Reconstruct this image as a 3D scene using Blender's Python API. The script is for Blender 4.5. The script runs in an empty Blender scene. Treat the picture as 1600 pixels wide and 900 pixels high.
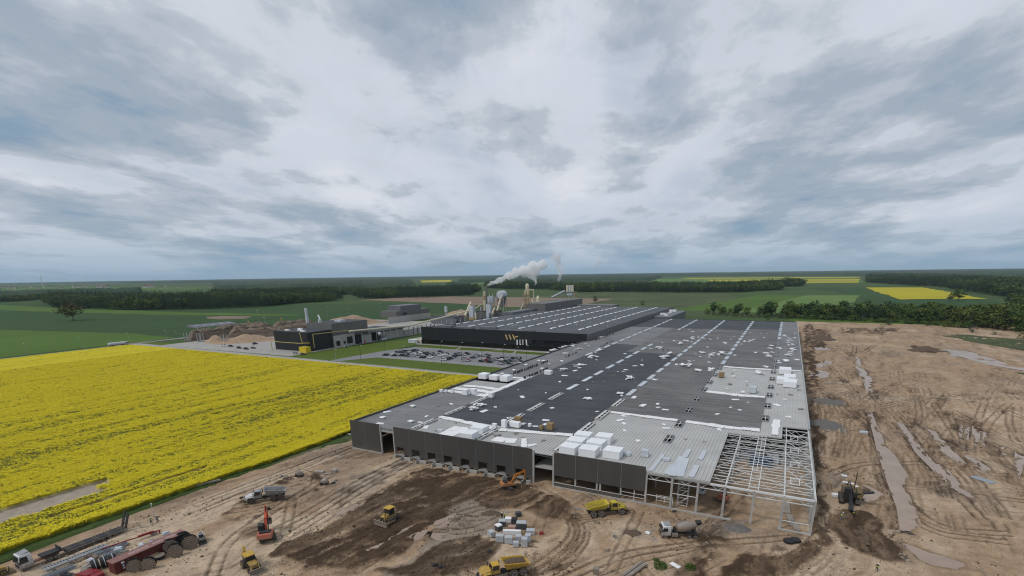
import bpy, bmesh, math, random
import numpy as np
from mathutils import Matrix, Vector, Euler
R_ = math.radians
random.seed(7)
SC = bpy.context.scene
COL = SC.collection

# ---------------------------------------------------------------- camera (calibrated: X along the hall's front, Y along its length)
CX, CY, CH = 800.0, 680.0, 56.0
def _cam():
    a = np.array([1236 - CX, 420.5 - CY]); b = np.array([-760 - CX, 449 - CY])
    f = math.sqrt(-(a @ b))
    dy = np.array([a[0], a[1], f]); dy /= np.linalg.norm(dy)
    dx = -np.array([b[0], b[1], f]); dx /= np.linalg.norm(dx)
    return f, np.stack([dx, dy, np.cross(dx, dy)], 1)
FL, RC = _cam()
cd = bpy.data.cameras.new('camera'); cam = bpy.data.objects.new('camera', cd); COL.objects.link(cam)
cd.sensor_width = 36; cd.sensor_fit = 'HORIZONTAL'; cd.lens = FL / 1600 * 36
cd.shift_y = (CY - 450) / 1600; cd.clip_start = 0.5; cd.clip_end = 120000
cam.matrix_world = Matrix(((RC[0, 0], -RC[1, 0], -RC[2, 0], 0), (RC[0, 1], -RC[1, 1], -RC[2, 1], 0), (RC[0, 2], -RC[1, 2], -RC[2, 2], CH), (0, 0, 0, 1)))
SC.camera = cam
def gp(px, py, z=0.0):                      # place on the level z where the photograph shows that spot
    d = RC.T @ np.array([px - CX, py - CY, FL]); t = (z - CH) / d[2]
    return (float(t * d[0]), float(t * d[1]), z)

# ---------------------------------------------------------------- sky, sun, exposure
SUN_EL, SUN_AZ = R_(52), R_(215)
W = bpy.data.worlds.new('World'); SC.world = W; W.use_nodes = True
nt = W.node_tree; nt.nodes.clear()
def N(t, **k):
    n = nt.nodes.new(t)
    for a, v in k.items(): setattr(n, a, v)
    return n
def L(a, b): nt.links.new(a, b)
def mth(op, a, b=None, clamp=False):
    n = N('ShaderNodeMath', operation=op, use_clamp=clamp)
    for i, v in enumerate((a, b)):
        if v is None: continue
        if isinstance(v, (int, float)): n.inputs[i].default_value = v
        else: L(v, n.inputs[i])
    return n.outputs[0]
def ramp(fac, stops, interp='EASE'):
    n = N('ShaderNodeValToRGB'); n.color_ramp.interpolation = interp
    el = n.color_ramp.elements
    while len(el) < len(stops): el.new(0.5)
    for e, (p, c) in zip(el, stops): e.position = p; e.color = (*c, 1) if len(c) == 3 else c
    L(fac, n.inputs[0]); return n.outputs[0]
def mixc(fac, a, b, blend='MIX'):
    n = N('ShaderNodeMix', data_type='RGBA', blend_type=blend)
    for s, v in ((n.inputs[0], fac), (n.inputs[6], a), (n.inputs[7], b)):
        if isinstance(v, (int, float)): s.default_value = v
        elif isinstance(v, tuple): s.default_value = (*v, 1)
        else: L(v, s)
    return n.outputs[2]
tc = N('ShaderNodeTexCoord'); sx = N('ShaderNodeSeparateXYZ'); L(tc.outputs['Generated'], sx.inputs[0])
zz = mth('MAXIMUM', sx.outputs[2], 0.0)
den = mth('ADD', zz, 0.13)
_wa = R_(112)                                          # the wind line along which the clouds are drawn out
u0 = mth('DIVIDE', sx.outputs[0], den); v0 = mth('DIVIDE', sx.outputs[1], den)
u_ = mth('ADD', mth('MULTIPLY', u0, math.cos(_wa)), mth('MULTIPLY', v0, math.sin(_wa))); v_ = mth('SUBTRACT', mth('MULTIPLY', v0, math.cos(_wa)), mth('MULTIPLY', u0, math.sin(_wa)))
cb = N('ShaderNodeCombineXYZ'); L(u_, cb.inputs[0]); L(v_, cb.inputs[1])
def cloudnoise(loc, rot, scl, scale, detail, rough, dist):
    m = N('ShaderNodeMapping'); m.inputs['Location'].default_value = loc; m.inputs['Rotation'].default_value = (0, 0, rot); m.inputs['Scale'].default_value = scl
    L(cb.outputs[0], m.inputs[0])
    n = N('ShaderNodeTexNoise'); n.inputs['Scale'].default_value = scale; n.inputs['Detail'].default_value = detail
    n.inputs['Roughness'].default_value = rough; n.inputs['Distortion'].default_value = dist
    L(m.outputs[0], n.inputs['Vector']); return n.outputs[0]
big = cloudnoise((0.4, 15.2, 0), R_(-4), (0.62, 1.05, 1), 0.66, 3, 0.5, 0.3)
mid = cloudnoise((1.7, 2.2, 0), R_(-6), (0.85, 1.05, 1), 1.5, 15, 0.60, 0.18)
fin = cloudnoise((9.0, 4.0, 0), R_(0), (0.6, 1.1, 1), 6.0, 10, 0.66, 0.3)
soft = cloudnoise((4.4, 0.6, 0), R_(-15), (0.45, 1.0, 1), 1.1, 8, 0.55, 0.2)
S10 = 10.0
def k(c): return tuple(x * S10 for x in c)
# high thin veil: pale, with slow changes of tone
veil = ramp(soft, [(0.30, (.72, .735, .795)), (0.48, (.605, .65, .73)), (0.66, (.49, .545, .64))])
# lower broken layer: crisp pale edges, grey bodies, blue-grey cores
d0 = mth('ADD', mth('MULTIPLY', big, 0.54), mth('ADD', mth('MULTIPLY', mid, 0.38), mth('MULTIPLY', fin, 0.08)))
dens = mth('MULTIPLY', mth('SUBTRACT', d0, 0.402), 4.7, True)
body = ramp(dens, [(0.0, (.70, .715, .775)), (0.34, (.58, .62, .69)), (0.52, (.455, .505, .575)), (0.72, (.345, .41, .49)), (1.0, (.235, .335, .45))])
edge = ramp(dens, [(0.20, (0, 0, 0)), (0.42, (1, 1, 1))], 'LINEAR')
cloud = mixc(edge, veil, body)
skyt = N('ShaderNodeTexSky', sky_type='NISHITA'); skyt.sun_disc = False; skyt.sun_elevation = SUN_EL; skyt.sun_rotation = SUN_AZ; skyt.air_density = 1.0; skyt.dust_density = 2.0
gapn = cloudnoise((5.3, 1.1, 0), R_(-25), (0.6, 1.25, 1), 1.3, 8, 0.58, 0.4)
gap = mth('MULTIPLY', mth('SUBTRACT', gapn, 0.57), 5.0, True)
gap = mth('MULTIPLY', gap, 0.55)
cl10 = mixc(1.0, cloud, (S10, S10, S10), 'MULTIPLY')
full = mixc(gap, cl10, skyt.outputs[0])
hz = mth('POWER', mth('SUBTRACT', 1.0, zz), 19.0)      # the layers seen edge-on near the horizon
full = mixc(mth('MULTIPLY', hz, 0.92), full, k((.265, .39, .51)))
bg = N('ShaderNodeBackground'); bg.inputs['Strength'].default_value = 0.1
L(full, bg.inputs['Color']); out = N('ShaderNodeOutputWorld'); L(bg.outputs[0], out.inputs[0])
sl = bpy.data.lights.new('sun', 'SUN'); sl.energy = 1.5; sl.angle = R_(10); sl.color = (1, .965, .91)
sun = bpy.data.objects.new('sun', sl); COL.objects.link(sun)
_sd = Vector((math.sin(SUN_AZ) * math.cos(SUN_EL), math.cos(SUN_AZ) * math.cos(SUN_EL), math.sin(SUN_EL)))
sun.rotation_euler = (-_sd).to_track_quat('-Z', 'Y').to_euler()
vs = SC.view_settings; vs.view_transform = 'Standard'; vs.look = 'None'; vs.exposure = 0.05; vs.gamma = 1.0; vs.use_curve_mapping = False
cy_ = SC.cycles; cy_.max_bounces = 6; cy_.diffuse_bounces = 3; cy_.glossy_bounces = 3; cy_.transmission_bounces = 4; cy_.transparent_max_bounces = 8; cy_.volume_bounces = 8
cy_.use_denoising = True; cy_.use_adaptive_sampling = False; cy_.filter_width = 1.15
cy_.volume_max_steps = 128

# ---------------------------------------------------------------- helpers
MATS = {}
def mat(name, col, rough=.75, metal=0., var=.12, scale=1.0, bump=0., bscale=None, col2=None, spec=.4, detail=5, stretch=None, coord='Object', mud=0.):
    if name in MATS: return MATS[name]
    m = bpy.data.materials.new(name); MATS[name] = m; m.use_nodes = True
    t = m.node_tree; n = t.nodes; b = n['Principled BSDF']
    b.inputs['Roughness'].default_value = rough; b.inputs['Metallic'].default_value = metal; b.inputs['Specular IOR Level'].default_value = spec
    tcn = n.new('ShaderNodeTexCoord'); no = n.new('ShaderNodeTexNoise'); no.inputs['Scale'].default_value = scale; no.inputs['Detail'].default_value = detail; no.inputs['Roughness'].default_value = .6
    src = tcn.outputs[coord]
    if stretch:
        mp = n.new('ShaderNodeMapping'); mp.inputs['Scale'].default_value = stretch; t.links.new(src, mp.inputs[0]); src = mp.outputs[0]
    t.links.new(src, no.inputs['Vector'])
    rp = n.new('ShaderNodeValToRGB'); e = rp.color_ramp.elements
    c2 = col2 or tuple(min(1, c * (1 + var)) for c in col); c1 = col if col2 else tuple(c * (1 - var) for c in col)
    e[0].position = .32; e[0].color = (*c1, 1); e[1].position = .68; e[1].color = (*c2, 1)
    t.links.new(no.outputs[0], rp.inputs[0]); cur = rp.outputs[0]
    if mud:                                            # dried mud thrown up from below, thinning with height
        sp = n.new('ShaderNodeSeparateXYZ'); t.links.new(tcn.outputs['Object'], sp.inputs[0]); nm = n.new('ShaderNodeTexNoise'); nm.inputs['Scale'].default_value = 2.4; nm.inputs['Detail'].default_value = 7; nm.inputs['Roughness'].default_value = .7; t.links.new(tcn.outputs['Object'], nm.inputs['Vector'])
        h = n.new('ShaderNodeMapRange'); h.inputs['From Min'].default_value = .3; h.inputs['From Max'].default_value = 3.2; h.inputs['To Min'].default_value = mud; h.inputs['To Max'].default_value = mud * .18; t.links.new(sp.outputs[2], h.inputs['Value'])
        ad = n.new('ShaderNodeMath'); ad.operation = 'ADD'; t.links.new(nm.outputs[0], ad.inputs[0]); t.links.new(h.outputs[0], ad.inputs[1]); q = n.new('ShaderNodeMapRange'); q.inputs['From Min'].default_value = .62; q.inputs['From Max'].default_value = 1.05; q.inputs['To Max'].default_value = .85; t.links.new(ad.outputs[0], q.inputs['Value'])
        mx = n.new('ShaderNodeMix'); mx.data_type = 'RGBA'; t.links.new(q.outputs[0], mx.inputs[0]); t.links.new(cur, mx.inputs[6]); mx.inputs[7].default_value = (.20, .145, .10, 1); cur = mx.outputs[2]
    t.links.new(cur, b.inputs['Base Color'])
    if bump:
        nb = n.new('ShaderNodeTexNoise'); nb.inputs['Scale'].default_value = bscale or scale * 4; nb.inputs['Detail'].default_value = 6
        t.links.new(src, nb.inputs['Vector'])
        bp = n.new('ShaderNodeBump'); bp.inputs['Strength'].default_value = 1.0; bp.inputs['Distance'].default_value = bump
        t.links.new(nb.outputs[0], bp.inputs['Height']); t.links.new(bp.outputs[0], b.inputs['Normal'])
    return m

class MB:
    def __init__(s): s.v = []; s.f = []
    def add(s, vs, fs):
        o = len(s.v); s.v += [tuple(map(float, q)) for q in vs]; s.f += [tuple(i + o for i in q) for q in fs]; return s
    def box(s, x0, x1, y0, y1, z0, z1):
        return s.add([(x0, y0, z0), (x1, y0, z0), (x1, y1, z0), (x0, y1, z0), (x0, y0, z1), (x1, y0, z1), (x1, y1, z1), (x0, y1, z1)],
                     [(0, 3, 2, 1), (4, 5, 6, 7), (0, 1, 5, 4), (1, 2, 6, 5), (2, 3, 7, 6), (3, 0, 4, 7)])
    def hexa(s, b, t):                       # two quads, bottom and top, counter-clockwise from above
        return s.add(list(b) + list(t), [(0, 3, 2, 1), (4, 5, 6, 7), (0, 1, 5, 4), (1, 2, 6, 5), (2, 3, 7, 6), (3, 0, 4, 7)])
    def prism(s, prof, y0, y1, inset=0.0):   # side profile (x, z) pushed across y, with chamfered flanks
        n = len(prof); cx = sum(p[0] for p in prof) / n; cz = sum(p[1] for p in prof) / n
        if inset:
            q = [(cx + (x - cx) * (1 - inset / max(.2, abs(x - cx) + abs(z - cz))), cz + (z - cz) * (1 - inset / max(.2, abs(x - cx) + abs(z - cz)))) for x, z in prof]
            rings = [[(x, y0, z) for x, z in q], [(x, y0 + inset, z) for x, z in prof], [(x, y1 - inset, z) for x, z in prof], [(x, y1, z) for x, z in q]]
        else: rings = [[(x, y0, z) for x, z in prof], [(x, y1, z) for x, z in prof]]
        vs = sum(rings, []); fs = [tuple(range(n)), tuple(reversed(range(n * (len(rings) - 1), n * len(rings))))]
        for r in range(len(rings) - 1):
            for i in range(n):
                j = (i + 1) % n; fs.append((r * n + i, (r + 1) * n + i, (r + 1) * n + j, r * n + j))
        return s.add(vs, fs)
    def cyl(s, p0, p1, r0, r1=None, n=10, cap=True):
        r1 = r0 if r1 is None else r1
        p0 = Vector(p0); p1 = Vector(p1); d = (p1 - p0); d.normalize()
        a = d.orthogonal().normalized(); b = d.cross(a)
        vs = []
        for p, r in ((p0, r0), (p1, r1)):
            for i in range(n):
                t = 2 * math.pi * i / n; vs.append(p + a * (r * math.cos(t)) + b * (r * math.sin(t)))
        fs = [(i, (i + 1) % n, n + (i + 1) % n, n + i) for i in range(n)]
        if cap: fs += [tuple(reversed(range(n))), tuple(range(n, 2 * n))]
        return s.add(vs, fs)
    def lathe(s, prof, n=16, axis='z', c=(0, 0, 0)):   # prof: (radius, height)
        vs = []
        for r, h in prof:
            for i in range(n):
                t = 2 * math.pi * i / n; x, y = r * math.cos(t), r * math.sin(t)
                p = (x, y, h) if axis == 'z' else ((x, h, y) if axis == 'y' else (h, x, y))
                vs.append((p[0] + c[0], p[1] + c[1], p[2] + c[2]))
        fs = []
        for k_ in range(len(prof) - 1):
            for i in range(n):
                j = (i + 1) % n; fs.append((k_ * n + i, k_ * n + j, (k_ + 1) * n + j, (k_ + 1) * n + i))
        fs += [tuple(reversed(range(n))), tuple(range((len(prof) - 1) * n, len(prof) * n))]
        return s.add(vs, fs)
    def beam(s, p0, p1, w, h=None):          # square bar between two points
        h = h or w; p0 = Vector(p0); p1 = Vector(p1); d = (p1 - p0).normalized()
        up = Vector((0, 0, 1)) if abs(d.z) < .95 else Vector((1, 0, 0))
        a = d.cross(up).normalized() * (w / 2); b = a.normalized().cross(d).normalized() * (h / 2)
        return s.hexa([p0 - a - b, p0 + a - b, p1 + a - b, p1 - a - b], [p0 - a + b, p0 + a + b, p1 + a + b, p1 - a + b])
    def path(s, pts, r, n=6):
        for a, b in zip(pts, pts[1:]): s.cyl(a, b, r, n=n)
        return s
    def mesh(s, name):
        me = bpy.data.meshes.new(name); me.from_pydata(s.v, [], s.f); me.update(); 
        return me
    def build(s, name, m, parent=None, smooth=False, loc=None, rotz=0):
        me = s.mesh(name); me.materials.append(m)
        if s.f:
            bm = bmesh.new(); bm.from_mesh(me); bmesh.ops.recalc_face_normals(bm, faces=bm.faces); bm.to_mesh(me); bm.free()
        if smooth:
            me.polygons.foreach_set('use_smooth', [True] * len(me.polygons)); 
            try: me.set_sharp_from_angle(angle=R_(38))
            except Exception: pass
        o = bpy.data.objects.new(name, me); COL.objects.link(o)
        if parent is not None: o.parent = parent
        if loc is not None: o.location = loc
        if rotz: o.rotation_euler[2] = rotz
        return o

def tag(o, label=None, cat=None, group=None, kind=None):
    if label: o['label'] = label
    if cat: o['category'] = cat
    if group: o['group'] = group
    if kind: o['kind'] = kind
    return o
def thing(name, label, cat, loc=(0, 0, 0), rotz=0, group=None):
    o = bpy.data.objects.new(name, None); COL.objects.link(o); o.location = loc; o.rotation_euler[2] = rotz
    o.empty_display_size = .5
    return tag(o, label, cat, group)
def copy_tree(o, parent=None):
    c = o.copy(); COL.objects.link(c); c.parent = parent
    for ch in list(o.children): copy_tree(ch, c)
    return c
def dup(o, loc, rotz=0, label=None, group=None, scale=None):
    c = copy_tree(o); c.location = loc; c.rotation_euler[2] = rotz
    if label: c['label'] = label
    if group: c['group'] = group
    if scale: c.scale = scale
    return c
def npmesh(name, V, F, m, smooth=False, parent=None):
    me = bpy.data.meshes.new(name); V = np.asarray(V, np.float32); F = np.asarray(F, np.int32); kf = F.shape[1]
    me.vertices.add(len(V)); me.vertices.foreach_set('co', V.ravel())
    me.loops.add(F.size); me.loops.foreach_set('vertex_index', F.ravel())
    me.polygons.add(len(F)); me.polygons.foreach_set('loop_start', np.arange(0, F.size, kf, dtype=np.int32)); me.polygons.foreach_set('loop_total', np.full(len(F), kf, np.int32))
    if smooth: me.polygons.foreach_set('use_smooth', np.ones(len(F), bool))
    me.update(calc_edges=True); me.validate()
    me.materials.append(m); o = bpy.data.objects.new(name, me); COL.objects.link(o)
    if parent is not None: o.parent = parent
    return o
def gridfaces(nx, ny):
    i = np.arange(nx * ny).reshape(nx, ny)
    return np.stack([i[:-1, :-1], i[1:, :-1], i[1:, 1:], i[:-1, 1:]], -1).reshape(-1, 4)
def setcol(o, name, C):
    at = o.data.color_attributes.new(name, 'FLOAT_COLOR', 'POINT')
    A = np.ones((len(o.data.vertices), 4), np.float32); A[:, :C.shape[1]] = C; at.data.foreach_set('color', A.ravel())
RNG = np.random.default_rng(11)
def vnoise(x, y, scale, seed=0):             # smooth value noise, vectorised
    r = np.random.default_rng(seed); T = r.random((256, 256)).astype(np.float32)
    X = x / scale; Y = y / scale; xi = np.floor(X).astype(int); yi = np.floor(Y).astype(int); fx = X - xi; fy = Y - yi
    fx = fx * fx * (3 - 2 * fx); fy = fy * fy * (3 - 2 * fy)
    a = T[xi & 255, yi & 255]; b = T[(xi + 1) & 255, yi & 255]; c = T[xi & 255, (yi + 1) & 255]; d = T[(xi + 1) & 255, (yi + 1) & 255]
    return (a * (1 - fx) + b * fx) * (1 - fy) + (c * (1 - fx) + d * fx) * fy
def fbm(x, y, scale, oct=4, seed=0, gain=.5):
    t = 0; a = 1; s = 0
    for o in range(oct): t = t + a * vnoise(x, y, scale / 2 ** o, seed + o * 17); s += a; a *= gain
    return t / s
def inpoly(x, y, P):
    P = np.asarray(P); r = np.zeros(np.shape(x), bool); n = len(P)
    for i in range(n):
        x0, y0 = P[i][:2]; x1, y1 = P[(i + 1) % n][:2]
        c = ((y0 > y) != (y1 > y)); 
        with np.errstate(divide='ignore', invalid='ignore'): r ^= c & (x < (x1 - x0) * (y - y0) / (y1 - y0 + 1e-12) + x0)
    return r
def drop(x, y): return -(x * x + y * y) / (2 * 6.371e6)   # the earth's curve
def sheet(name, pts, z, m, kind='structure', sub=0, jitter=0):   # a flat outline laid on the land
    P = [Vector((p[0], p[1], 0)) for p in pts]
    if sub:
        Q = []; r = random.Random(name)
        for a, b in zip(P, P[1:] + P[:1]):
            n = max(1, int((b - a).length / sub))
            for i in range(n):
                q = a.lerp(b, i / n); 
                if jitter: q = q + Vector((r.uniform(-jitter, jitter), r.uniform(-jitter, jitter), 0))
                Q.append(q)
        P = Q
    me = bpy.data.meshes.new(name); bm = bmesh.new()
    f = bm.faces.new([bm.verts.new((p.x, p.y, z + drop(p.x, p.y))) for p in P]); bm.normal_update()
    if f.normal.z < 0: f.normal_flip()
    bmesh.ops.triangulate(bm, faces=bm.faces); bm.to_mesh(me); bm.free(); me.materials.append(m)
    o = bpy.data.objects.new(name, me); COL.objects.link(o); o['kind'] = kind; return o
# ================================================================ land
def field_mat(name, c1, c2, stripe=0., ang=0., sscale=.05, big=.004, rough=.9, extra=None):
    """crop or meadow: large tonal patches, drill rows and fine mottling"""
    m = bpy.data.materials.new(name); m.use_nodes = True; t = m.node_tree; n = t.nodes; b = n['Principled BSDF']; b.inputs['Roughness'].default_value = rough; b.inputs['Specular IOR Level'].default_value = .15
    tcn = n.new('ShaderNodeTexCoord')
    def nz(sc, det, rot=0, st=(1, 1, 1)):
        mp = n.new('ShaderNodeMapping'); mp.inputs['Rotation'].default_value = (0, 0, rot); mp.inputs['Scale'].default_value = st; t.links.new(tcn.outputs['Object'], mp.inputs[0])
        x = n.new('ShaderNodeTexNoise'); x.inputs['Scale'].default_value = sc; x.inputs['Detail'].default_value = det; x.inputs['Roughness'].default_value = .62; t.links.new(mp.outputs[0], x.inputs['Vector']); return x.outputs[0]
    a = nz(big, 6); s = nz(sscale, 4, ang, (1, .03, 1)); f = nz(.35, 5)
    def mm(op, p, q):
        x = n.new('ShaderNodeMath'); x.operation = op
        for i, v in enumerate((p, q)):
            if isinstance(v, (int, float)): x.inputs[i].default_value = v
            else: t.links.new(v, x.inputs[i])
        return x.outputs[0]
    fac = mm('ADD', mm('MULTIPLY', a, .62 - stripe), mm('ADD', mm('MULTIPLY', s, stripe), mm('MULTIPLY', f, .38)))
    rp = n.new('ShaderNodeValToRGB'); e = rp.color_ramp.elements; e[0].position = .36; e[1].position = .64; e[0].color = (*c1, 1); e[1].color = (*c2, 1)
    if extra: x = e.new(.72); x.color = (*extra, 1)
    t.links.new(fac, rp.inputs[0]); t.links.new(rp.outputs[0], b.inputs['Base Color'])
    return m
M_ground = field_mat('farmland', (.028, .052, .015), (.066, .112, .026), .1, 0, .01, .0012)
rr = np.concatenate([np.linspace(0, 1500, 40), np.geomspace(1600, 29500, 80)]); th = np.linspace(0, 2 * np.pi, 145)
Rg, Tg = np.meshgrid(rr, th, indexing='ij'); Xg = Rg * np.cos(Tg); Yg = Rg * np.sin(Tg)
npmesh('ground', np.stack([Xg, Yg, -.30 + drop(Xg, Yg)], -1).reshape(-1, 3), gridfaces(len(rr), len(th)), M_ground, True)['kind'] = 'structure'

M_wheat = field_mat('green wheat', (.021, .052, .015), (.040, .086, .021), .40, R_(5), .06, .006)
M_meadow = field_mat('meadow', (.048, .098, .012), (.088, .155, .022), .2, R_(5), .05, .008)
M_pale = field_mat('pale young crop', (.085, .150, .034), (.13, .205, .052), .2, R_(80), .03, .005)
M_margin = field_mat('wet margin grass', (.030, .050, .016), (.095, .100, .045), .1, 0, .05, .05, extra=(.20, .16, .12))
M_rough = field_mat('rough grassland', (.035, .055, .020), (.10, .12, .045), .1, 0, .05, .012, extra=(.14, .115, .075))
M_soil = field_mat('bare soil', (.16, .115, .08), (.27, .20, .145), .25, R_(75), .05, .015)
M_rapefar = field_mat('distant rapeseed', (.34, .29, .012), (.44, .38, .014), .1, 0, .05, .01)
M_lawn = field_mat('lawn', (.066, .098, .012), (.092, .130, .017), .12, R_(90), .25, .03)
def pxs(pts, z=0): return [gp(x, y, z)[:2] for x, y in pts]
# left fields
sheet('wheat_field', [(-2300, 150), (-530, 150), (-532, 330), (-470, 620), (-420, 860), (-640, 880), (-1000, 700), (-1420, 610), (-2300, 560)], -.20, M_wheat, sub=40, jitter=3)
sheet('meadow_strip', [(-2300, 90), (-524, 90), (-528, 290), (-610, 296), (-760, 268), (-1000, 235), (-2300, 190)], -.12, M_meadow, sub=25, jitter=2)
sheet('meadow_strip', [(-2300, 470), (-1300, 440), (-900, 470), (-640, 530), (-650, 545), (-960, 520), (-1320, 520), (-2300, 560)], -.14, M_meadow, sub=25, jitter=5)
sheet('bare_patch', pxs([(322, 495), (352, 493.5), (392, 494), (386, 497.5), (345, 499), (326, 498)]), -.08, M_soil, sub=6, jitter=2.5)
sheet('bare_field', [(-900, 930), (-600, 870), (-440, 800), (-330, 820), (-330, 1120), (-540, 1130), (-900, 1150)], -.10, M_soil, sub=25, jitter=6)
# far right fields
sheet('rough_grassland', [(-330, 690), (60, 700), (-40, 760), (-130, 1500), (-560, 1600), (-540, 1130), (-330, 1100)], -.14, M_rough, sub=30, jitter=6)
sheet('green_field', [(-150, 800), (-60, 790), (40, 1330), (-60, 1330)], -.09, M_meadow, sub=40, jitter=2)
sheet('young_crop_field', [(-62, 780), (72, 790), (98, 1010), (140, 1360), (40, 1340)], -.05, M_pale, sub=40, jitter=2)
sheet('dark_field', [(72, 785), (240, 820), (330, 1220), (190, 1190), (205, 1930), (40, 1900), (140, 1362), (98, 1008)], -.03, M_wheat, sub=60, jitter=3)
sheet('rapeseed_field', pxs([(1352, 449), (1440, 449), (1478, 455), (1540, 467), (1490, 466.5), (1410, 468), (1378, 459)]), .15, M_rapefar, sub=40, jitter=4)
for i, P in enumerate(([(1100, 437), (1345, 436), (1340, 438.2), (1110, 439)], [(1060, 434), (1340, 432.3), (1345, 433.6), (1080, 435.4)], [(1220, 440), (1338, 439.6), (1340, 441.6), (1225, 442)], [(656, 438.2), (706, 437), (704, 440.6), (660, 441.2)], [(545, 444.5), (562, 444), (560, 445.6), (546, 446)])):
    sheet('rapeseed_field', pxs(P), .4 + .1 * i, M_rapefar, sub=150, jitter=15)
for i, P in enumerate(([(930, 436), (1340, 434), (1352, 441), (1220, 444), (1010, 440)], [(700, 441), (760, 440), (750, 446), (690, 447)], [(0, 449), (120, 447), (330, 449), (300, 453), (60, 456), (0, 458)])):
    sheet('distant_meadow', pxs(P), .25 + .05 * i, M_pale if i != 2 else M_meadow, sub=150, jitter=20)

# ---- roads, lawns, parking
M_asph = mat('weathered asphalt', (.20, .195, .185), .9, var=.16, scale=.25, bump=.01, bscale=6)
M_conc = mat('pale concrete road', (.33, .315, .29), .9, var=.14, scale=.18, bump=.01, bscale=5)
M_pave = mat('grey block paving', (.195, .195, .20), .9, var=.15, scale=.3, bump=.01, bscale=8)
M_kerb = mat('kerb concrete', (.42, .41, .39), .85, var=.1, scale=1.5)
M_paint = mat('white road paint', (.72, .72, .70), .7, var=.1, scale=2)
sheet('verge', [(-540, 236), (-140, 234), (-140, 262), (-540, 262)], -.06, M_lawn, sub=20, jitter=.5)
sheet('access_road', [(-512, 241.5), (-140, 238.5), (-140, 246.5), (-290, 248), (-512, 249.5)], .00, M_conc)
sheet('main_road', [(-518, 60), (-508, 60), (-506, 215), (-508, 240), (-514, 252), (-512, 300), (-514, 420), (-524, 420), (-523, 300), (-522, 250), (-516, 215)], -.02, M_asph)
sheet('lawn', [(-268, 249), (-126, 247), (-126, 273), (-252, 273)], -.01, M_lawn)
sheet('lawn', [(-317, 252), (-275, 251), (-268, 300), (-268, 338), (-300, 368), (-317, 300)], -.012, M_lawn)
sheet('lawn', [(-262, 327), (-150, 327), (-128, 338), (-262, 341)], -.011, M_lawn)
sheet('yard_paving', [(-480, 250), (-318, 252), (-318, 420), (-300, 470), (-300, 340), (-262, 341), (-128, 338), (-126, 345), (-262, 349), (-290, 520), (-480, 520)], -.04, M_conc)
sheet('parking_lot', [(-275, 249), (-268, 249), (-253, 274), (-126, 273), (-126, 332), (-150, 328), (-262, 326), (-271, 300)], .005, M_pave)
for k_, (a, b) in enumerate((((-222, 327), (-226, 341)), ((-196, 327), (-186, 341)), ((-172, 327), (-176, 341)))):
    sheet('footpath', [(a[0] - .9, a[1]), (a[0] + .9, a[1]), (b[0] + .9, b[1]), (b[0] - .9, b[1])], .004, M_conc)
def kerb(pts, w=.18, h=.12):
    m = MB()
    for a, b in zip(pts, pts[1:]): m.beam((a[0], a[1], h / 2 - .02), (b[0], b[1], h / 2 - .02), w, h + .04)
    o = m.build('kerb', M_kerb); o['kind'] = 'structure'; return o
kerb([(-253, 273.5), (-127, 272.6)]); kerb([(-262, 326.6), (-150, 327.4), (-128, 337.6)]); kerb([(-268, 249.3), (-252.6, 273.4)]); kerb([(-512, 250), (-290, 248.6), (-276, 248.8)]); kerb([(-318, 253), (-318, 420)]); kerb([(-267.6, 249.2), (-140, 247)])

bl = MB()
for yb in (275.2, 297.5, 320.5):
    for i in range(45 if yb < 300 else 40): bl.box(-249 + i * 2.65, -248.75 + i * 2.65, yb, yb + 4.6, .012, .02)
bl.build('bay_markings', M_paint)['kind'] = 'structure'
# ---------------------------------------------------------------- scatter helper (uncountable stuff only)
def scatter(name, P, idx, scl, rot, protos, zs=None):
    me = bpy.data.meshes.new(name); me.vertices.add(len(P)); me.vertices.foreach_set('co', np.asarray(P, np.float32).ravel())
    for nm, A, ty in (('idx', idx, 'INT'), ('scl', scl, 'FLOAT'), ('rot', rot, 'FLOAT'), ('zs', scl if zs is None else zs, 'FLOAT')):
        at = me.attributes.new(nm, ty, 'POINT'); at.data.foreach_set('value', np.asarray(A, np.int32 if ty == 'INT' else np.float32))
    o = bpy.data.objects.new(name, me); COL.objects.link(o)
    g = bpy.data.node_groups.new(name, 'GeometryNodeTree'); g.interface.new_socket('Geometry', in_out='INPUT', socket_type='NodeSocketGeometry'); g.interface.new_socket('Geometry', in_out='OUTPUT', socket_type='NodeSocketGeometry')
    n = g.nodes; l = g.links.new; gi = n.new('NodeGroupInput'); go = n.new('NodeGroupOutput')
    iop = n.new('GeometryNodeInstanceOnPoints'); j = n.new('GeometryNodeJoinGeometry')
    for pr in reversed(protos):
        oi = n.new('GeometryNodeObjectInfo'); oi.inputs['Object'].default_value = pr; oi.inputs['As Instance'].default_value = True; l(oi.outputs['Geometry'], j.inputs[0])
    def na(nm, ty):
        x = n.new('GeometryNodeInputNamedAttribute'); x.data_type = ty; x.inputs[0].default_value = nm; return x.outputs[0]
    cr = n.new('ShaderNodeCombineXYZ'); l(na('rot', 'FLOAT'), cr.inputs[2]); cs = n.new('ShaderNodeCombineXYZ'); s_ = na('scl', 'FLOAT'); l(s_, cs.inputs[0]); l(s_, cs.inputs[1]); l(na('zs', 'FLOAT'), cs.inputs[2])
    l(gi.outputs[0], iop.inputs['Points']); l(j.outputs[0], iop.inputs['Instance']); iop.inputs['Pick Instance'].default_value = True
    l(na('idx', 'INT'), iop.inputs['Instance Index']); l(cr.outputs[0], iop.inputs['Rotation']); l(cs.outputs[0], iop.inputs['Scale']); l(iop.outputs[0], go.inputs[0])
    md = o.modifiers.new('scatter', 'NODES'); md.node_group = g; o['kind'] = 'stuff'; return o

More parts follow.
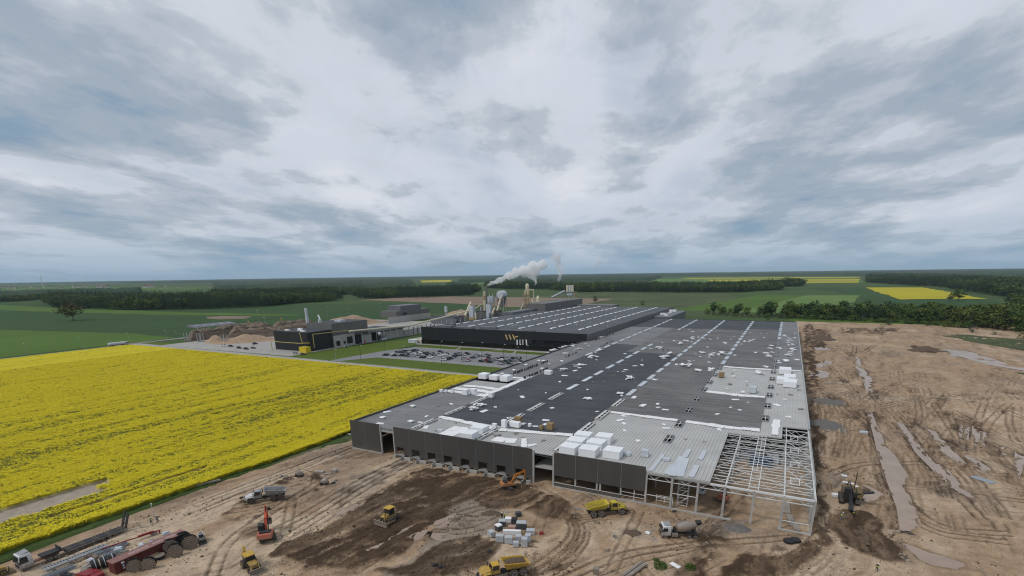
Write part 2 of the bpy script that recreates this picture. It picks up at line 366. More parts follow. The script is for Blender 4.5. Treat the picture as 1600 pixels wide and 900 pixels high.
# ---------------------------------------------------------------- the rapeseed field beside the site
def att_mat(name, cols, rough=.9, fscale=3.0, amp=.5, bump=0., bscale=2., attr='mask', spec=.2, grain=.37):
    """base colour blended by the r, g, b of a surface mask, with fine grain on top. cols = base, r, g, b"""
    m = bpy.data.materials.new(name); m.use_nodes = True; t = m.node_tree; n = t.nodes; b = n['Principled BSDF']; b.inputs['Roughness'].default_value = rough; b.inputs['Specular IOR Level'].default_value = spec
    a = n.new('ShaderNodeVertexColor'); a.layer_name = attr; sp = n.new('ShaderNodeSeparateColor'); t.links.new(a.outputs[0], sp.inputs[0])
    tcn = n.new('ShaderNodeTexCoord'); no = n.new('ShaderNodeTexNoise'); no.inputs['Scale'].default_value = fscale; no.inputs['Detail'].default_value = 8; no.inputs['Roughness'].default_value = .68; t.links.new(tcn.outputs['Object'], no.inputs['Vector'])
    cur = None
    rgb = n.new('ShaderNodeRGB'); rgb.outputs[0].default_value = (*cols[0], 1); cur = rgb.outputs[0]
    for i in range(3):
        ad = n.new('ShaderNodeMath'); ad.operation = 'MULTIPLY_ADD'; t.links.new(no.outputs[0], ad.inputs[0]); ad.inputs[1].default_value = amp; 
        s2 = n.new('ShaderNodeMath'); s2.operation = 'SUBTRACT'; t.links.new(sp.outputs[i], s2.inputs[0]); s2.inputs[1].default_value = amp * .5; t.links.new(s2.outputs[0], ad.inputs[2]); ad.use_clamp = True
        mul = n.new('ShaderNodeMath'); mul.operation = 'MULTIPLY'; t.links.new(ad.outputs[0], mul.inputs[0]); 
        gt = n.new('ShaderNodeMapRange'); gt.inputs['From Max'].default_value = .12; t.links.new(sp.outputs[i], gt.inputs['Value']); t.links.new(gt.outputs[0], mul.inputs[1])
        mx = n.new('ShaderNodeMix'); mx.data_type = 'RGBA'; t.links.new(mul.outputs[0], mx.inputs[0]); t.links.new(cur, mx.inputs[6]); mx.inputs[7].default_value = (*cols[i + 1], 1); cur = mx.outputs[2]
    n2 = n.new('ShaderNodeTexNoise'); n2.inputs['Scale'].default_value = fscale * .23; n2.inputs['Detail'].default_value = 7; n2.inputs['Roughness'].default_value = .65; t.links.new(tcn.outputs['Object'], n2.inputs['Vector'])
    mr = n.new('ShaderNodeMapRange'); mr.inputs['From Min'].default_value = .25; mr.inputs['From Max'].default_value = .75; mr.inputs['To Min'].default_value = .72; mr.inputs['To Max'].default_value = 1.25; t.links.new(n2.outputs[0], mr.inputs['Value'])
    mv = n.new('ShaderNodeMix'); mv.data_type = 'RGBA'; mv.blend_type = 'MULTIPLY'; mv.inputs[0].default_value = 1; t.links.new(cur, mv.inputs[6]); t.links.new(mr.outputs[0], mv.inputs[7])
    n4 = n.new('ShaderNodeTexNoise'); n4.inputs['Scale'].default_value = fscale * 1.9; n4.inputs['Detail'].default_value = 5; n4.inputs['Roughness'].default_value = .75; t.links.new(tcn.outputs['Object'], n4.inputs['Vector'])
    mr4 = n.new('ShaderNodeMapRange'); mr4.inputs['From Min'].default_value = .3; mr4.inputs['From Max'].default_value = .7; mr4.inputs['To Min'].default_value = 1 - grain; mr4.inputs['To Max'].default_value = 1 + grain; t.links.new(n4.outputs[0], mr4.inputs['Value'])
    mv4 = n.new('ShaderNodeMix'); mv4.data_type = 'RGBA'; mv4.blend_type = 'MULTIPLY'; mv4.inputs[0].default_value = 1; t.links.new(mv.outputs[2], mv4.inputs[6]); t.links.new(mr4.outputs[0], mv4.inputs[7])
    t.links.new(mv4.outputs[2], b.inputs['Base Color'])
    if bump:
        nb = n.new('ShaderNodeTexNoise'); nb.inputs['Scale'].default_value = bscale; nb.inputs['Detail'].default_value = 8; nb.inputs['Roughness'].default_value = .65; t.links.new(tcn.outputs['Object'], nb.inputs['Vector'])
        bp = n.new('ShaderNodeBump'); bp.inputs['Distance'].default_value = bump; t.links.new(nb.outputs[0], bp.inputs['Height']); t.links.new(bp.outputs[0], b.inputs['Normal'])
    return m
xs = np.concatenate([np.arange(-505, -262, 1.1), np.arange(-262, -137.4, .5)]); ys = np.concatenate([np.arange(18, 150, .55), np.arange(150, 239.6, .8)])
X, Y = np.meshgrid(xs, ys, indexing='ij')
wob = (fbm(X, Y, 26, 3, 3) - .5) * 3.0
rgt = -137.6 - 4.5 * np.clip((100 - Y) / 60, 0, 1) + (fbm(X, Y, 6, 3, 5) - .5) * 2
green = np.zeros_like(X); rt = np.random.default_rng(5)
tx = -500.
while tx < -140:                                    # tramlines run along the hall's length
    w = .42 if rt.random() < .8 else .8
    st = np.clip((fbm(X, Y, 34, 2, int(tx) & 1023) - .34) * 4, 0, 1)
    for off in (-1.0, 1.0): green = np.maximum(green, np.exp(-((X + wob - tx - off) / w) ** 2) * st * rt.uniform(.55, 1))
    tx += rt.uniform(5, 11) if tx > -300 else rt.uniform(12, 24)
lodge = np.clip((fbm(X * 4.2, Y * .35, 30, 4, 41) - .552) * 7, 0, 1) * np.clip((X + 330) / 120, .25, 1)
green = np.clip(np.maximum(green, lodge * .8) + (fbm(X, Y, 2.2, 3, 9) - .68) * .5, 0, 1)
soil = ((X > -170 + .05 * (Y - 40)) & (X < -158.2 + (fbm(X, Y, 4, 2, 8) - .5) * 2) & (Y < 63 + (fbm(X, Y, 5, 2, 12) - .5) * 10)) | ((X > -152.6 + .04 * (Y - 60)) & (X < -150.2 + .04 * (Y - 60)) & (Y > 44) & (Y < 84))
Z = 1.08 + (fbm(X, Y, 5, 3, 21) - .5) * .35 + (fbm(X, Y, 1.1, 2, 22) - .5) * .28 - green * .35
edge = X > rgt
Z = np.where(soil, .02, Z); Z = np.where(edge, .0, Z); Z[0, :] = 0; Z[:, 0] = 0; Z[:, -1] = 0; Z[-1, :] = 0
mask = np.stack([green, soil * 1., edge * 1.], -1).reshape(-1, 3)
M_rape = att_mat('rapeseed in flower', [(.50, .415, .006), (.125, .130, .010), (.33, .275, .22), (.030, .060, .012)], .9, 2.2, .5, .12, 3.0, grain=.12)
o = npmesh('rapeseed_field', np.stack([X, Y, Z], -1).reshape(-1, 3), gridfaces(len(xs), len(ys)), M_rape, True); setcol(o, 'mask', mask); o['kind'] = 'stuff'
tag(o, 'large rapeseed field in full yellow bloom left of the building site', 'crop')
# flower heads and stems standing out of the near part
def unlinked(name, mb, m, cols=None):
    me = mb.mesh(name); me.materials.append(m); return bpy.data.objects.new(name, me)
M_flower = mat('rape blossom', (.62, .515, .006), .85, var=.2, scale=.6, col2=(.75, .63, .012)); M_leafg = mat('rape leaf', (.11, .125, .012), .8, var=.3, scale=.8)
def tuft(seed, kind):
    r = random.Random(seed); m = MB()
    for i in range(11 if kind < 2 else 9):
        c = Vector((r.gauss(0, .22), r.gauss(0, .22), r.uniform(-.12, .22))); s = r.uniform(.05, .11) if kind < 2 else r.uniform(.08, .16)
        a = Vector((r.uniform(-1, 1), r.uniform(-1, 1), r.uniform(-.3, .3))).normalized() * s; b = (Vector((-a.y, a.x, 0)).normalized() + Vector((0, 0, r.uniform(-.35, .35)))) * s
        m.add([c - a - b, c + a - b, c + a + b, c - a + b], [(0, 1, 2, 3)])
    return unlinked('blossom', m, M_flower if kind < 2 else M_leafg)
tufts = [tuft(1, 0), tuft(2, 1), tuft(3, 2)]
nP = 240000
px_ = -137.5 - 300 * RNG.random(nP) ** 1.9; py_ = 24 + 214 * RNG.random(nP) ** 1.05
ix = np.clip(np.searchsorted(xs, px_) - 1, 0, len(xs) - 1); iy = np.clip(np.searchsorted(ys, py_) - 1, 0, len(ys) - 1)
keep = ~(soil | edge)[ix, iy]; gl = green[ix, iy]
kd = np.where(RNG.random(nP) < gl * .38 + .004, 2, RNG.integers(0, 2, nP))
Pp = np.stack([px_, py_, Z[ix, iy] + .05], -1)[keep]
o = scatter('rape_blossom', Pp, kd[keep], RNG.uniform(.8, 1.5, keep.sum()), RNG.uniform(0, 6.28, keep.sum()), tufts); tag(o, 'yellow rape blossom heads over the near field', 'blossom')

# grass verge between crop and site road
M_grass = att_mat('rough verge grass', [(.030, .062, .012), (.22, .18, .13), (.09, .11, .03), (.02, .04, .01)], .95, 1.6, .5, .15, 2.0)
xv = np.arange(-146, -127, .5); yv = np.arange(18, 240, .6); X, Y = np.meshgrid(xv, yv, indexing='ij')
bare = np.clip((fbm(X, Y, 9, 3, 51) - .50) * 5, 0, 1) * np.clip((X + 137.5) / 4, 0, 1)
o = npmesh('grass_verge', np.stack([X, Y, -.03 + .30 * np.clip(fbm(X, Y, 1.3, 3, 52), 0, 1) * (1 - bare) * np.clip((-128 - X) / 3, 0, 1) - .6 * (X > np.interp(Y, [0, 60, 90, 118, 130], [-138.2, -138.0, -136.6, -133.2, -127]) + (fbm(X, Y, 4, 3, 55) - .5) * 3)], -1).reshape(-1, 3), gridfaces(len(xv), len(yv)), M_grass, True)
setcol(o, 'mask', np.stack([bare, fbm(X, Y, 7, 3, 53) * .5, bare * 0], -1).reshape(-1, 3)); o['kind'] = 'structure'
# ================================================================ the churned building site
def Z10(a): return [(1150 + x / 3.556, 490 + y / 3.556) for x, y in a]
def Z5(a): return [(1200 + x / 3, 600 + y / 3) for x, y in a]
DARK = [([(432, 865), (470, 845), (560, 790), (640, 745), (665, 728), (700, 735), (760, 745), (815, 760), (830, 775), (800, 795), (760, 800), (735, 780), (700, 800), (650, 840), (600, 880), (560, 890), (480, 882)], .85),
        ([(800, 899), (850, 865), (880, 845), (893, 825), (876, 810), (908, 810), (914, 830), (905, 850), (880, 893), (840, 908)], .6),
        ([(1256, 505), (1270, 508), (1280, 600), (1290, 720), (1296, 800), (1290, 850), (1270, 880), (1200, 908), (1120, 908), (1150, 880), (1240, 862), (1268, 836), (1273, 760), (1268, 680), (1258, 600)], .62),
        ([(1300, 798), (1340, 798), (1380, 812), (1402, 850), (1405, 884), (1370, 880), (1300, 845)], .9),
        ([(1262, 512), (1300, 518), (1290, 545), (1260, 540)], .6), ([(1310, 512), (1410, 514), (1390, 524), (1310, 520)], .5), ([(1425, 540), (1470, 545), (1465, 553), (1420, 550)], .7),
        ([(350, 800), (390, 772), (450, 742), (480, 760), (440, 788), (380, 802)], .45), ([(340, 800), (400, 802), (418, 850), (372, 842)], .42), ([(470, 745), (500, 735), (520, 760), (480, 775)], .45),
        ([(1150, 845), (1230, 850), (1215, 880), (1110, 905), (1000, 890)], .28), ([(600, 905), (660, 858), (740, 832), (778, 850), (745, 908)], .6), ([(815, 765), (900, 790), (890, 814), (840, 802), (795, 797)], .45), ([(440, 870), (560, 885), (620, 895), (560, 908), (470, 895)], .5), ([(1040, 830), (1110, 838), (1180, 842), (1100, 850)], .5), ([(880, 800), (935, 806), (985, 806), (980, 815), (900, 818)], .5)]
GREY = [([(690, 805), (735, 778), (772, 792), (778, 815), (740, 850), (700, 890), (640, 908), (590, 908), (640, 862), (680, 832)], .8), ([(1288, 735), (1322, 735), (1328, 776), (1290, 778)], .8),
        ([(545, 745), (640, 712), (665, 722), (590, 762), (560, 768)], .45), ([(1120, 815), (1170, 805), (1180, 830), (1130, 838)], .7), ([(860, 770), (1000, 785), (1000, 800), (880, 790)], .25), ([(980, 815), (1020, 820), (1010, 845), (975, 840)], .5)]
PALE = [([(655, 706), (628, 706), (560, 745), (480, 800), (400, 835), (320, 905), (420, 905), (470, 835), (560, 782), (640, 735)], .75), ([(560, 690), (430, 738), (300, 785), (180, 838), (20, 895), (60, 915), (220, 860), (330, 815), (430, 760), (556, 704)], .7),
        ([(200, 908), (330, 830), (420, 800), (480, 812), (430, 870), (390, 908)], .6), ([(700, 880), (760, 830), (860, 850), (800, 880)], .5), ([(900, 860), (1000, 830), (1180, 860), (1050, 905), (900, 905)], .35), ([(1180, 905), (1250, 868), (1300, 850), (1330, 880), (1330, 908)], .45)]
TRACKS = [Z10([(560, 180), (640, 225), (675, 290), (715, 360), (735, 420), (770, 470), (830, 510), (900, 560), (960, 610)]), Z5([(560, 110), (640, 190), (760, 300), (860, 400), (950, 500), (1050, 600), (1100, 680), (1130, 800)]),
          Z10([(1300, 455), (1050, 475), (830, 500), (700, 540), (560, 610), (460, 650), (430, 720)]), Z10([(1290, 462), (1050, 484), (840, 512), (690, 556), (560, 626), (450, 672)]),
          Z10([(730, 540), (770, 640), (810, 740), (860, 889)]), Z5([(560, 430), (610, 540), (680, 640), (800, 700), (950, 720), (1130, 740)]), Z5([(580, 430), (640, 540), (720, 620), (820, 670), (950, 690), (1130, 700)]),
          Z5([(290, 420), (400, 380), (520, 365), (640, 372), (760, 365), (880, 375), (1000, 405), (1100, 480), (1180, 520)]), Z5([(215, 60), (225, 200), (235, 330), (255, 470), (270, 600), (280, 700), (250, 800), (130, 870)]), Z5([(222, 60), (236, 200), (248, 330), (270, 470), (292, 600), (300, 700), (280, 810), (180, 880)]),
          Z5([(780, 100), (860, 200), (920, 300), (1000, 380), (1090, 460), (1200, 560)]), Z5([(600, 180), (680, 280), (760, 370), (850, 460), (930, 560), (1010, 640)]), Z10([(380, 240), (460, 230), (540, 195), (620, 170), (700, 180), (760, 175), (900, 160)]), Z10([(660, 180), (660, 215), (640, 240)]), Z10([(770, 175), (700, 225), (660, 240), (560, 215), (450, 240), (390, 300)]),
          [(450, 866), (560, 806), (660, 752), (760, 742)], [(470, 872), (580, 815), (680, 765), (800, 752)], [(500, 880), (600, 828), (700, 780), (790, 768)], [(560, 888), (640, 842), (720, 800), (770, 790)], [(440, 862), (540, 800), (640, 746)],
          [(800, 905), (860, 872), (892, 845), (900, 825), (890, 810), (930, 806)], [(815, 905), (870, 878), (902, 848), (908, 828), (900, 812), (950, 808)], [(835, 908), (885, 880), (910, 850), (914, 830)], [(880, 905), (960, 868), (1060, 852), (1160, 845), (1240, 840)], [(900, 908), (980, 876), (1080, 856)],
          [(640, 714), (560, 752), (470, 808), (390, 850), (320, 905)], [(650, 716), (570, 762), (480, 820), (400, 868), (340, 908)], [(558, 694), (430, 742), (300, 790), (180, 842), (40, 895)], [(556, 700), (430, 752), (310, 800), (190, 852), (70, 905)], [(330, 905), (350, 850), (400, 815), (470, 770), (520, 740)], [(360, 800), (420, 790), (480, 770), (500, 745), (470, 735)], [(1130, 905), (1220, 880), (1275, 850), (1290, 800)], [(700, 905), (730, 860), (760, 840), (840, 850)], [(690, 800), (740, 812), (770, 806)], [(680, 830), (740, 830), (790, 806)]]
PUDDLES = [Z5([(465, 130), (485, 128), (520, 210), (560, 290), (585, 330), (640, 420), (665, 500), (680, 570), (705, 620), (705, 700), (620, 690), (600, 560), (560, 440), (525, 330), (500, 250)]), Z5([(605, 180), (640, 190), (700, 270), (760, 330), (830, 390), (890, 460), (960, 520), (940, 540), (860, 480), (780, 400), (720, 330), (670, 270)]),
           Z5([(740, 200), (780, 215), (860, 300), (930, 370), (1040, 420), (1000, 400), (900, 370), (820, 300)]), Z10([(655, 240), (685, 245), (700, 300), (740, 350), (760, 400), (752, 445), (725, 440), (710, 380), (670, 310)]), Z10([(400, 310), (480, 312), (545, 348), (480, 355), (405, 345)]), Z10([(405, 275), (500, 280), (490, 302), (440, 300)]), Z10([(425, 182), (500, 185), (530, 200), (450, 205)]), Z10([(500, 262), (540, 265), (520, 278), (498, 275)]),
           Z5([(440, 470), (480, 480), (520, 520), (500, 555), (455, 550)]), Z5([(655, 765), (740, 780), (840, 810), (900, 830), (890, 860), (780, 850), (690, 820)]), Z5([(545, 780), (600, 755), (615, 770), (600, 800), (560, 800)]), Z5([(610, 810), (640, 815), (665, 850), (640, 855)]), Z5([(960, 180), (985, 180), (990, 220), (980, 280), (955, 280)]), Z5([(1010, 210), (1025, 215), (1020, 290), (1005, 290)]), Z5([(1160, 320), (1185, 315), (1190, 360), (1180, 430), (1155, 420)]), Z5([(930, 340), (960, 345), (1040, 400), (1050, 425), (1000, 400)]), Z5([(1085, 285), (1110, 290), (1120, 330), (1095, 330)]), Z5([(900, 140), (915, 150), (910, 240), (895, 240)]), Z5([(925, 150), (945, 160), (940, 250), (920, 255)]),
           Z5([(600, 690), (700, 700), (720, 715), (640, 710)]), Z5([(240, 330), (255, 330), (270, 400), (255, 400)]), [(622, 832), (660, 834), (655, 846), (625, 845)], [(668, 834), (692, 838), (680, 848), (668, 846)], [(680, 805), (700, 806), (690, 818), (675, 816)], [(520, 800), (552, 790), (545, 797), (525, 806)], [(0, 815), (60, 800), (130, 780), (168, 768), (150, 775), (60, 810), (0, 830)], [(560, 870), (600, 845), (640, 825), (620, 840), (570, 875)], Z10([(400, 205), (415, 205), (412, 240), (402, 240)]), [(1470, 545), (1510, 548), (1560, 562), (1580, 570), (1540, 566), (1490, 556)]]
def blur(A, r):
    for ax in (0, 1):
        c = np.cumsum(np.concatenate([np.repeat(np.take(A, [0], ax), r + 1, ax), A, np.repeat(np.take(A, [-1], ax), r, ax)], ax), ax)
        n = A.shape[ax]; A = (np.take(c, range(2 * r + 1, 2 * r + 1 + n), ax) - np.take(c, range(0, n), ax)) / (2 * r + 1)
    return A
TRENCH = [(1329, 794), (1338, 812), (1351, 838), (1363, 863)]
def head_xy(a, b): p, q = gp(*a), gp(*b); return math.atan2(q[1] - p[1], q[0] - p[0])
def site_raster(x0, x1, y0, y1, st):
    xs = np.arange(x0, x1 + st * .5, st); ys = np.arange(y0, y1 + st * .5, st); X, Y = np.meshgrid(xs, ys, indexing='ij')
    wx = X + (fbm(X, Y, 9, 4, 61) - .5) * 7; wy = Y + (fbm(X, Y, 9, 4, 67) - .5) * 7
    def masks(lst, soft):
        A = np.zeros_like(X)
        for P, s in lst:
            Q = pxs(P); bx = [min(q[0] for q in Q) - 5, max(q[0] for q in Q) + 5, min(q[1] for q in Q) - 5, max(q[1] for q in Q) + 5]
            if bx[1] < x0 or bx[0] > x1 or bx[3] < y0 or bx[2] > y1: continue
            i0, i1 = np.searchsorted(xs, bx[:2]); j0, j1 = np.searchsorted(ys, bx[2:])
            if i1 <= i0 or j1 <= j0: continue
            A[i0:i1, j0:j1] = np.maximum(A[i0:i1, j0:j1], inpoly(wx[i0:i1, j0:j1], wy[i0:i1, j0:j1], Q) * s)
        return blur(A, max(1, int(soft / st))) if soft else A
    dark = masks(DARK, .9); grey = masks(GREY, .9); pale = masks(PALE, 1.2)
    H = (fbm(X, Y, 14, 3, 71) - .5) * .30 + (fbm(X, Y, 2.4, 3, 73) - .5) * .16
    rut = np.zeros_like(X); berm = np.zeros_like(X)
    rg = np.random.default_rng(23); paths = []
    for T in TRACKS:
        Q = np.array(pxs(T)); paths.append((Q, 1.0, 1.15))
    for i in range(300):                          # machine tracks criss-crossing the cleared ground
        if i < 240:
            x = rg.uniform(15, 160); y = 125 + 230 * rg.random() ** 1.3; ln = rg.uniform(14, 70); a = rg.normal(0.10, .22) if rg.random() < .8 else rg.uniform(0, 3.1)
        else: x = rg.uniform(-115, 8); y = rg.uniform(58, 112); ln = rg.uniform(10, 34); a = rg.uniform(-.5, 1.5) - .9
        kq = rg.normal(0, .008); pts = []
        for s in np.arange(0, ln, 2.0): pts.append((x, y)); x += 2 * math.sin(a); y += 2 * math.cos(a); a += kq * 2 + rg.normal(0, .012)
        paths.append((np.array(pts), rg.uniform(.30, .85), rg.uniform(.9, 1.2)))
    for i in range(34):                           # bundles of long parallel passes, drawn out away from the yard
        x = rg.uniform(17, 120); y = 122 + 150 * rg.random() ** 1.4; a = rg.normal(.16, .10); kq = rg.normal(0, .003); base = []
        for s in np.arange(0, rg.uniform(50, 170), 2.5): base.append((x, y)); x += 2.5 * math.sin(a); y += 2.5 * math.cos(a); a += kq * 2.5 + rg.normal(0, .01)
        base = np.array(base); t_ = np.gradient(base, axis=0); t_ /= np.linalg.norm(t_, axis=1)[:, None] + 1e-9; nn = np.stack([-t_[:, 1], t_[:, 0]], 1)
        for o_ in np.cumsum(rg.uniform(.9, 2.6, rg.integers(2, 6))): paths.append((base + nn * (o_ + np.cumsum(rg.normal(0, .12, len(base)))[:, None]), rg.uniform(.35, .9), rg.uniform(.8, 1.15)))
    for Q, s, g in paths:
        d = np.hypot(*(Q[1:] - Q[:-1]).T); cum = np.concatenate([[0], np.cumsum(d)]); n = int(cum[-1] / (st * .6)) + 2; tt = np.linspace(0, cum[-1], n)
        for _ in range(2):                        # round the corners
            q2 = np.empty((len(Q) * 2 - 2, 2)); q2[0::2] = Q[:-1] * .75 + Q[1:] * .25; q2[1::2] = Q[:-1] * .25 + Q[1:] * .75; Q = np.concatenate([Q[:1], q2, Q[-1:]])
        d = np.hypot(*(Q[1:] - Q[:-1]).T); cum = np.concatenate([[0], np.cumsum(d)]); tt = np.linspace(0, cum[-1], int(cum[-1] / (st * .6)) + 2)
        cxp = np.interp(tt, cum, Q[:, 0]); cyp = np.interp(tt, cum, Q[:, 1]); tx = np.gradient(cxp); ty = np.gradient(cyp); L_ = np.hypot(tx, ty) + 1e-9; nx, ny = -ty / L_, tx / L_
        on = np.clip((vnoise(tt, tt * 0 + s * 91, 6, 3) - .22) * 3, 0, 1) * s
        for off, A, w in ((g, rut, 1), (-g, rut, 1), (g + .55, berm, .7), (-g - .55, berm, .7)):
            xi = np.round((cxp + nx * off - x0) / st).astype(int); yi = np.round((cyp + ny * off - y0) / st).astype(int)
            for di, dj, ww in ((0, 0, 1), (1, 0, .45), (-1, 0, .45), (0, 1, .45), (0, -1, .45)):
                a_, b_ = xi + di, yi + dj; ok = (a_ >= 0) & (a_ < len(xs)) & (b_ >= 0) & (b_ < len(ys)); np.maximum.at(A, (a_[ok], b_[ok]), on[ok] * w * ww)
    fa = head_xy((450, 866), (760, 742)); th_ = np.where((X < 11) & (Y < 119), fa, R_(84)); al = wx * np.cos(th_) + wy * np.sin(th_); ac = -wx * np.sin(th_) + wy * np.cos(th_)
    ridg = fbm(al * .10, ac, 1.5, 4, 81, .6); rid2 = fbm(al * .16, ac, 4.2, 4, 82, .6)                 # scraped streaks along the haul direction
    n3 = fbm(X, Y, 3.0, 4, 83, .6)
    def ss(v, a, b): v = np.clip((v - a) / (b - a), 0, 1); return v * v * (3 - 2 * v)
    big_ = fbm(al * .35, ac, 9, 3, 84); dk = ss(dark + (n3 - .5) * .9 + (ridg - .5) * .9 + (big_ - .5) * .9, .22, .66) * np.clip(dark * 1.8, 0, 1)
    H = H - rut * .26 + berm * .14 + (ridg - .5) * (.2 + 1.0 * dk) + (n3 - .5) * .7 * dk + dk * .3
    wild = ss(rid2 + (n3 - .5) * .5, .56, .76) * .45 + ss(ridg, .57, .76) * .28
    pale = np.clip(ss(pale + (n3 - .5) * .5, .2, .7) * .85 + berm * .5 + ss(fbm(wx, wy, 17, 5, 87) + (ridg - .5) * .3, .52, .70) * .6 + ss(1 - rid2, .55, .7) * .35, 0, 1) * (1 - .7 * dk)
    grey = np.clip(ss(grey + (n3 - .5) * 1.0 + (ridg - .5) * .8, .28, .72) * .8 + ss(fbm(X, Y, 23, 5, 89), .58, .72) * .4, 0, 1)
    dark = np.clip(np.maximum(dk * (.28 + 1.1 * ridg), rut * .72) + wild * (.55 + .45 * n3), 0, 1)
    pud = masks([(P, 1) for P in PUDDLES], .7)
    H = np.clip(H * (1 - .25 * pud), -.22, .9) + .02 - .22 * pud
    H = np.maximum(H, -.26)
    for a_, b_ in zip(TRENCH, TRENCH[1:]):
        p, q = np.array(gp(*a_)[:2]), np.array(gp(*b_)[:2]); d = q - p; f_ = np.clip(((X - p[0]) * d[0] + (Y - p[1]) * d[1]) / (d @ d), 0, 1); ds = np.hypot(X - p[0] - f_ * d[0], Y - p[1] - f_ * d[1]); H = np.where(ds < .45, -.26, H); dark = np.maximum(dark, ds < .5); grey = np.where(ds < .6, 0, grey)
    wet = blur(pud, max(1, int(1.2 / st)))
    dark = np.clip(dark + np.clip(wet * 3, 0, 1) * .38, 0, 1)
    return xs, ys, X, Y, H, np.stack([pale, grey, dark], -1)
M_dirt = att_mat('sandy building-site soil', [(.335, .230, .145), (.48, .37, .26), (.235, .190, .150), (.064, .039, .022)], .93, 1.6, .5, .14, 2.6)
xs, ys, X, Y, H, C = site_raster(-137.5, 12.2, 18, 172, .32)
inside = (X > -124) & (Y > 118)
H = np.where(inside, .02 + H * .15, H)
H = H - np.clip((-131 - X) / 6, 0, 1) * .10
pit = (X > -106) & (X < -57) & (Y > 104) & (Y < 118); H = H - pit * np.clip((Y - 104) / 10, 0, 1) * .18
o = npmesh('site_ground', np.stack([X, Y, np.maximum(H, -.28)], -1).reshape(-1, 3), gridfaces(len(xs), len(ys)), M_dirt, True); setcol(o, 'mask', C.reshape(-1, 3)); o['kind'] = 'structure'
HGT = [(-137.5, 18., .32, np.maximum(H, -.28))]
xs, ys, X, Y, H, C = site_raster(12.2, 272.2, 60, 662, .36)
ii = np.unique(np.concatenate([np.arange(0, 330), np.arange(330, len(xs), 4), [len(xs) - 1]])); jj = np.unique(np.concatenate([np.arange(0, 640), np.arange(640, len(ys), 4), [len(ys) - 1]]))
mound = 4.2 * np.exp(-(((X - 92) / 17) ** 2 + ((Y - 268) / 26) ** 2)) * (.7 + .6 * fbm(X, Y, 9, 4, 95))
H = H + mound; C[..., 0] = np.clip(C[..., 0] * .8 + (mound > .6) * .25, 0, 1)
o = npmesh('cleared_ground', np.stack([X, Y, H], -1)[np.ix_(ii, jj)].reshape(-1, 3), gridfaces(len(ii), len(jj)), M_dirt, True); setcol(o, 'mask', C[np.ix_(ii, jj)].reshape(-1, 3)); o['kind'] = 'structure'
HGT.append((12.2, 60., .36, H))
def gz(x, y, r=0):                                    # height of the churned ground, averaged over a patch
    x0, y0, st, A = HGT[0] if np.min(x) < 12.2 else HGT[1]; i = np.clip(np.round((np.asarray(x) - x0) / st).astype(int), 0, A.shape[0] - 1); j = np.clip(np.round((np.asarray(y) - y0) / st).astype(int), 0, A.shape[1] - 1)
    if not r: return A[i, j]
    k_ = max(1, int(r / st)); return float(np.percentile(A[max(0, i - k_):i + k_ + 1, max(0, j - k_):j + k_ + 1], 62))
M_water = mat('muddy water', (.315, .235, .180), .20, var=.12, scale=.15, bump=.006, bscale=1.2, spec=.18)
for P in PUDDLES:
    Q = pxs(P); c = np.mean(Q, 0); Q = [tuple(c + (np.array(q) - c) * (1 + 2.6 / (np.hypot(*(np.array(q) - c)) + .1))) for q in Q]
    sheet('puddle', Q, -.115 if c[0] > -138 else .06, M_water)
# grassy margin and drainage ditch beyond the cleared ground
sheet('grass_margin', [(272, 300), (150, 470), (120, 560), (140, 575), (190, 520), (272, 470)], .12, M_margin, sub=8, jitter=2.5)
sheet('grass_margin', [(272, 250), (135, 330), (118, 372), (128, 378), (272, 300)], .10, M_margin, sub=6, jitter=2)
sheet('ditch_water', [(272, 290), (150, 345), (112, 395), (104, 430), (108, 432), (120, 396), (156, 350), (272, 298)], .135, M_water, sub=8, jitter=.8)
sheet('rear_grass', [(8, 662), (60, 655), (150, 630), (272, 560), (420, 600), (420, 760), (0, 760)], -.05, M_meadow, sub=12, jitter=3)

# clods and stones turned up by the machines
M_clod = mat('damp clods', (.085, .056, .036), .95, var=.35, scale=2); M_stone = mat('dusty stones', (.36, .29, .22), .95, var=.3, scale=2)
def clod(seed, m):
    r = random.Random(seed); b = MB(); vs = []
    for z, q, n in ((-.3, .7, 5), (.25, .8, 5)):
        for i in range(n): a = 6.283 * i / n + r.uniform(-.4, .4); k_ = q * r.uniform(.6, 1.2); vs.append((k_ * math.cos(a), k_ * math.sin(a), z + r.uniform(-.15, .2)))
    vs.append((r.uniform(-.2, .2), r.uniform(-.2, .2), .75)); b.add(vs, [(i, (i + 1) % 5, 5 + (i + 1) % 5, 5 + i) for i in range(5)] + [(5 + i, 5 + (i + 1) % 5, 10) for i in range(5)])
    me = b.mesh('clod'); me.materials.append(m); return bpy.data.objects.new('clod', me)
CL = [clod(1, M_clod), clod(2, M_clod), clod(3, M_stone)]
nC = 60000; cx_ = np.concatenate([RNG.uniform(-134, 12, nC // 2), RNG.uniform(12.5, 95, nC // 2)]); cy2 = np.concatenate([RNG.uniform(36, 117, nC // 2), 75 + 190 * RNG.random(nC // 2) ** 1.2])
DP = [np.array(pxs(P)) for P, s_ in DARK if s_ > .55] ; ind = np.zeros(nC, bool)
for P in DP: ind |= inpoly(cx_ + RNG.normal(0, 1.2, nC), cy2 + RNG.normal(0, 1.2, nC), P)
clump = fbm(cx_, cy2, 7, 4, 401); keepc = (RNG.random(nC) < np.where(ind, .8, np.clip((clump - .50) * 5, .02, .8)))
wet_ = np.zeros(nC, bool)
for P in PUDDLES: wet_ |= inpoly(cx_, cy2, np.array(pxs(P)))
keepc &= ~wet_; kc = np.where(ind[keepc], RNG.integers(0, 2, keepc.sum()), RNG.choice([0, 1, 2, 2], keepc.sum()))
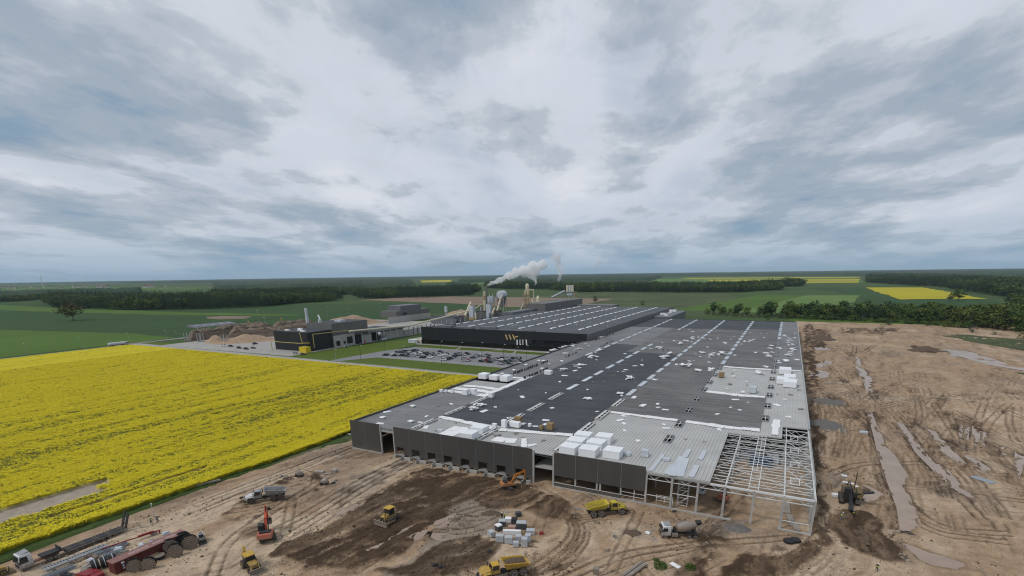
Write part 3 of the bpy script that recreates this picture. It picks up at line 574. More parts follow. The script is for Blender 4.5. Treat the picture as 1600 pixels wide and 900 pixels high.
o = scatter('soil_clods', np.stack([cx_, cy2, np.concatenate([gz(cx_[:nC // 2], cy2[:nC // 2]), gz(cx_[nC // 2:], cy2[nC // 2:])]) + .02], -1)[keepc], kc, np.clip(RNG.lognormal(-2.25, .55, keepc.sum()), .05, .42), RNG.uniform(0, 6.28, keepc.sum()), CL); tag(o, 'clods and stones strewn over the churned soil', 'clods')
# ================================================================ the factory hall under construction
M_panel = mat('anthracite sandwich panel', (.064, .061, .058), .45, var=.10, scale=.25, spec=.45, stretch=(1, 1, .15), mud=.24)
M_trim = mat('galvanised trim', (.36, .37, .37), .5, .2, var=.1, scale=1)
M_concrete = mat('cast concrete', (.36, .35, .33), .9, var=.16, scale=.7, bump=.01)
M_concdk = mat('damp concrete', (.24, .235, .225), .9, var=.2, scale=.5, bump=.01)
M_steel = mat('grey-white primed steel', (.64, .65, .64), .55, .0, var=.10, scale=.8)
def roofing(name, c1, c2, seam=1.0, patch=.05, rough=.85):
    """felt laid in strips across the roof, with seams, scuffs and damp patches"""
    m = bpy.data.materials.new(name); m.use_nodes = True; t = m.node_tree; n = t.nodes; b = n['Principled BSDF']; b.inputs['Roughness'].default_value = rough; b.inputs['Specular IOR Level'].default_value = .3
    tcn = n.new('ShaderNodeTexCoord')
    def nz(sc, det, st):
        mp = n.new('ShaderNodeMapping'); mp.inputs['Scale'].default_value = st; t.links.new(tcn.outputs['Object'], mp.inputs[0]); x = n.new('ShaderNodeTexNoise'); x.inputs['Scale'].default_value = sc; x.inputs['Detail'].default_value = det; x.inputs['Roughness'].default_value = .65; t.links.new(mp.outputs[0], x.inputs['Vector']); return x.outputs[0]
    a = nz(1.0, 2, (.03, seam, 1)); c = nz(patch, 7, (1, 1, 1)); d = nz(1.4, 6, (1, 1, 1))
    def mm(op, p, q):
        x = n.new('ShaderNodeMath'); x.operation = op
        for i, v in enumerate((p, q)):
            if isinstance(v, (int, float)): x.inputs[i].default_value = v
            else: t.links.new(v, x.inputs[i])
        return x.outputs[0]
    f = mm('ADD', mm('MULTIPLY', a, .34), mm('ADD', mm('MULTIPLY', c, .42), mm('MULTIPLY', d, .24)))
    rp = n.new('ShaderNodeValToRGB'); e = rp.color_ramp.elements; e[0].position = .41; e[1].position = .60; e[0].color = (*c1, 1); e[1].color = (*c2, 1)
    t.links.new(f, rp.inputs[0]); t.links.new(rp.outputs[0], b.inputs['Base Color'])
    bp = n.new('ShaderNodeBump'); bp.inputs['Distance'].default_value = .05; t.links.new(a, bp.inputs['Height']); t.links.new(bp.outputs[0], b.inputs['Normal'])
    return m
M_navy = roofing('slate-blue roofing felt', (.044, .047, .055), (.078, .081, .090), .55, .06)
M_greyf = roofing('grey roofing felt', (.088, .087, .087), (.180, .176, .171), .5, .06)
M_greyl = roofing('light grey roofing felt', (.130, .131, .135), (.215, .214, .215), .5, .05)
M_deck = mat('pale corrugated steel deck', (.43, .425, .405), .55, .05, var=.09, scale=.12)
M_white = mat('white insulation board', (.76, .76, .76), .8, var=.06, scale=.8)
M_film = mat('white shrink film', (.78, .79, .81), .45, var=.05, scale=1.2, bump=.03, bscale=3)
M_glaz = mat('milky skylight glazing', (.42, .47, .52), .25, var=.08, scale=.4, spec=.5)
M_frame = mat('skylight kerb', (.26, .27, .28), .6, var=.1, scale=1)

hall = thing('factory_hall', 'long low factory hall with dark front panels and half-finished roof on the building site', 'factory hall', (-56, 118, 0))
def hp(name, mb, m, root=None, parent=None, smooth=False, kind=None):
    root = root or hall
    o = mb.build(name, m, parent or root, smooth)
    if parent is None: o.location = -root.location
    if kind: o['kind'] = kind
    return o
def B(*a): return MB().box(*a)
YF = 118.0
# front wall panels
def panel_row(x0, x1, n, z0, z1, hole=None):
    w = (x1 - x0) / n
    for i in range(n):
        a, b = x0 + i * w, x0 + (i + 1) * w - .07
        m = MB()
        if hole:
            h0, h1, hz0, hz1 = a + hole[0], a + hole[1], hole[2], hole[3]
            m.box(a, h0, YF - .25, YF, z0, z1).box(h1, b, YF - .25, YF, z0, z1).box(h0, h1, YF - .25, YF, hz1, z1)
            if hz0 > z0: m.box(h0, h1, YF - .25, YF, z0, hz0)
        else: m.box(a, b, YF - .25, YF, z0, z1)
        hp('wall_panel', m, M_panel)
        if i: hp('panel_joint', B(a - .07, a, YF - .22, YF - .03, z0 + .2, z1 - .1), M_trim)
panel_row(-124, -111.2, 2, .45, 10.1); panel_row(-105.4, -56.3, 8, 1.05, 10.0, (.7, 3.8, 1.05, 3.5)); panel_row(-49.8, -25.2, 4, 3.4, 10.0)
panel_row(-49.8, -31, 3, .35, 1.25)
for x in (-111.1, -105.6, -56.1, -50.1): hp('column', B(x - .22, x + .22, YF - .2, YF + .35, 0, 9.6), M_concrete)
hp('lintel_beam', B(-110.9, -105.8, YF + .1, YF + .6, 7.6, 8.4), M_trim)
hp('mid_floor', B(-55.9, -50.3, YF + .2, YF + 14, 4.6, 5.0), M_concrete); hp('lintel_beam', B(-55.9, -50.3, YF + .1, YF + .5, 8.3, 8.9), M_trim)
for i in range(8):
    a = -105.4 + i * 6.1375
    h0, h1 = a + .7, a + 3.8
    nx0 = h1; nx1 = a + 6.1375 + .7 if i < 7 else -56.6
    ap = hp('dock_wall', MB().box(nx0, nx0 + .28, YF - 2.7, YF - .26, -.25, 1.0).box(nx0, nx1, YF - 1.3, YF - 1.0, -.25, .8).box(nx0 + .28, nx1, YF - 1.0, YF - .26, -.25, .55), M_concrete)
    hp('dock_leveller', B(h0 + .1, h1 - .1, YF - .9, YF + 1.6, .86, 1.02), M_concdk); hp('dock_frame', MB().box(h0 - .0, h0 + .12, YF - .32, YF - .25, 1.05, 3.4).box(h1 - .12, h1, YF - .32, YF - .25, 1.05, 3.4).box(h0, h1, YF - .32, YF - .25, 3.45, 3.6), M_panel)
hp('dock_wall', B(-105.4, -104.5, YF - 1.3, YF - .26, -.25, .8), M_concrete)
hp('plinth', B(-124, -111.3, YF - .35, YF + .1, -.2, .44), M_concrete); hp('plinth', B(-49.9, -4.8, YF - .42, YF + .1, -.2, .34), M_concrete); hp('plinth', B(4.9, 11.6, YF - .3, YF + .2, -.2, .28), M_concrete)
# window band under the right-hand panels
for x in (-43.7, -37.7, -36.8, -31.3): hp('column', B(x - .2, x + .2, YF - .1, YF + .3, .34, 3.39), M_concrete)
hp('rail', B(-49.8, -25.3, YF - .06, YF + .04, 1.26, 1.36), M_steel); hp('rail', B(-31.2, -25.2, YF - .02, YF + .06, 2.2, 2.3), M_steel); hp('post', B(-27.9, -27.75, YF - .05, YF + .05, .35, 3.4), M_steel)
# exposed frame, right end
for x in (-25, -18.8, -12.8, -6.9, -.7, 5.3, 11.3): hp('column', B(x - .25, x + .25, YF - .05, YF + .45, -.1, 8.2), M_concrete)
for y in (124.3, 130.3, 136.3, 142.3, 148.3, 154.3, 160.3, 166.3, 172.3): hp('column', B(11.05, 11.5, y - .22, y + .22, -.1, 8.2), M_concrete)
for x in (-18.8, -6.9, 5.3):
    for y in (142, 160, 178): hp('column', B(x - .22, x + .22, y, y + .44, -.1, 8.0), M_concrete)
for x in (-37, -31, -25, -43): 
    for y in (130, 142): hp('column', B(x - .2, x + .2, y, y + .4, 0, 8.4), M_concrete)
for a, b, z in ((-25, -18.8, 2.6), (-18.8, -12.8, 4.1), (5.3, 11.3, 2.3)): hp('rail', MB().beam((a + .2, YF + .2, z), (b - .2, YF + .2, z), .14), M_steel)
# side and rear walls, floor
for i in range(37):
    y0 = 126.5 + i * 11.3
    if y0 < 540: hp('side_panel', B(11.5, 11.62, y0, min(545, y0 + 11.2), .2, 8.9), mat("side sandwich panel", (.30, .31, .32), .5, var=.08, scale=.3))
for i in range(9): hp('side_panel', B(-124.1, -123.85, 118.1 + i * 25, 118 + (i + 1) * 25 if i < 8 else 344, .3, 9.6), M_panel)
hp('rear_wall', B(-121, 11.5, 545, 545.3, 0, 9.4), M_panel); hp('floor_slab', B(-123.7, -30, 136, 544, -.02, .10), M_concdk); hp('floor_slab', B(-29.9, 11, 163, 544, -.02, .11), M_concdk)
# ---- roof, cut round the open skylights
ROWX = {0: -100.3, 1: -76.1, 2: -50.75, 3: -25.25, 4: -1.0}
YSK = [127.3, 145.6, 162.4, 181, 199.4, 217.8, 234, 252.6, 270.4, 288.5, 304.7, 323.4, 340.6, 359.2, 375.2, 393.6, 410, 429.2, 444.4, 463.2, 479, 497.6, 514, 532]
HW, HL = .95, 5.9
def state(r, y):             # 'o' open frame, 'k' kerb only with a slit, 'g' glazed, None absent
    if r == 0: return 'k' if y < 175 and y > 120 else (None if y < 285 else 'g')
    if r == 1: return 'k' if y < 190 else ('g' if y < 345 else (None if y < 440 else 'g'))
    if r == 2: return 'k' if y < 190 else 'g'
    if r == 3: return 'o' if 140 < y < 282 else (None if y < 140 else 'g')
    return 'o' if 175 < y < 400 else (None if y < 175 else 'g')
SKY = [(r, x, y, state(r, y)) for r, x in ROWX.items() for y in YSK if state(r, y)]
HOLES = [(x - HW, x + HW, y - (HL if r < 3 else 3.4), y + (HL if r < 3 else 3.4)) for r, x, y, s in SKY if s != 'g']
def cells(x0, x1, y0, y1):
    hs = [h for h in HOLES if h[0] < x1 and h[1] > x0 and h[2] < y1 and h[3] > y0]
    cut = sorted({x0, x1} | {min(max(v, x0), x1) for h in hs for v in h[:2]})
    for a, b in zip(cut, cut[1:]):
        if b - a < 1e-6: continue
        c = (a + b) / 2; s = y0
        for h in sorted([h for h in hs if h[0] < c < h[1]], key=lambda h: h[2]):
            if h[2] > s: yield a, b, s, h[2]
            s = max(s, h[3])
        if s < y1: yield a, b, s, y1
ROOF_N = [0]
def zone(name, x0, x1, y0, y1, m, top, bot=8.35, ribs=False):
    mb = MB(); rb = MB(); ROOF_N[0] += 1; e = ROOF_N[0] * .0011
    for a, b, c, d in cells(x0, x1, y0, y1):
        mb.box(a, b, c, d, bot + e, top + e)
        if ribs:
            x = math.ceil(a / .92) * .92
            while x + .45 < b: rb.hexa([(x, c + .02, top), (x + .5, c + .02, top), (x + .5, d - .02, top), (x, d - .02, top)], [(x + .09, c + .02, top + .14), (x + .41, c + .02, top + .14), (x + .41, d - .02, top + .14), (x + .09, d - .02, top + .14)]); x += .92
    o = hp(name, mb, m)
    if ribs and rb.f: r = rb.build('deck_ribs', m, o); r['kind'] = 'stuff'
    return o
zone('roof_felt', -123.8, -101.4, 118.1, 170, M_greyl, 9.0); zone('roof_deck', -123.8, -101.4, 170, 196, M_deck, 8.7, ribs=True); zone('roof_deck', -123.8, -101.4, 205, 207.5, M_deck, 8.7); zone('roof_deck', -106, -101.4, 196, 205, M_deck, 8.7)
zone('roof_felt', -123.8, -101.4, 207.5, 344.6, M_greyl, 9.0); zone('roof_felt', -121, -101.4, 344.6, 456, M_greyl, 9.0); zone('roof_felt', -121, -101.4, 456, 545, M_navy, 9.0)
zone('roof_deck', -101.4, -51.8, 118.1, 137, M_deck, 8.7, ribs=True); zone('roof_felt', -101.4, -83, 137, 340, M_navy, 9.0); zone('roof_felt', -83, -51.8, 137, 308, M_navy, 9.0); zone('roof_felt', -83, -51.8, 308, 457, M_greyf, 9.0); zone('roof_felt', -101.4, -83, 340, 457, M_greyl, 9.0); zone('roof_felt', -101.4, -51.8, 457, 545, M_navy, 9.0)
zone('roof_deck', -51.8, -26.2, 118.1, 167.5, M_deck, 8.7, ribs=True); zone('roof_felt', -51.8, -26.2, 167.5, 457, M_greyf, 9.0); zone('roof_felt', -51.8, -26.2, 457, 545, M_navy, 9.0)
zone('roof_deck', -26.2, -10.3, 118.1, 167.5, M_deck, 8.7, ribs=True); zone('roof_deck', -10.3, -2, 160.5, 167.5, M_deck, 8.7, ribs=True); zone('roof_felt', -26.2, -2, 167.5, 214, M_greyf, 9.0); zone('roof_deck', -26.2, -2, 214, 277.5, M_deck, 8.7, ribs=True); zone('roof_felt', -26.2, -2, 277.5, 470, M_greyf, 9.0); zone('roof_felt', -26.2, -2, 470, 545, M_navy, 9.0)
zone('roof_deck', -2, 4.2, 161.5, 280, M_deck, 8.7, ribs=True); zone('roof_deck', 4.2, 11.3, 174.4, 280, M_deck, 8.7, ribs=True); zone('roof_felt', -2, 11.3, 280, 545, M_greyl, 9.0)
hp('parapet', B(11.3, 11.75, 174, 545, 8.3, 9.15), M_trim); hp('parapet', B(-123.95, -123.65, 207, 344, 9.0, 9.75), M_panel); hp('parapet', B(-123.95, -123.65, 118.3, 171, 9.0, 9.35), M_panel)
# white insulation laid at the felt's edges
def boards(pts, w, z=9.02, n=1, seed=0):
    r = random.Random(seed)
    for a, b in zip(pts, pts[1:]):
        a = Vector((*a, 0)); b = Vector((*b, 0)); d = (b - a); k_ = max(1, int(d.length / 2.4)); d.normalize(); nn = Vector((-d.y, d.x, 0)); st = (b - a).length / k_
        for i in range(k_):
            p = a + d * (i * st); q = a + d * ((i + 1) * st - .05); s = w * r.uniform(.75, 1.15); zz_ = z + r.uniform(0, .12)
            m = MB().hexa([p - nn * s / 2 + Vector((0, 0, zz_ - .16)), q - nn * s / 2 + Vector((0, 0, zz_ - .16)), q + nn * s / 2 + Vector((0, 0, zz_ - .16)), p + nn * s / 2 + Vector((0, 0, zz_ - .16))], [p - nn * s / 2 + Vector((0, 0, zz_)), q - nn * s / 2 + Vector((0, 0, zz_)), q + nn * s / 2 + Vector((0, 0, zz_)), p + nn * s / 2 + Vector((0, 0, zz_))])
            hp('insulation_board', m, M_white)
boards([(-101, 137), (-84, 134.5), (-76.8, 133.6)], 2.6, seed=1); boards([(-75, 132.5), (-62, 135), (-52, 137)], 2.2, seed=2); boards([(-49.6, 167.6), (-40, 167.2), (-26.6, 166.6)], 2.4, seed=3); boards([(-24, 166.8), (-12, 165.4), (-2, 166.2)], 3.0, seed=4)
boards([(-24, 214.6), (-12, 212.8), (-2.4, 213.6)], 3.4, seed=5); boards([(-24, 277.2), (-12, 276.2), (-2, 277.4)], 3.0, seed=6); boards([(.3, 278), (11, 279)], 2.8, seed=7); boards([(2.2, 163), (2.2, 172), (2.4, 181)], 2.2, seed=8); boards([(-123, 171), (-112, 172), (-101.6, 170.6)], 3.6, seed=9); boards([(-103.2, 172), (-103.2, 200), (-103.4, 214)], 2.4, seed=10)
boards([(-122, 177), (-110, 178), (-104, 176.5)], 3.8, seed=12); boards([(-121, 183), (-112, 184.5), (-104.6, 183)], 3.2, seed=13); boards([(-112, 207), (-105, 209)], 3.2, seed=14)
boards([(-90, 122.5), (-84.5, 122.5)], 4.6, 8.95, seed=15); boards([(-90, 127.5), (-84.5, 127.5)], 4.6, 8.95, seed=17); boards([(-72, 124), (-68, 124), (-65, 125)], 4.4, 8.95, seed=16); boards([(-64, 128), (-60.5, 121)], 1.8, 8.95, seed=18)
# skylights
SKn = {}
def skylight(kind, hl):
    key = (kind, hl)
    if key not in SKn:
        kx, ky = HW + .12, hl + .12
        ring = MB().box(-kx, -HW, -ky, ky, -.3, .32).box(HW, kx, -ky, ky, -.3, .32).box(-HW, HW, -ky, -hl, -.3, .32).box(-HW, HW, hl, ky, -.3, .32)
        bars = MB(); panes = []
        nb = 3 if kind == 'g' else (1 if hl < 5 else 3)
        for i in range(1, nb + 1): y = -hl + 2 * hl * i / (nb + 1); bars.box(-HW, HW, y - .09, y + .09, .18, .30)
        if kind != 'k': bars.box(-.07, .07, -hl, hl, .16, .28)
        if kind == 'k': bars.box(-HW, -.25, -hl, hl, .10, .2).box(.25 + .25, HW, -hl, hl, .10, .2)
        if kind == 'g':
            for i in range(4):
                y0 = -hl + 2 * hl * i / 4 + .1; y1 = -hl + 2 * hl * (i + 1) / 4 - .1
                panes.append(MB().hexa([(-HW, y0, .33), (HW, y0, .33), (HW, y1, .33), (-HW, y1, .33)], [(-HW * .55, y0 + .15, .52), (HW * .55, y0 + .15, .52), (HW * .55, y1 - .15, .52), (-HW * .55, y1 - .15, .52)]))
        def me(mb, nm, m): x = mb.mesh(nm); x.materials.append(m); return x
        SKn[key] = (me(ring, 'skylight', M_frame if kind == 'o' else (M_trim if kind == 'g' else M_concrete)), me(bars, 'glazing_bar', M_frame if kind == 'g' else M_steel), [me(p, 'pane', M_glaz) for p in panes])
    return SKn[key]
def place_sky(root, x, y, z, kind, hl):
    a, b, ps = skylight(kind, hl)
    o = bpy.data.objects.new('skylight', a); COL.objects.link(o); o.parent = root; o.location = Vector((x, y, z)) - root.location
    c = bpy.data.objects.new('glazing_bar', b); COL.objects.link(c); c.parent = o
    for p in ps: q = bpy.data.objects.new('pane', p); COL.objects.link(q); q.parent = o
for r, x, y, s in SKY: place_sky(hall, x, y, 9.03 if s == 'g' or r < 3 else 8.95, s, 5.3 if s == 'g' else (HL if r < 3 else 3.4))
# ---- bare roof trusses at the right front corner
TY = [118.35, 124.3, 130.3, 136.3, 142.3, 148.3, 154.3, 160.2]
def truss(y, x0, x1):
    m = MB().box(x0, x1, y - .09, y + .09, 8.16, 8.34).box(x0, x1, y - .08, y + .08, 6.7, 6.86)
    t_ = hp('truss', m, M_steel); w = MB(); n = int(round((x1 - x0) / 1.75)); st = (x1 - x0) / n
    for i in range(n):
        xa = x0 + i * st; 
        w.beam((xa, y, 6.86 if i % 2 else 8.16), (xa + st, y, 8.16 if i % 2 else 6.86), .09)
    w.build('web', M_steel, t_)
for y in TY: truss(y, -10.2, 11.2)
for y in (166.2, 172.2): truss(y, 4.4, 11.2)
truss(118.36, -25, -10.25)
for x, y1 in ((-6.9, 160.1), (-2.0, 167), (0.0, 167), (5.3, 174), (11.15, 174)): hp('purlin', MB().box(x - .08, x + .08, 118.5, y1, 8.36, 8.52), M_steel)
for x in (-6.9, 5.3):
    m = MB(); m.box(x - .06, x + .06, 118.5, 160.1, 6.88, 7.0)
    for y in np.arange(119, 159, 3.0): m.beam((x, y, 7.0), (x, y + 1.5, 8.36), .08); m.beam((x, y + 1.5, 8.36), (x, y + 3, 7.0), .08)
    hp('long_girder', m, M_steel)
for y in (119.6, 125.2, 131, 145, 148.6, 152.2, 155.8, 158.6, 161.4, 164.2): hp('ladder_bar', B(-1.9, -.1, y - .07, y + .07, 8.38, 8.52), M_steel)
hp('ladder_bar', B(-1.05, -.93, 131, 166, 8.385, 8.515), M_steel)
for y in (124, 136, 148, 160):
    hp('brace', MB().beam((5.4, y, 8.42), (11, y + 11.6 if y < 160 else 171, 8.42), .10), M_steel); hp('brace', MB().beam((11, y, 8.45), (5.4, y + 11.6 if y < 160 else 171, 8.45), .10), M_steel)
    hp('kerb_frame', MB().box(6.4, 6.55, y + 1, y + 5, 8.53, 8.65).box(8.2, 8.35, y + 1, y + 5, 8.53, 8.65).box(6.55, 8.2, y + 1, y + 1.15, 8.53, 8.65).box(6.55, 8.2, y + 4.85, y + 5, 8.53, 8.65), M_steel)
for y in TY[:-1]: hp('purlin', MB().box(-10.2, 11.2, y + 2.9, y + 3.02, 8.53, 8.62), M_steel)
hp('brace', MB().beam((-6.8, 130, 8.42), (5.2, 136, 8.42), .10), M_steel); hp('brace', MB().beam((-6.8, 130.2, 8.45), (5.2, 124.2, 8.45), .10), M_steel); hp('brace', MB().beam((-10, 130.2, 8.45), (-7, 136, 8.45), .10), M_steel)
hp('eaves_beam', B(-10.2, 11.4, 118.0, 118.2, 7.9, 8.3), M_steel); hp('eaves_beam', B(11.3, 11.48, 118.3, 174, 8.0, 8.35), M_steel); hp('eaves_beam', B(-25.1, -10.2, 118.02, 118.22, 8.0, 8.34), M_trim)
# ================================================================ the finished black factory and its plant
def proj(x, y, z):
    c = RC @ np.array([x, y, z - CH]); return CX + FL * c[0] / c[2], CY + FL * c[1] / c[2]
def zat(x, y, py):                                    # height above a ground spot that the photograph shows at row py
    lo, hi = -5., 90.
    for _ in range(40):
        m_ = (lo + hi) / 2
        if proj(x, y, m_)[1] > py: lo = m_
        else: hi = m_
    return lo
def xat(px, Y, z=0.0):                                # x of the upright line seen at column px, at depth Y
    lo, hi = -2000., 400.
    for _ in range(50):
        m_ = (lo + hi) / 2
        if proj(m_, Y, z)[0] < px: lo = m_
        else: hi = m_
    return lo
def gy(px, py, Y):                                    # point seen at (px, py) in the upright plane y = Y
    d = RC.T @ np.array([px - CX, py - CY, FL]); t = Y / d[1]; return (float(t * d[0]), Y, float(CH + t * d[2]))
M_black = mat('black cladding', (.012, .013, .016), .5, var=.15, scale=.2, stretch=(1, 1, .1)); M_glassd = mat('dark facade glass', (.006, .007, .009), .12, var=.1, scale=.5, spec=.6)
M_slate = roofing('blue-grey factory roof', (.072, .078, .088), (.110, .115, .125), .4, .05)
M_wallg = mat('grey cladding', (.125, .122, .118), .6, var=.08, scale=.2, stretch=(1, 1, .1)); M_wallb = mat('blue-grey cladding', (.13, .135, .15), .6, var=.08, scale=.2)
M_gold = mat('gold sign metal', (.62, .46, .20), .4, .3, var=.05); M_signw = mat('white sign face', (.80, .80, .80), .5, var=.02)
M_skyw = mat('white roof light', (.56, .58, .60), .3, var=.06, scale=.5)
fac = thing('black_factory', 'wide black-fronted factory with a slate roof full of white rooflights', 'factory', (-195, 345, 0))
FP = lambda n, mb, m, **k: hp(n, mb, m, root=fac, **k)
for i in range(24):
    a = -268 + i * 6.0833
    FP('wall_panel', B(a, a + 6.03, 344.7, 345, 4.0 if i < 15 else (5.2 if i < 17 else 8.2), 14.2), M_black)
    FP('window', B(a + .05, a + 5.98, 345.9, 346.05, .2, 4.0 if i < 15 else 8.1), M_glassd)
FP('soffit', B(-268, -122.3, 345.05, 346.2, 4.02, 4.2), M_black)
for i in range(26): FP('side_panel', B(-122.3, -122, 345.1 + i * 12.1, 345.1 + i * 12.1 + 12.03, 0, 13.7), M_wallg)
FP('roof', B(-268, -122.3, 345.1, 660, 11.8, 12.6), M_slate); FP('rear_wall', B(-268, -122.3, 659.7, 660, 0, 11.8), M_wallg); FP('side_wall', B(-268.2, -268, 344.9, 660, 0, 13), M_black)
FP('parapet', B(-267.9, -122.3, 345.05, 345.5, 12.6, 14.0), M_trim)
RY = [385.5, 403, 420.6, 438.4, 456, 473.6, 491.3, 509, 526.6, 544.2, 562, 579.5, 597, 614.8, 632.4, 648]
WHs = MB().hexa([(-1, -5, .3), (1, -5, .3), (1, 5, .3), (-1, 5, .3)], [(-.5, -4.7, .75), (.5, -4.7, .75), (.5, 4.7, .75), (-.5, 4.7, .75)]).mesh('pane'); WHs.materials.append(M_skyw)
KBs = MB().box(-1.15, 1.15, -5.2, 5.2, -.1, .29).mesh('rooflight'); KBs.materials.append(M_frame)
for i, x in enumerate((-141, -165.4, -189.8, -214.2, -238.6, -260)):
    for j, y in enumerate(RY):
        if (x < -250 and y > 470): continue
        y_ = y - (8 if i in (2, 4) else 0)
        o = bpy.data.objects.new('rooflight', KBs); COL.objects.link(o); o.parent = fac; o.location = Vector((x, y_, 12.62)) - fac.location
        c = bpy.data.objects.new('pane', WHs); COL.objects.link(c); c.parent = o
rv = random.Random(4)
for i in range(34):
    x = rv.uniform(-262, -126); y = rv.uniform(350, 640); s = rv.uniform(.6, 1.5); 
    if min(abs(x - q) for q in (-141, -165.4, -189.8, -214.2, -238.6, -260)) < 3: continue
    FP('roof_vent', MB().cyl((x, y, 12.6), (x, y, 12.9 + s), s * .5, n=8).cyl((x, y, 12.9 + s), (x, y, 13.3 + s), s * .9, s * .2, 8), M_trim)
for x0, x1, y0, y1, h in ((-258, -243, 352, 358, 2.2), (-240, -222, 351, 356, 1.8), (-215, -200, 351, 357, 2.6), (-176, -166, 350, 354, 1.6), (-200, -184, 349, 352, 1.2), (-253, -247, 362, 366, 3), (-160, -120 - 4, 348, 350, .8)): FP('air_handler', MB().box(x0, x1, y0, y1, 12.6, 12.6 + h).box(x0 + 1, x1 - 1, y0 + .6, y1 - .6, 12.6 + h, 12.9 + h), M_wallb)
FP('rear_block', B(-276, -263, 500, 562, 0, 15.2), M_wallb); FP('rear_block', B(-276, -252.2, 562.2, 690, 0, 21), M_wallg); FP('rear_block', B(-252, -200, 660.2, 690, 0, 14), M_wallg); FP('annex', B(-121.6, -104, 548, 640, 0, 10.6), M_wallb)
for i in range(5): FP('roof_vent', B(-118 + rv.uniform(-3, 9), -114 + rv.uniform(-1, 5), 560 + i * 15, 564 + i * 15, 10.6, 12 + rv.random()), M_white)
# sign on the front: three leaning gold strokes, the last with a dash, and four upright white letters
for i, px in enumerate((791.6, 797.2, 802.8)):
    x, y, z = gy(px, 526.6, 344.5); FP('sign_stroke', MB().prism([(x - 1.4, z + 1.7), (x - .4, z + 1.9), (x + 1.2, z - 1.9), (x + .2, z - 1.9)], 344.35, 344.66), M_gold)
x, y, z = gy(806.4, 526.9, 344.5); FP('sign_stroke', MB().prism([(x - 1.3, z - .4), (x + 1.9, z + .3), (x + 1.4, z + 1.1), (x - 1.2, z + .4)], 344.35, 344.66), M_gold)
for px, kd_ in ((808.0, 'B'), (812.8, 'L'), (817.3, 'I'), (822.4, 'S')):
    x, y, z = gy(px, 534.8, 344.4); m = MB()
    if kd_ in 'BLI': m.box(x - .4, x + .12, 344.25, 344.6, z - 2, z + 2)
    if kd_ == 'B': m.prism([(x + .12, z + 2), (x + .5, z + 1.5), (x + .4, z + .2), (x + .6, z - .8), (x + .5, z - 1.7), (x + .12, z - 2)], 344.25, 344.6)
    if kd_ == 'L': m.box(x + .12, x + .6, 344.25, 344.6, z - 2, z - 1.2)
    if kd_ == 'S': m.prism([(x - .6, z + 1.9), (x + .3, z + 2), (x + .5, z + .2), (x + .7, z - 1.9), (x - .2, z - 2), (x - .3, z + .3)], 344.25, 344.6)
    FP('sign_letter', m, M_signw)

# ---- boiler house and sheds west of the car park
M_pipe = mat('cream pipe', (.62, .58, .42), .5, var=.08, scale=.8); M_yel = mat('yellow pipe paint', (.46, .36, .11), .5, var=.1, scale=1); M_conp = mat('precast concrete wall', (.40, .39, .37), .9, var=.14, scale=.3)
M_greyt = mat('light grey tank paint', (.48, .51, .55), .5, var=.08, scale=.3); M_cream = mat('cream duct paint', (.60, .53, .38), .55, var=.12, scale=.4); M_tan = mat('rusty tan frame', (.36, .24, .12), .7, var=.2, scale=.6); M_door = mat('red door', (.45, .04, .03), .5, var=.1); M_yelc = mat('yellow gas cabin', (.60, .46, .02), .5, var=.06)
bh = thing('boiler_house', 'black boiler house with taller grey block beside the green lawn', 'boiler house', (-342, 284, 0)); BP = lambda n, mb, m, **k: hp(n, mb, m, root=bh, **k)
for i in range(6): BP('wall_panel', B(-361 + i * 6.33, -361 + i * 6.33 + 6.28, 273.8, 274, 0, 14.6), M_black)
BP('wall', B(-361, -323.2, 274.05, 299, 0, 14.2), M_black); BP('roof', B(-360.6, -323.6, 274.4, 298.8, 14.21, 14.5), M_navy)
for x, y in ((-352, 280), (-342, 284), (-333, 279), (-350, 291)): BP('roof_unit', B(x - 2.2, x + 2.2, y - 1, y + 1, 14.5, 15.3), M_white)
BP('upper_block', B(-352, -322.9, 299.2, 340, 0, 18.6), M_wallg); BP('roof', B(-351.6, -323.2, 299.6, 339.6, 18.61, 18.8), M_navy)
BP('roof_unit', MB().cyl((-343, 306, 18.8), (-343, 306, 21.5), 1.4, n=10), M_greyt); BP('roof_unit', B(-337, -330, 316, 322, 18.8, 20.2), M_greyt); BP('flue', MB().cyl((-348, 312, 18), (-351, 312, 24.5), .6, n=8), M_white)
BP('lower_wall', B(-322.8, -321.6, 299, 322, 0, 9.2), M_conp)
for a, b, z0, z1 in ((301, 305, 1, 5), (309, 311, 2, 4), (313, 319, 1.5, 7)): BP('grille', B(-321.6, -321.3, a, b, z0, z1), M_black)
for a, b in (((-358, 268, 7), (-326, 268, 7)), ((-358, 268, 0), (-358, 268, 7)), ((-326, 268, 7), (-319, 272, 7.2)), ((-327, 270.5, 15), (-325, 270.5, 6.6)), ((-319, 276, 3), (-319, 276, 13.2)), ((-319, 276, 13.2), (-319, 312, 12.6))): BP('gas_pipe', MB().cyl(a, b, .24, n=8), M_yel)
BP('stack', MB().cyl((-372, 318, 0), (-372, 318, zat(-372, 318, 481.5)), 1.5, 1.2, 12), M_greyt)
tag(MB().box(-325, -317.5, 266.5, 271, .3, 4.2).box(-325.2, -317.3, 266.3, 271.2, 4.21, 4.45).box(-324.6, -318, 266.8, 270.8, 0, .29).build('gas_cabin', M_yelc), 'bright yellow gas cabin at the corner of the black boiler house', 'cabin')
sh = thing('storage_shed', 'long flat grey shed with concrete panel wall behind the boiler house', 'shed', (-336, 345, 0)); SP = lambda n, mb, m, **k: hp(n, mb, m, root=sh, **k)
SP('roof', B(-356, -318.6, 322.2, 385, 7.6, 8.2), M_navy)
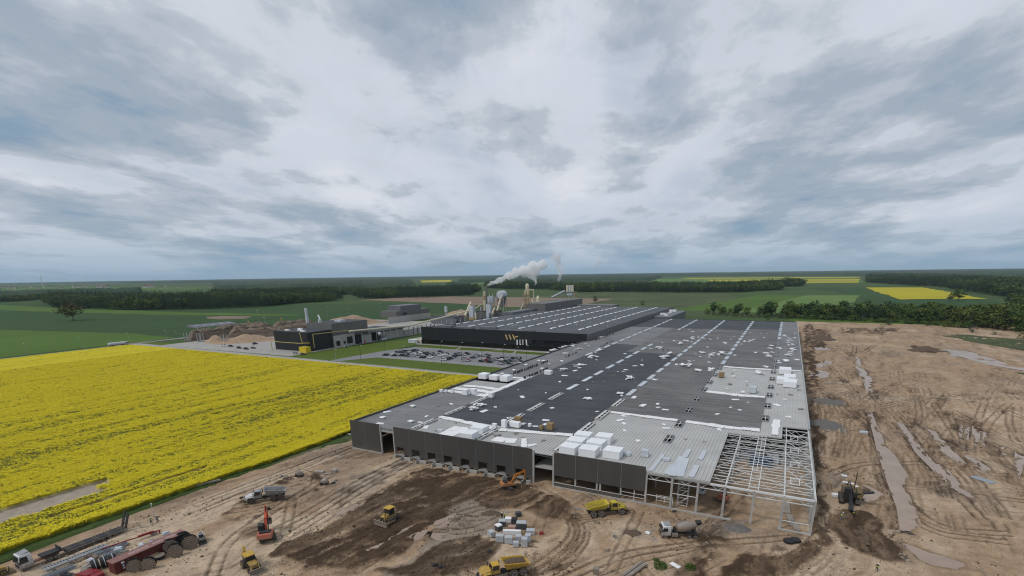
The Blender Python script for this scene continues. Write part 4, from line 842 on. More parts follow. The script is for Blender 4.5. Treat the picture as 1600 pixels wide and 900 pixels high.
for i in range(10):
    y0 = 322.4 + i * 6.1; kind_ = i
    if i == 0: SP('wall_panel', B(-320.5, -320.1, y0, y0 + 6, 0, 7.6), M_black)
    elif i in (3, 4): SP('door_opening', B(-324, -323.6, y0, y0 + 6, 0, 7), M_black)
    elif i == 5: SP('wall_panel', B(-320.5, -320.1, y0, y0 + 6, 0, 7.6), M_wallb)
    else: SP('wall_panel', B(-320.5, -320.1, y0, y0 + 6, 0, 7.5), M_conp)
SP('door', B(-320.1, -319.95, 331, 332.6, 0, 2.3), M_door); SP('rear_wall', B(-356, -355.7, 322.3, 385, 0, 7.6), M_wallg)
SP('cyclone', MB().cyl((-318.4, 352, 2.4), (-318.4, 352, 7), .2, 1.0, 10).cyl((-318.4, 355.5, 2.4), (-318.4, 355.5, 7), .2, 1.0, 10).box(-319.6, -317.2, 350.6, 357, 0, 1.6), M_greyt)
cv = thing('conveyor_pipe', 'long cream conveyor pipe running along the shed roof towards the plant', 'conveyor', (-318, 330, 0)); CP = lambda n, mb, m, **k: hp(n, mb, m, root=cv, **k)
CP('pipe', MB().cyl((-318.2, 313, 11.8), (-318.2, 392, 9.2), .75, n=10), M_pipe, smooth=True); CP('pipe', MB().cyl((-318.2, 392, 9.2), (-322, 505, 15.5), .75, n=10), M_pipe, smooth=True); CP('walkway', MB().beam((-317, 313, 10.6), (-317, 392, 8.2), 1.2, .2), M_wallg)
for y in np.arange(318, 500, 9.): CP('trestle', MB().beam((-318, y, 0), (-318, y, 9.), .35), M_greyt)
bay = thing('chip_bay', 'row of tall concrete storage bays holding wood chips', 'storage bay', (-320, 405, 0)); YP = lambda n, mb, m, **k: hp(n, mb, m, root=bay, **k)
for i in range(7):
    YP('wall_panel', B(-321, -320.6, 386 + i * 7, 386 + i * 7 + 6.2, 0, 5.6), M_conp); YP('post', B(-320.6, -320, 386 + i * 7 + 6.2, 386 + i * 7 + 6.9, 0, 7.6), M_wallb)
for i in range(4): YP('divider', B(-345, -321.1, 386 + i * 16, 386.5 + i * 16, 0, 5), M_conp)
bk = thing('wood_bunker', 'concrete bunker with dark grey superstructure behind the wood chip heap', 'bunker', (-425, 530, 0)); KP = lambda n, mb, m, **k: hp(n, mb, m, root=bk, **k)
for i in range(12): KP('wall_panel', B(-420.4, -420, 478 + i * 7, 478 + i * 7 + 6.8, 0, 7.2), M_conp)
KP('superstructure', B(-446, -420.6, 494, 562, 6, 13.2), M_wallg); KP('top_house', B(-444, -424, 506, 548, 13.21, 19), M_wallb); KP('opening', B(-420.59, -420.3, 506, 514, 8.4, 11), M_black)
# wood: chip heaps and log piles
M_chip = mat('wood chips', (.28, .185, .115), .95, var=.25, scale=.5, bump=.3, bscale=1.2, col2=(.40, .29, .20)); M_bark = mat('bark and logs', (.070, .045, .028), .95, scale=.6, bump=.6, bscale=1.2, col2=(.25, .195, .15), stretch=(1, .25, 1))
def heap(name, label, cat, cx, cy, lx, ly, h, m, rot=0, seed=0, flat=.0, group=None, n=22):
    u = np.linspace(-1, 1, n); U, V = np.meshgrid(u, u, indexing='ij'); r = np.maximum(np.abs(U), np.abs(V)) if flat > .5 else np.sqrt(U * U + V * V)
    pr = np.clip(1 - r, 0, 1) / max(.05, 1 - flat); pr = np.clip(pr, 0, 1); pr = pr * pr * (3 - 2 * pr)
    nz_ = fbm(U * lx + seed * 31, V * ly, max(2., min(lx, ly) * .5), 4, seed); Zh = h * pr * (.65 + .7 * nz_) - .12
    x = U * lx / 2 * (1 + .15 * (fbm(U * 3, V * 3, 1, 2, seed + 5) - .5)); y = V * ly / 2
    o = npmesh(name, np.stack([x, y, Zh], -1).reshape(-1, 3), gridfaces(n, n), m, True); o.location = (cx, cy, 0); o.rotation_euler[2] = rot; return tag(o, label, cat, group)
heap('wood_chip_heap', 'long tan wood chip heap behind the grey shed', 'heap', -458, 450, 44, 120, 11, M_chip, R_(-6), 3); heap('wood_chip_heap', 'low tan wood chip heap beside the black boiler house', 'heap', -432, 300, 34, 62, 6.5, M_chip, R_(-26), 5); heap('wood_chip_heap', 'small tan wood chip cone in front of the log piles', 'heap', -455, 284, 22, 20, 6, M_chip, 0, 7); heap('wood_chip_heap', 'distant tan wood chip bank left of the plant', 'heap', -400, 600, 40, 90, 8, M_chip, R_(-10), 9); heap('bark_heap', 'dark brown bark heap beside the bunker', 'heap', -470, 392, 26, 44, 8, M_bark, R_(-20), 11)
for i, (x, y, lx, ly, h, rz) in enumerate(((-486, 296, 13, 36, 9, -12), (-474, 336, 14, 48, 9.5, -14), (-500, 345, 13, 60, 9, -14), (-455, 325, 13, 56, 8, -30), (-490, 400, 14, 56, 8, -12), (-448, 365, 12, 40, 7.5, -24))):
    heap('log_pile', ('nearest log pile by the access road', 'second log pile with grey weathered top', 'rearmost long log pile under the canopy side', 'log pile between chip heap and road', 'far log pile near the tall lamp mast', 'short log pile behind the boiler house')[i], 'log pile', x, y, lx, ly, h, M_bark, R_(rz), 20 + i, .62, 'log piles in the wood yard')
M_stake = mat('stake steel', (.30, .31, .32), .6, var=.1)
for i, (x, y) in enumerate(((-489, 277.5), (-484, 277.5), (-472, 279), (-468, 280), (-440, 281), (-437, 282))):
    s_ = MB().beam((0, -1.2, 0), (0, -1.2, 7.5), .5).beam((0, 1.2, 0), (0, 1.2, 7.5), .5).beam((0, -1.2, .3), (0, 1.2, .3), .5).build('log_stanchion', M_stake, loc=(x, y, 0)); tag(s_, 'grey steel stanchion holding the end of a log pile', 'stanchion', 'stanchions at the log piles')
cn = thing('yard_canopy', 'open yard canopy with white roof spots beside the log piles', 'canopy', (-548, 342, 0)); NP = lambda n, mb, m, **k: hp(n, mb, m, root=cn, **k)
NP('roof', MB().hexa([(-556, 318, 6.2), (-541, 318, 6.2), (-541, 366, 6.2), (-556, 366, 6.2)], [(-555, 318.2, 8.4), (-545, 318.2, 7.2), (-545, 365.8, 7.2), (-555, 365.8, 8.4)]), M_wallb)
for i in range(5): NP('roof_light', B(-547, -545.2, 322 + i * 9, 326 + i * 9, 7.45, 7.62), M_white); NP('post', B(-542.4, -541.8, 320 + i * 10.8, 320.8 + i * 10.8, 0, 6.2), M_black)

# ---- drying and board plant
def plant(name, label, cat, x, y): return thing(name, label, cat, (x, y, 0))
def PP(root, n, mb, m, smooth=False): return hp(n, mb, m, root=root, smooth=smooth)
t = plant('flue_tower', 'tall cream flue tower with brown collars at the plant', 'tower', xat(758, 565), 565); x, y = xat(758, 565), 565; zt = zat(x, y, 455)
PP(t, 'shaft', MB().cyl((x, y, 0), (x, y, zt - 7), 1.5, n=12).cyl((x, y, zt - 7), (x, y, zt), 1.25, n=12), M_cream, True)
for q in (6.5, 9.5): PP(t, 'collar', MB().cyl((x, y, zt - q), (x, y, zt - q + 1.4), 2.6, n=12), M_tan)
t = plant('steam_stack', 'slim grey steel stack giving off the white steam', 'chimney', xat(761.2, 606), 606); x, y = xat(761.2, 606), 606; STK = (x, y, zat(x, y, 447.5))
PP(t, 'shaft', MB().cyl((x, y, 0), STK, 1.35, 1.1, 12), M_wallb, True); PP(t, 'rim', MB().cyl((x, y, STK[2] - .8), (x, y, STK[2] - .1), 1.4, n=12), M_trim)
t = plant('raised_tank', 'square light grey tank raised on legs beside the cream flue', 'tank', xat(768, 575), 575); x, y = xat(768, 575), 575; z1, z0 = zat(x, y, 463.5), zat(x, y, 473)
PP(t, 'body', B(x - 3.6, x + 3.6, y - 3, y + 3, z0, z1), M_greyt)
for a in (-3.3, 3.3):
    for b_ in (-2.7, 2.7): PP(t, 'leg', MB().beam((x + a, y + b_, 0), (x + a, y + b_, z0), .4), M_tan)
for a in (-2, 2.4): PP(t, 'vent_pipe', MB().cyl((x + a, y, z1), (x + a, y, z1 + 2.6), .5, n=8), M_greyt)
t = plant('box_silo', 'tall light grey box silo in front of the cream flue', 'silo', xat(765, 545), 545); x, y = xat(765, 545), 545; PP(t, 'body', B(x - 3, x + 3, y - 2.5, y + 2.5, 2, zat(x, y, 475)), M_greyt); PP(t, 'base', B(x - 3.4, x + 3.4, y - 3, y + 3, 0, 2), M_tan); PP(t, 'cap', B(x - 3.2, x + 3.2, y - 2.7, y + 2.7, zat(x, y, 475) + .01, zat(x, y, 475) + .5), M_wallb)
t = plant('dust_collector', 'big round white drum of the dust collector on a blue-grey frame', 'dust collector', xat(784.5, 585), 585); x, y = xat(784.5, 585), 585; DCX = x; zt = zat(x, y, 454); r0 = 5.2
PP(t, 'drum', MB().lathe([(r0 * .5, -5.2), (r0 * .92, -4.9), (r0, -4.2), (r0, 5), (r0 * .9, 5.4)], 24, 'y', (x, y, zt - r0)), M_greyt, True)
PP(t, 'hopper', MB().hexa([(x - 2.2, y - 3, zt - 20), (x + 2.2, y - 3, zt - 20), (x + 2.2, y + 3, zt - 20), (x - 2.2, y + 3, zt - 20)], [(x - 4.9, y - 4.6, zt - 7), (x + 4.9, y - 4.6, zt - 7), (x + 4.9, y + 4.6, zt - 7), (x - 4.9, y + 4.6, zt - 7)]), M_wallb)
for a in (-4.4, 4.4):
    for b_ in (-4, 4): PP(t, 'leg', MB().beam((x + a, y + b_, 0), (x + a, y + b_, zt - 7), .5), M_greyt)
for q in (12, 18): PP(t, 'platform', MB().box(x - 5.6, x + 5.6, y - 5.2, y - 4.7, zt - q, zt - q + .4).box(x + 4.8, x + 5.6, y - 4.6, y + 5, zt - q, zt - q + .4), M_tan)
def duct(label, p0, p1, r, m=None, n='inclined_duct'):
    t = plant(n, label, 'duct', p0[0], p0[1]); PP(t, 'tube', MB().cyl(p0, p1, r, n=10), m or M_cream, True); d = (Vector(p1) - Vector(p0)).normalized()
    for f in (.15, .5, .85): c = Vector(p0).lerp(Vector(p1), f); PP(t, 'flange', MB().cyl(c - d * .2, c + d * .2, r * 1.25, n=10), M_tan)
    PP(t, 'support', MB().beam((p1[0], p1[1], 0), (p1[0], p1[1], p1[2]), .35), M_tan)
duct('cream inclined duct rising to the round white drum', (xat(776.5, 565), 565, 9), (xat(783, 572, 28), 572, zat(DCX, 572, 464)), 1.5); duct('cream inclined duct left of the grey box tank', (xat(725, 520), 520, 5), (xat(736, 535, 20), 535, zat(-340, 535, 472.5)), 1.5)
duct('short cream duct beside the tall box silo', (xat(769.5, 540), 540, 9), (xat(773, 545, 15), 545, 17), 1.1); duct('thin cream duct from the left tank to the flue', (xat(742, 540, 15), 540, 15), (xat(751, 550, 18), 550, 19), .6); duct('thin grey duct leaning at the left end of the plant', (xat(713, 510), 510, 5), (xat(720, 525, 15), 525, 15), .5, M_greyt)
t = plant('box_tank', 'light grey box tank on tan skid left of the plant', 'tank', xat(738, 530), 530); x, y = xat(738, 530), 530; PP(t, 'body', B(x - 3, x + 3, y - 3, y + 3, 5.6, zat(x, y, 478)), M_greyt); PP(t, 'skid', B(x - 4.6, x + 5, y - 4, y + 3.6, 0, 5.5), M_tan); PP(t, 'side_tank', MB().cyl((x - 5.4, y, 2), (x - 5.4, y, 15), 2.2, n=14), M_wallb, True)
t = plant('water_tank', 'small white tank on a post at the left end of the plant', 'tank', xat(698, 500), 500); x, y = xat(698, 500), 500; PP(t, 'tank', MB().cyl((x, y, zat(x, y, 488)), (x, y, zat(x, y, 479)), 1.7, n=14), M_greyt, True); PP(t, 'post', MB().beam((x, y, 0), (x, y, zat(x, y, 488)), .6), M_greyt); PP(t, 'pipe', MB().path([(x + 1.2, y, 4), (x + 1.2, y, 12), (x + 3, y, 12)], .25), M_greyt)
for i, (x0, x1, y0, y1, h, m_) in enumerate(((-372, -338, 498, 520, 8, M_wallb), (-345, -318, 556, 574, 11, M_wallg), (-316, -285, 552, 600, 8.5, M_wallb), (-306, -284, 604, 640, 15, M_wallb))):
    o = thing('plant_building', ('low dark plant building left of the tanks', 'dark grey plant building behind the box tank', 'low blue-grey plant building under the dust collector', 'blue-grey process building behind the sloped white roof')[i], 'plant building', ((x0 + x1) / 2, (y0 + y1) / 2, 0)); hp('wall', B(x0, x1, y0, y1, 0, h), m_, root=o); hp('roof', B(x0 - .3, x1 + .3, y0 - .3, y1 + .3, h + .01, h + .5), M_navy, root=o)
    hp('door', B(x1 + .01, x1 + .12, y0 + 3, y0 + 7, 0, 4), M_black, root=o)
t = plant('sloped_roof', 'white sloped plant canopy behind the dust collector', 'canopy', -290, 595); PP(t, 'roof', MB().hexa([(-300, 590, 15), (-280, 590, 18), (-280, 602, 18), (-300, 602, 15)], [(-300, 590, 15.6), (-280, 590, 18.6), (-280, 602, 18.6), (-300, 602, 15.6)]), M_greyt)
for a in (-298, -282): PP(t, 'post', MB().beam((a, 590.5, 0), (a, 590.5, 15.2), .5), M_tan)
t = plant('dryer_tower', 'tan lattice dryer tower with cream cyclone head', 'tower', xat(824, 590), 590); x, y = xat(824, 590), 590; zt = zat(x, y, 443); zb = zat(x, y, 455)
PP(t, 'cyclone_head', MB().lathe([(1.6, zb), (2.3, zb + 3), (2.3, zt - 3), (2.0, zt - 1.2), (.9, zt)], 14, 'z', (x, y, 0)), M_cream, True)
for k_ in range(4): PP(t, 'platform', B(x - 4.6, x + 4.6, y - 4.6, y + 4.6, zb - 4 - k_ * 5.4, zb - 3.6 - k_ * 5.4), M_tan)
for a in (-4.2, 4.2):
    for b_ in (-4.2, 4.2): PP(t, 'leg', MB().beam((x + a, y + b_, 0), (x + a, y + b_, zb), .45), M_tan)
for k_ in range(4):
    for s in (-1, 1): PP(t, 'brace', MB().beam((x - 4.2 * s, y - 4.3, zb - 4 - k_ * 5.4), (x + 4.2 * s, y - 4.3, zb - 9.4 - k_ * 5.4), .3), M_tan)
for a, r in ((-2.2, 1.1), (1.8, 1.3)): PP(t, 'downpipe', MB().cyl((x + a, y - 1, 6), (x + a, y - 1, zb + 1), r, n=10), M_cream, True)
PP(t, 'loop_pipe', MB().path([(x + 2, y, zb + 1.5), (x + 9, y, zb + 1.5), (x + 9, y, zb - 9)], .5, 8), M_cream); PP(t, 'chute', MB().cyl((x + 7, y - 2, zb - 9), (x + 13, y - 4, 12), 1.0, n=8), M_cream); PP(t, 'chute', MB().cyl((x - 3, y - 4, zb - 14), (x - 7, y - 6, 10), 1.0, n=8), M_cream); PP(t, 'filter_box', B(x + 10, x + 15, y + 2, y + 7, zb - 14, zb - 8), M_cream); PP(t, 'filter_roof', MB().cyl((x + 12.5, y + 4.5, zb - 8), (x + 12.5, y + 4.5, zb - 5.5), 2.4, .8, 10), M_cream)
t = plant('silo_tower', 'pair of cream silos on a steel frame with stair tower above the grey block', 'silo', xat(889.5, 720), 720); x, y = xat(889.5, 720), 720; zt, zb = zat(x, y, 445.5), zat(x, y, 452.5)
for a in (-3.4, .6, 4.4): PP(t, 'silo', MB().cyl((x + a, y, zb - 3), (x + a, y, zt), 1.9, n=14), M_cream if a != .6 else M_greyt, True)
PP(t, 'deck', B(x - 6.5, x + 7, y - 3, y + 3, zb - 3.6, zb - 3.01), M_wallb); PP(t, 'deck', B(x - 6.5, x + 7, y - 3, y + 3, zb - 9, zb - 8.4), M_wallb); PP(t, 'hopper', B(x - 4, x + 4, y - 2, y + 2, zb - 8, zb - 4), M_greyt)
for a in (-6, 0, 6.5): PP(t, 'leg', MB().beam((x + a, y - 2.6, 10), (x + a, y - 2.6, zb - 3.6), .5), M_greyt)
PP(t, 'stair_tower', MB().box(x + 7.5, x + 11, y - 2, y + 2, 16, 16.4).box(x + 7.5, x + 11, y - 2, y + 2, 21, 21.4).box(x + 7.5, x + 11, y - 2, y + 2, 26, 26.4).beam((x + 7.6, y - 2, 10), (x + 7.6, y - 2, 30), .35).beam((x + 10.9, y - 2, 10), (x + 10.9, y - 2, 30), .35).beam((x + 7.6, y - 2, 16.2), (x + 10.9, y - 2, 21.2), .3).beam((x + 10.9, y - 2, 21.2), (x + 7.6, y - 2, 26.2), .3), M_tan)
PP(t, 'base', B(x - 7, x + 11, y - 4, y + 4, 0, 12), M_wallg)
duct('grey inclined conveyor climbing to the cream silo tower', (xat(862, 690, 22), 690, 22), (xat(882, 716, 30), 716, 30), 1.3, M_greyt, 'inclined_conveyor')
for i in range(14):
    x = rv.uniform(-362, -275); y = rv.uniform(505, 600); r = rv.uniform(.6, 1.6); h = rv.uniform(4, 14)
    t = plant('process_vessel', 'small process vessel among the plant ducts', 'vessel', x, y); t['group'] = 'small vessels in the board plant'; PP(t, 'shell', MB().lathe([(r * .4, 0), (r, .8), (r, h - .8), (r * .5, h)], 10, 'z', (x, y, 0)), rv.choice([M_greyt, M_cream, M_tan, M_wallb]), True)
# ================================================================ machines and vehicles (local x forward, y left)
M_tyre = mat('rubber tyre', (.022, .021, .020), .9, var=.2, scale=3); M_tyred = mat('muddy tyre', (.075, .060, .048), .95, var=.3, scale=3); M_rim = mat('wheel rim grey', (.22, .21, .20), .6, var=.15, scale=4); M_rimy = mat('wheel rim ochre', (.30, .20, .05), .7, var=.2, scale=4)
M_glass = mat('dark window glass', (.015, .018, .022), .08, var=.1, spec=.7); M_blk = mat('black machine steel', (.020, .020, .021), .6, var=.25, scale=3); M_track = mat('muddy track steel', (.060, .052, .045), .85, var=.3, scale=4)
M_myel = mat('worn machine yellow', (.50, .31, .03), .55, var=.18, scale=2.2, mud=.60); M_mlem = mat('worn lemon yellow', (.50, .40, .035), .55, var=.18, scale=2.2, mud=.60); M_mora = mat('machine orange', (.52, .17, .018), .5, var=.15, scale=2.2, mud=.60); M_mred = mat('machine vermilion', (.48, .075, .025), .5, var=.15, scale=2.2, mud=.60)
M_mwht = mat('machine white', (.66, .67, .67), .5, var=.10, scale=2.2, mud=.60); M_mgry = mat('machine grey', (.26, .27, .28), .6, var=.15, scale=2.2, mud=.60); M_drum = mat('mixer drum grey', (.34, .36, .38), .55, var=.10, scale=1.2, mud=.60); M_soil_l = mat('loaded soil', (.105, .072, .048), .95, var=.3, scale=1.5, bump=.15, bscale=3)
def wheel(root, x, y, r, w, z=None, tm=None, rm=None, name='wheel'):
    z = r if z is None else z; tm = tm or M_tyred
    o = MB().lathe([(r * .62, -w / 2), (r * .94, -w / 2), (r, -w * .36), (r, w * .36), (r * .94, w / 2), (r * .62, w / 2)], 18, 'y').build(name, tm, root, True); o.location = (x, y, z)
    MB().lathe([(r * .2, -w * .48), (r * .60, -w * .52), (r * .62, -w * .30), (r * .62, w * .30), (r * .60, w * .52), (r * .2, w * .48)], 12, 'y').build('rim', rm or M_rim, o, True); return o
def pt(root, n, mb, m, smooth=False, parent=None): return mb.build(n, m, parent or root, smooth)
def dump_truck(label, loc, rz, body, cab, bed, rimm, load=None, grp='articulated dump trucks on the site'):
    t = thing('dump_truck', label, 'dump truck', loc, rz, grp)
    pt(t, 'front_frame', MB().box(.2, 4.6, -.55, .55, .9, 1.3), M_blk)
    pt(t, 'hood', MB().prism([(2.5, 1.1), (4.75, 1.0), (4.9, 1.5), (4.6, 2.05), (2.5, 2.45)], -.95, .95, .12), body)
    pt(t, 'grille', MB().box(4.74, 4.95, -.7, .7, 1.05, 1.75), M_blk); pt(t, 'bumper', MB().box(4.55, 5.05, -1.3, 1.3, .75, 1.02), M_blk)
    for s in (-1, 1): pt(t, 'mudguard', MB().prism([(2.6, 1.9), (2.9, 2.15), (3.9, 2.1), (4.4, 1.7), (4.3, 1.6), (3.8, 1.95), (2.9, 2.0)], s * 1.32 - .32, s * 1.32 + .32), body); pt(t, 'headlight', MB().box(4.72, 4.9, s * .8 - .14, s * .8 + .14, 1.75, 1.95), M_mwht)
    c = pt(t, 'cab', MB().prism([(.75, 1.3), (2.55, 1.3), (2.6, 2.3), (2.3, 3.25), (.85, 3.25)], -.85, .85, .08), cab)
    pt(t, 'window', MB().prism([(2.66, 2.35), (2.37, 3.1), (2.33, 3.1), (2.6, 2.35)], -.72, .72), M_glass, parent=c)
    for s in (-1, 1): pt(t, 'window', MB().prism([(1.0, 2.15), (2.4, 2.15), (2.2, 3.1), (1.0, 3.1)], s * .862 - .012, s * .862 + .012), M_glass, parent=c); pt(t, 'mirror', MB().box(2.6, 2.7, s * 1.3 - .13, s * 1.3 + .13, 2.5, 3.0), M_blk)
    pt(t, 'exhaust', MB().cyl((.55, -.7, 2), (.55, -.7, 3.3), .1, n=8), M_blk); pt(t, 'hitch', MB().cyl((0, 0, .8), (0, 0, 1.6), .5, n=10), M_blk)
    pt(t, 'rear_frame', MB().box(-4.6, -.1, -.5, .5, .95, 1.35), M_blk)
    b = pt(t, 'dump_body', MB().add([(-.2, -1.3, 3.0), (-.2, 1.3, 3.0), (.1, -1.4, 3.35), (.1, 1.4, 3.35), (-.5, -.85, 1.75), (-.5, .85, 1.75), (-3.9, -.9, 1.5), (-3.9, .9, 1.5), (-5.3, -1.35, 2.3), (-5.3, 1.35, 2.3), (-4.4, -1.4, 2.75), (-4.4, 1.4, 2.75)],
        [(0, 1, 3, 2), (4, 5, 1, 0), (4, 6, 7, 5), (6, 8, 9, 7), (4, 0, 2, 10), (4, 10, 8, 6), (5, 11, 3, 1), (5, 7, 9, 11)]), bed)
    sd = b.modifiers.new('plate', 'SOLIDIFY'); sd.thickness = .12
    pt(t, 'side_rail', MB().beam((.1, -1.42, 3.35), (-4.4, -1.42, 2.78), .16), bed, parent=b); pt(t, 'side_rail', MB().beam((.1, 1.42, 3.35), (-4.4, 1.42, 2.78), .16), bed, parent=b)
    if load:
        g = np.linspace(-1, 1, 14); U, V = np.meshgrid(g, g, indexing='ij'); Zl = 2.55 + .75 * np.clip(1 - U * U * .8, 0, 1) * np.clip(1 - V * V, 0, 1) + .2 * fbm(U * 4, V * 4, 1, 3, 7) + .1 * U
        npmesh('load', np.stack([-2.3 + U * 2.2, V * 1.25, Zl], -1).reshape(-1, 3), gridfaces(14, 14), M_soil_l, True, t)
    for x in (3.35, -1.9, -3.75):
        for s in (-1, 1): wheel(t, x, s * 1.2, .88, .62, rm=rimm)
    return t
def loc(px, py, z=0):
    x, y, _ = gp(px, py, 0); return (x, y, z + (gz(x, y, 1.6) if -137 < x < 150 and 20 < y < 400 and not (-124 < x < 11.5 and y > 117) else 0.))
def head(a, b): p, q = gp(*a), gp(*b); return math.atan2(q[1] - p[1], q[0] - p[0])
dump_truck('white and grey articulated dump truck with empty bed left of the red excavator', loc(416, 783), head((445, 778), (385, 787)), M_mwht, M_mgry, M_mgry, M_tyred)
dump_truck('lemon yellow articulated dump truck facing right below the hall front', loc(948, 803), head((920, 806), (980, 800)), M_mlem, M_mlem, M_mlem, M_rim, load=False)
dump_truck('orange yellow articulated dump truck loaded with soil at the bottom edge', loc(786, 900), head((820, 889), (755, 903)), M_myel, M_myel, M_myel, M_rim, load=True)

def link(m, pts, w, wid):                               # a bent steel arm, deeper at its elbow
    for (a, wa), (b, wb) in zip(pts, pts[1:]):
        a = Vector((a[0], 0, a[1])); b = Vector((b[0], 0, b[1])); d = (b - a).normalized(); u = Vector((-d.z, 0, d.x)); y = Vector((0, wid / 2, 0))
        m.hexa([a - u * wa - y, b - u * wb - y, b - u * wb + y, a - u * wa + y], [a + u * wa - y, b + u * wb - y, b + u * wb + y, a + u * wa + y])
    return m
def excavator(name, label, loc_, rz, body, arm, turn=0., pose=0, grp='tracked excavators', cat='excavator', scale=1):
    t = thing(name, label, cat, loc_, rz, grp); t.scale = (scale,) * 3
    ct, st = math.cos(turn), math.sin(turn)
    for s in (-1, 1):
        o = pt(t, 'track', MB().prism([(-1.9, .45), (-1.55, .08), (1.55, .08), (1.9, .45), (1.6, .85), (-1.6, .85)], s * 1.1 - .3, s * 1.1 + .3, .04), M_track); o.rotation_euler[2] = turn
        q = MB()
        for i in range(6): q.cyl((-1.4 + i * .56, s * 1.1 - .33, .36), (-1.4 + i * .56, s * 1.1 + .33, .36), .2, n=8)
        o = pt(t, 'rollers', q, M_blk); o.rotation_euler[2] = turn
    pt(t, 'slew_ring', MB().cyl((0, 0, .7), (0, 0, 1.05), .7, n=14), M_blk)
    pt(t, 'upper_body', MB().prism([(-1.9, 1.05), (1.2, 1.05), (1.2, 1.3), (-.2, 1.9), (-1.6, 1.95), (-2.0, 1.7)], -1.25, 1.25, .1), body)
    pt(t, 'counterweight', MB().prism([(-2.45, 1.15), (-1.85, 1.05), (-1.85, 2.0), (-2.25, 1.9)], -1.25, 1.25, .12), body); pt(t, 'engine_cover', MB().box(-1.7, -.6, -1.0, .9, 1.96, 2.12), M_blk)
    c = pt(t, 'cab', MB().prism([(-.35, 1.2), (1.3, 1.2), (1.35, 1.9), (1.05, 2.85), (-.35, 2.85)], .3, 1.25, .05), M_blk)
    pt(t, 'window', MB().prism([(-.2, 1.85), (1.2, 1.85), (.98, 2.7), (-.2, 2.7)], 1.256, 1.275), M_glass, parent=c); pt(t, 'window', MB().prism([(1.40, 1.85), (1.12, 2.75), (1.08, 2.75), (1.36, 1.85)], .4, 1.15), M_glass, parent=c)
    A = [((.5, 1.5), .22), ((1.9, 3.5), .32), ((4.4, 4.3), .18)] if pose == 0 else ([((.5, 1.5), .22), ((2.2, 3.0), .30), ((5.0, 2.9), .18)] if pose == 1 else [((.5, 1.5), .22), ((1.3, 3.4), .32), ((3.3, 4.9), .18)])
    e = A[-1][0]; tip = (e[0] + (-.1 if pose == 0 else (1.1 if pose == 1 else .4)), e[1] - 2.6 if pose != 1 else e[1] - 2.0)
    pt(t, 'boom', link(MB(), A, .2, .38), arm); pt(t, 'stick', link(MB(), [((e[0] - .3, e[1] + .35), .12), (e, .22), (tip, .12)], .2, .3), arm)
    pt(t, 'boom_cylinder', MB().cyl((.9, .3, 1.4), ((A[1][0][0] + .5), .3, A[1][0][1] - .1), .08, n=8).cyl((.9, -.3, 1.4), ((A[1][0][0] + .5), -.3, A[1][0][1] - .1), .08, n=8), M_blk); pt(t, 'stick_cylinder', MB().cyl((A[1][0][0] + .3, 0, A[1][0][1] + .35), (e[0] - .3, 0, e[1] + .3), .08, n=8), M_blk)
    pt(t, 'bucket', MB().prism([(tip[0] + .25, tip[1] + .1), (tip[0] + .3, tip[1] - .6), (tip[0] - .2, tip[1] - 1.0), (tip[0] - .85, tip[1] - .8), (tip[0] - .9, tip[1] - .7), (tip[0] - .3, tip[1] - .75), (tip[0] - .0, tip[1] - .4), (tip[0] - .05, tip[1] + .05)], -.55, .55), M_track)
    return t
excavator('tracked_excavator', 'red excavator with black cab standing right of the white dump truck', loc(418, 842), head((418, 842), (428, 806)), M_mred, M_mred, .25, 2, scale=1.22)
excavator('tracked_excavator', 'orange excavator digging at the loading docks', loc(796, 764), head((790, 766), (814, 762)), M_mora, M_mora, -.9, 0, scale=1.02)
excavator('material_handler', 'yellow material handler on the log piles', (*gp(391, 516)[:2], 4.5), 2.7, M_myel, M_myel, 0, 2, 'handlers in the wood yard', 'handler', 1.25)
excavator('material_handler', 'yellow material handler beside the far bark heap', (*gp(442, 510)[:2], 4.0), 2.7, M_myel, M_myel, 0, 2, 'handlers in the wood yard', 'handler', 1.2)
# bulldozer
t = thing('bulldozer', 'yellow bulldozer pushing dark soil in the middle of the yard', 'bulldozer', loc(608, 817), head((622, 808), (594, 824))); t.scale = (1.15,) * 3
for s in (-1, 1): pt(t, 'track', MB().prism([(-1.7, .5), (-1.3, .05), (1.3, .05), (1.65, .45), (1.2, .95), (-.6, 1.15), (-1.4, .95)], s * 1.05 - .3, s * 1.05 + .3, .04), M_track); pt(t, 'sprocket', MB().cyl((-1.1, s * 1.05 - .34, .62), (-1.1, s * 1.05 + .34, .62), .34, n=12), M_blk); pt(t, 'push_arm', MB().beam((-.3, s * 1.5, .55), (2.3, s * 1.4, .5), .2), M_myel)
pt(t, 'body', MB().box(-1.5, .4, -.75, .75, .7, 1.5), M_myel); pt(t, 'hood', MB().prism([(.3, .75), (1.75, .75), (1.8, 1.7), (.3, 1.85)], -.6, .6, .08), M_myel); pt(t, 'grille', MB().box(1.78, 1.86, -.5, .5, .8, 1.6), M_blk)
c = pt(t, 'cab', MB().prism([(-1.15, 1.5), (.35, 1.5), (.25, 2.9), (-1.05, 2.9)], -.72, .72, .05), M_blk); pt(t, 'roof', MB().box(-1.25, .4, -.8, .8, 2.91, 3.03), M_myel, parent=c)
for s in (-1, 1): pt(t, 'window', MB().box(-1.0, .2, s * .73 - .012, s * .73 + .012, 1.9, 2.8), M_glass, parent=c)
pt(t, 'exhaust', MB().cyl((1.0, .3, 1.7), (1.0, .3, 2.7), .08, n=8), M_blk); pt(t, 'blade_lift', MB().cyl((1.6, .4, 1.7), (2.2, .4, .8), .07, n=8).cyl((1.6, -.4, 1.7), (2.2, -.4, .8), .07, n=8).beam((1.7, .75, 1.0), (1.7, .75, 2.6), .14), M_myel)
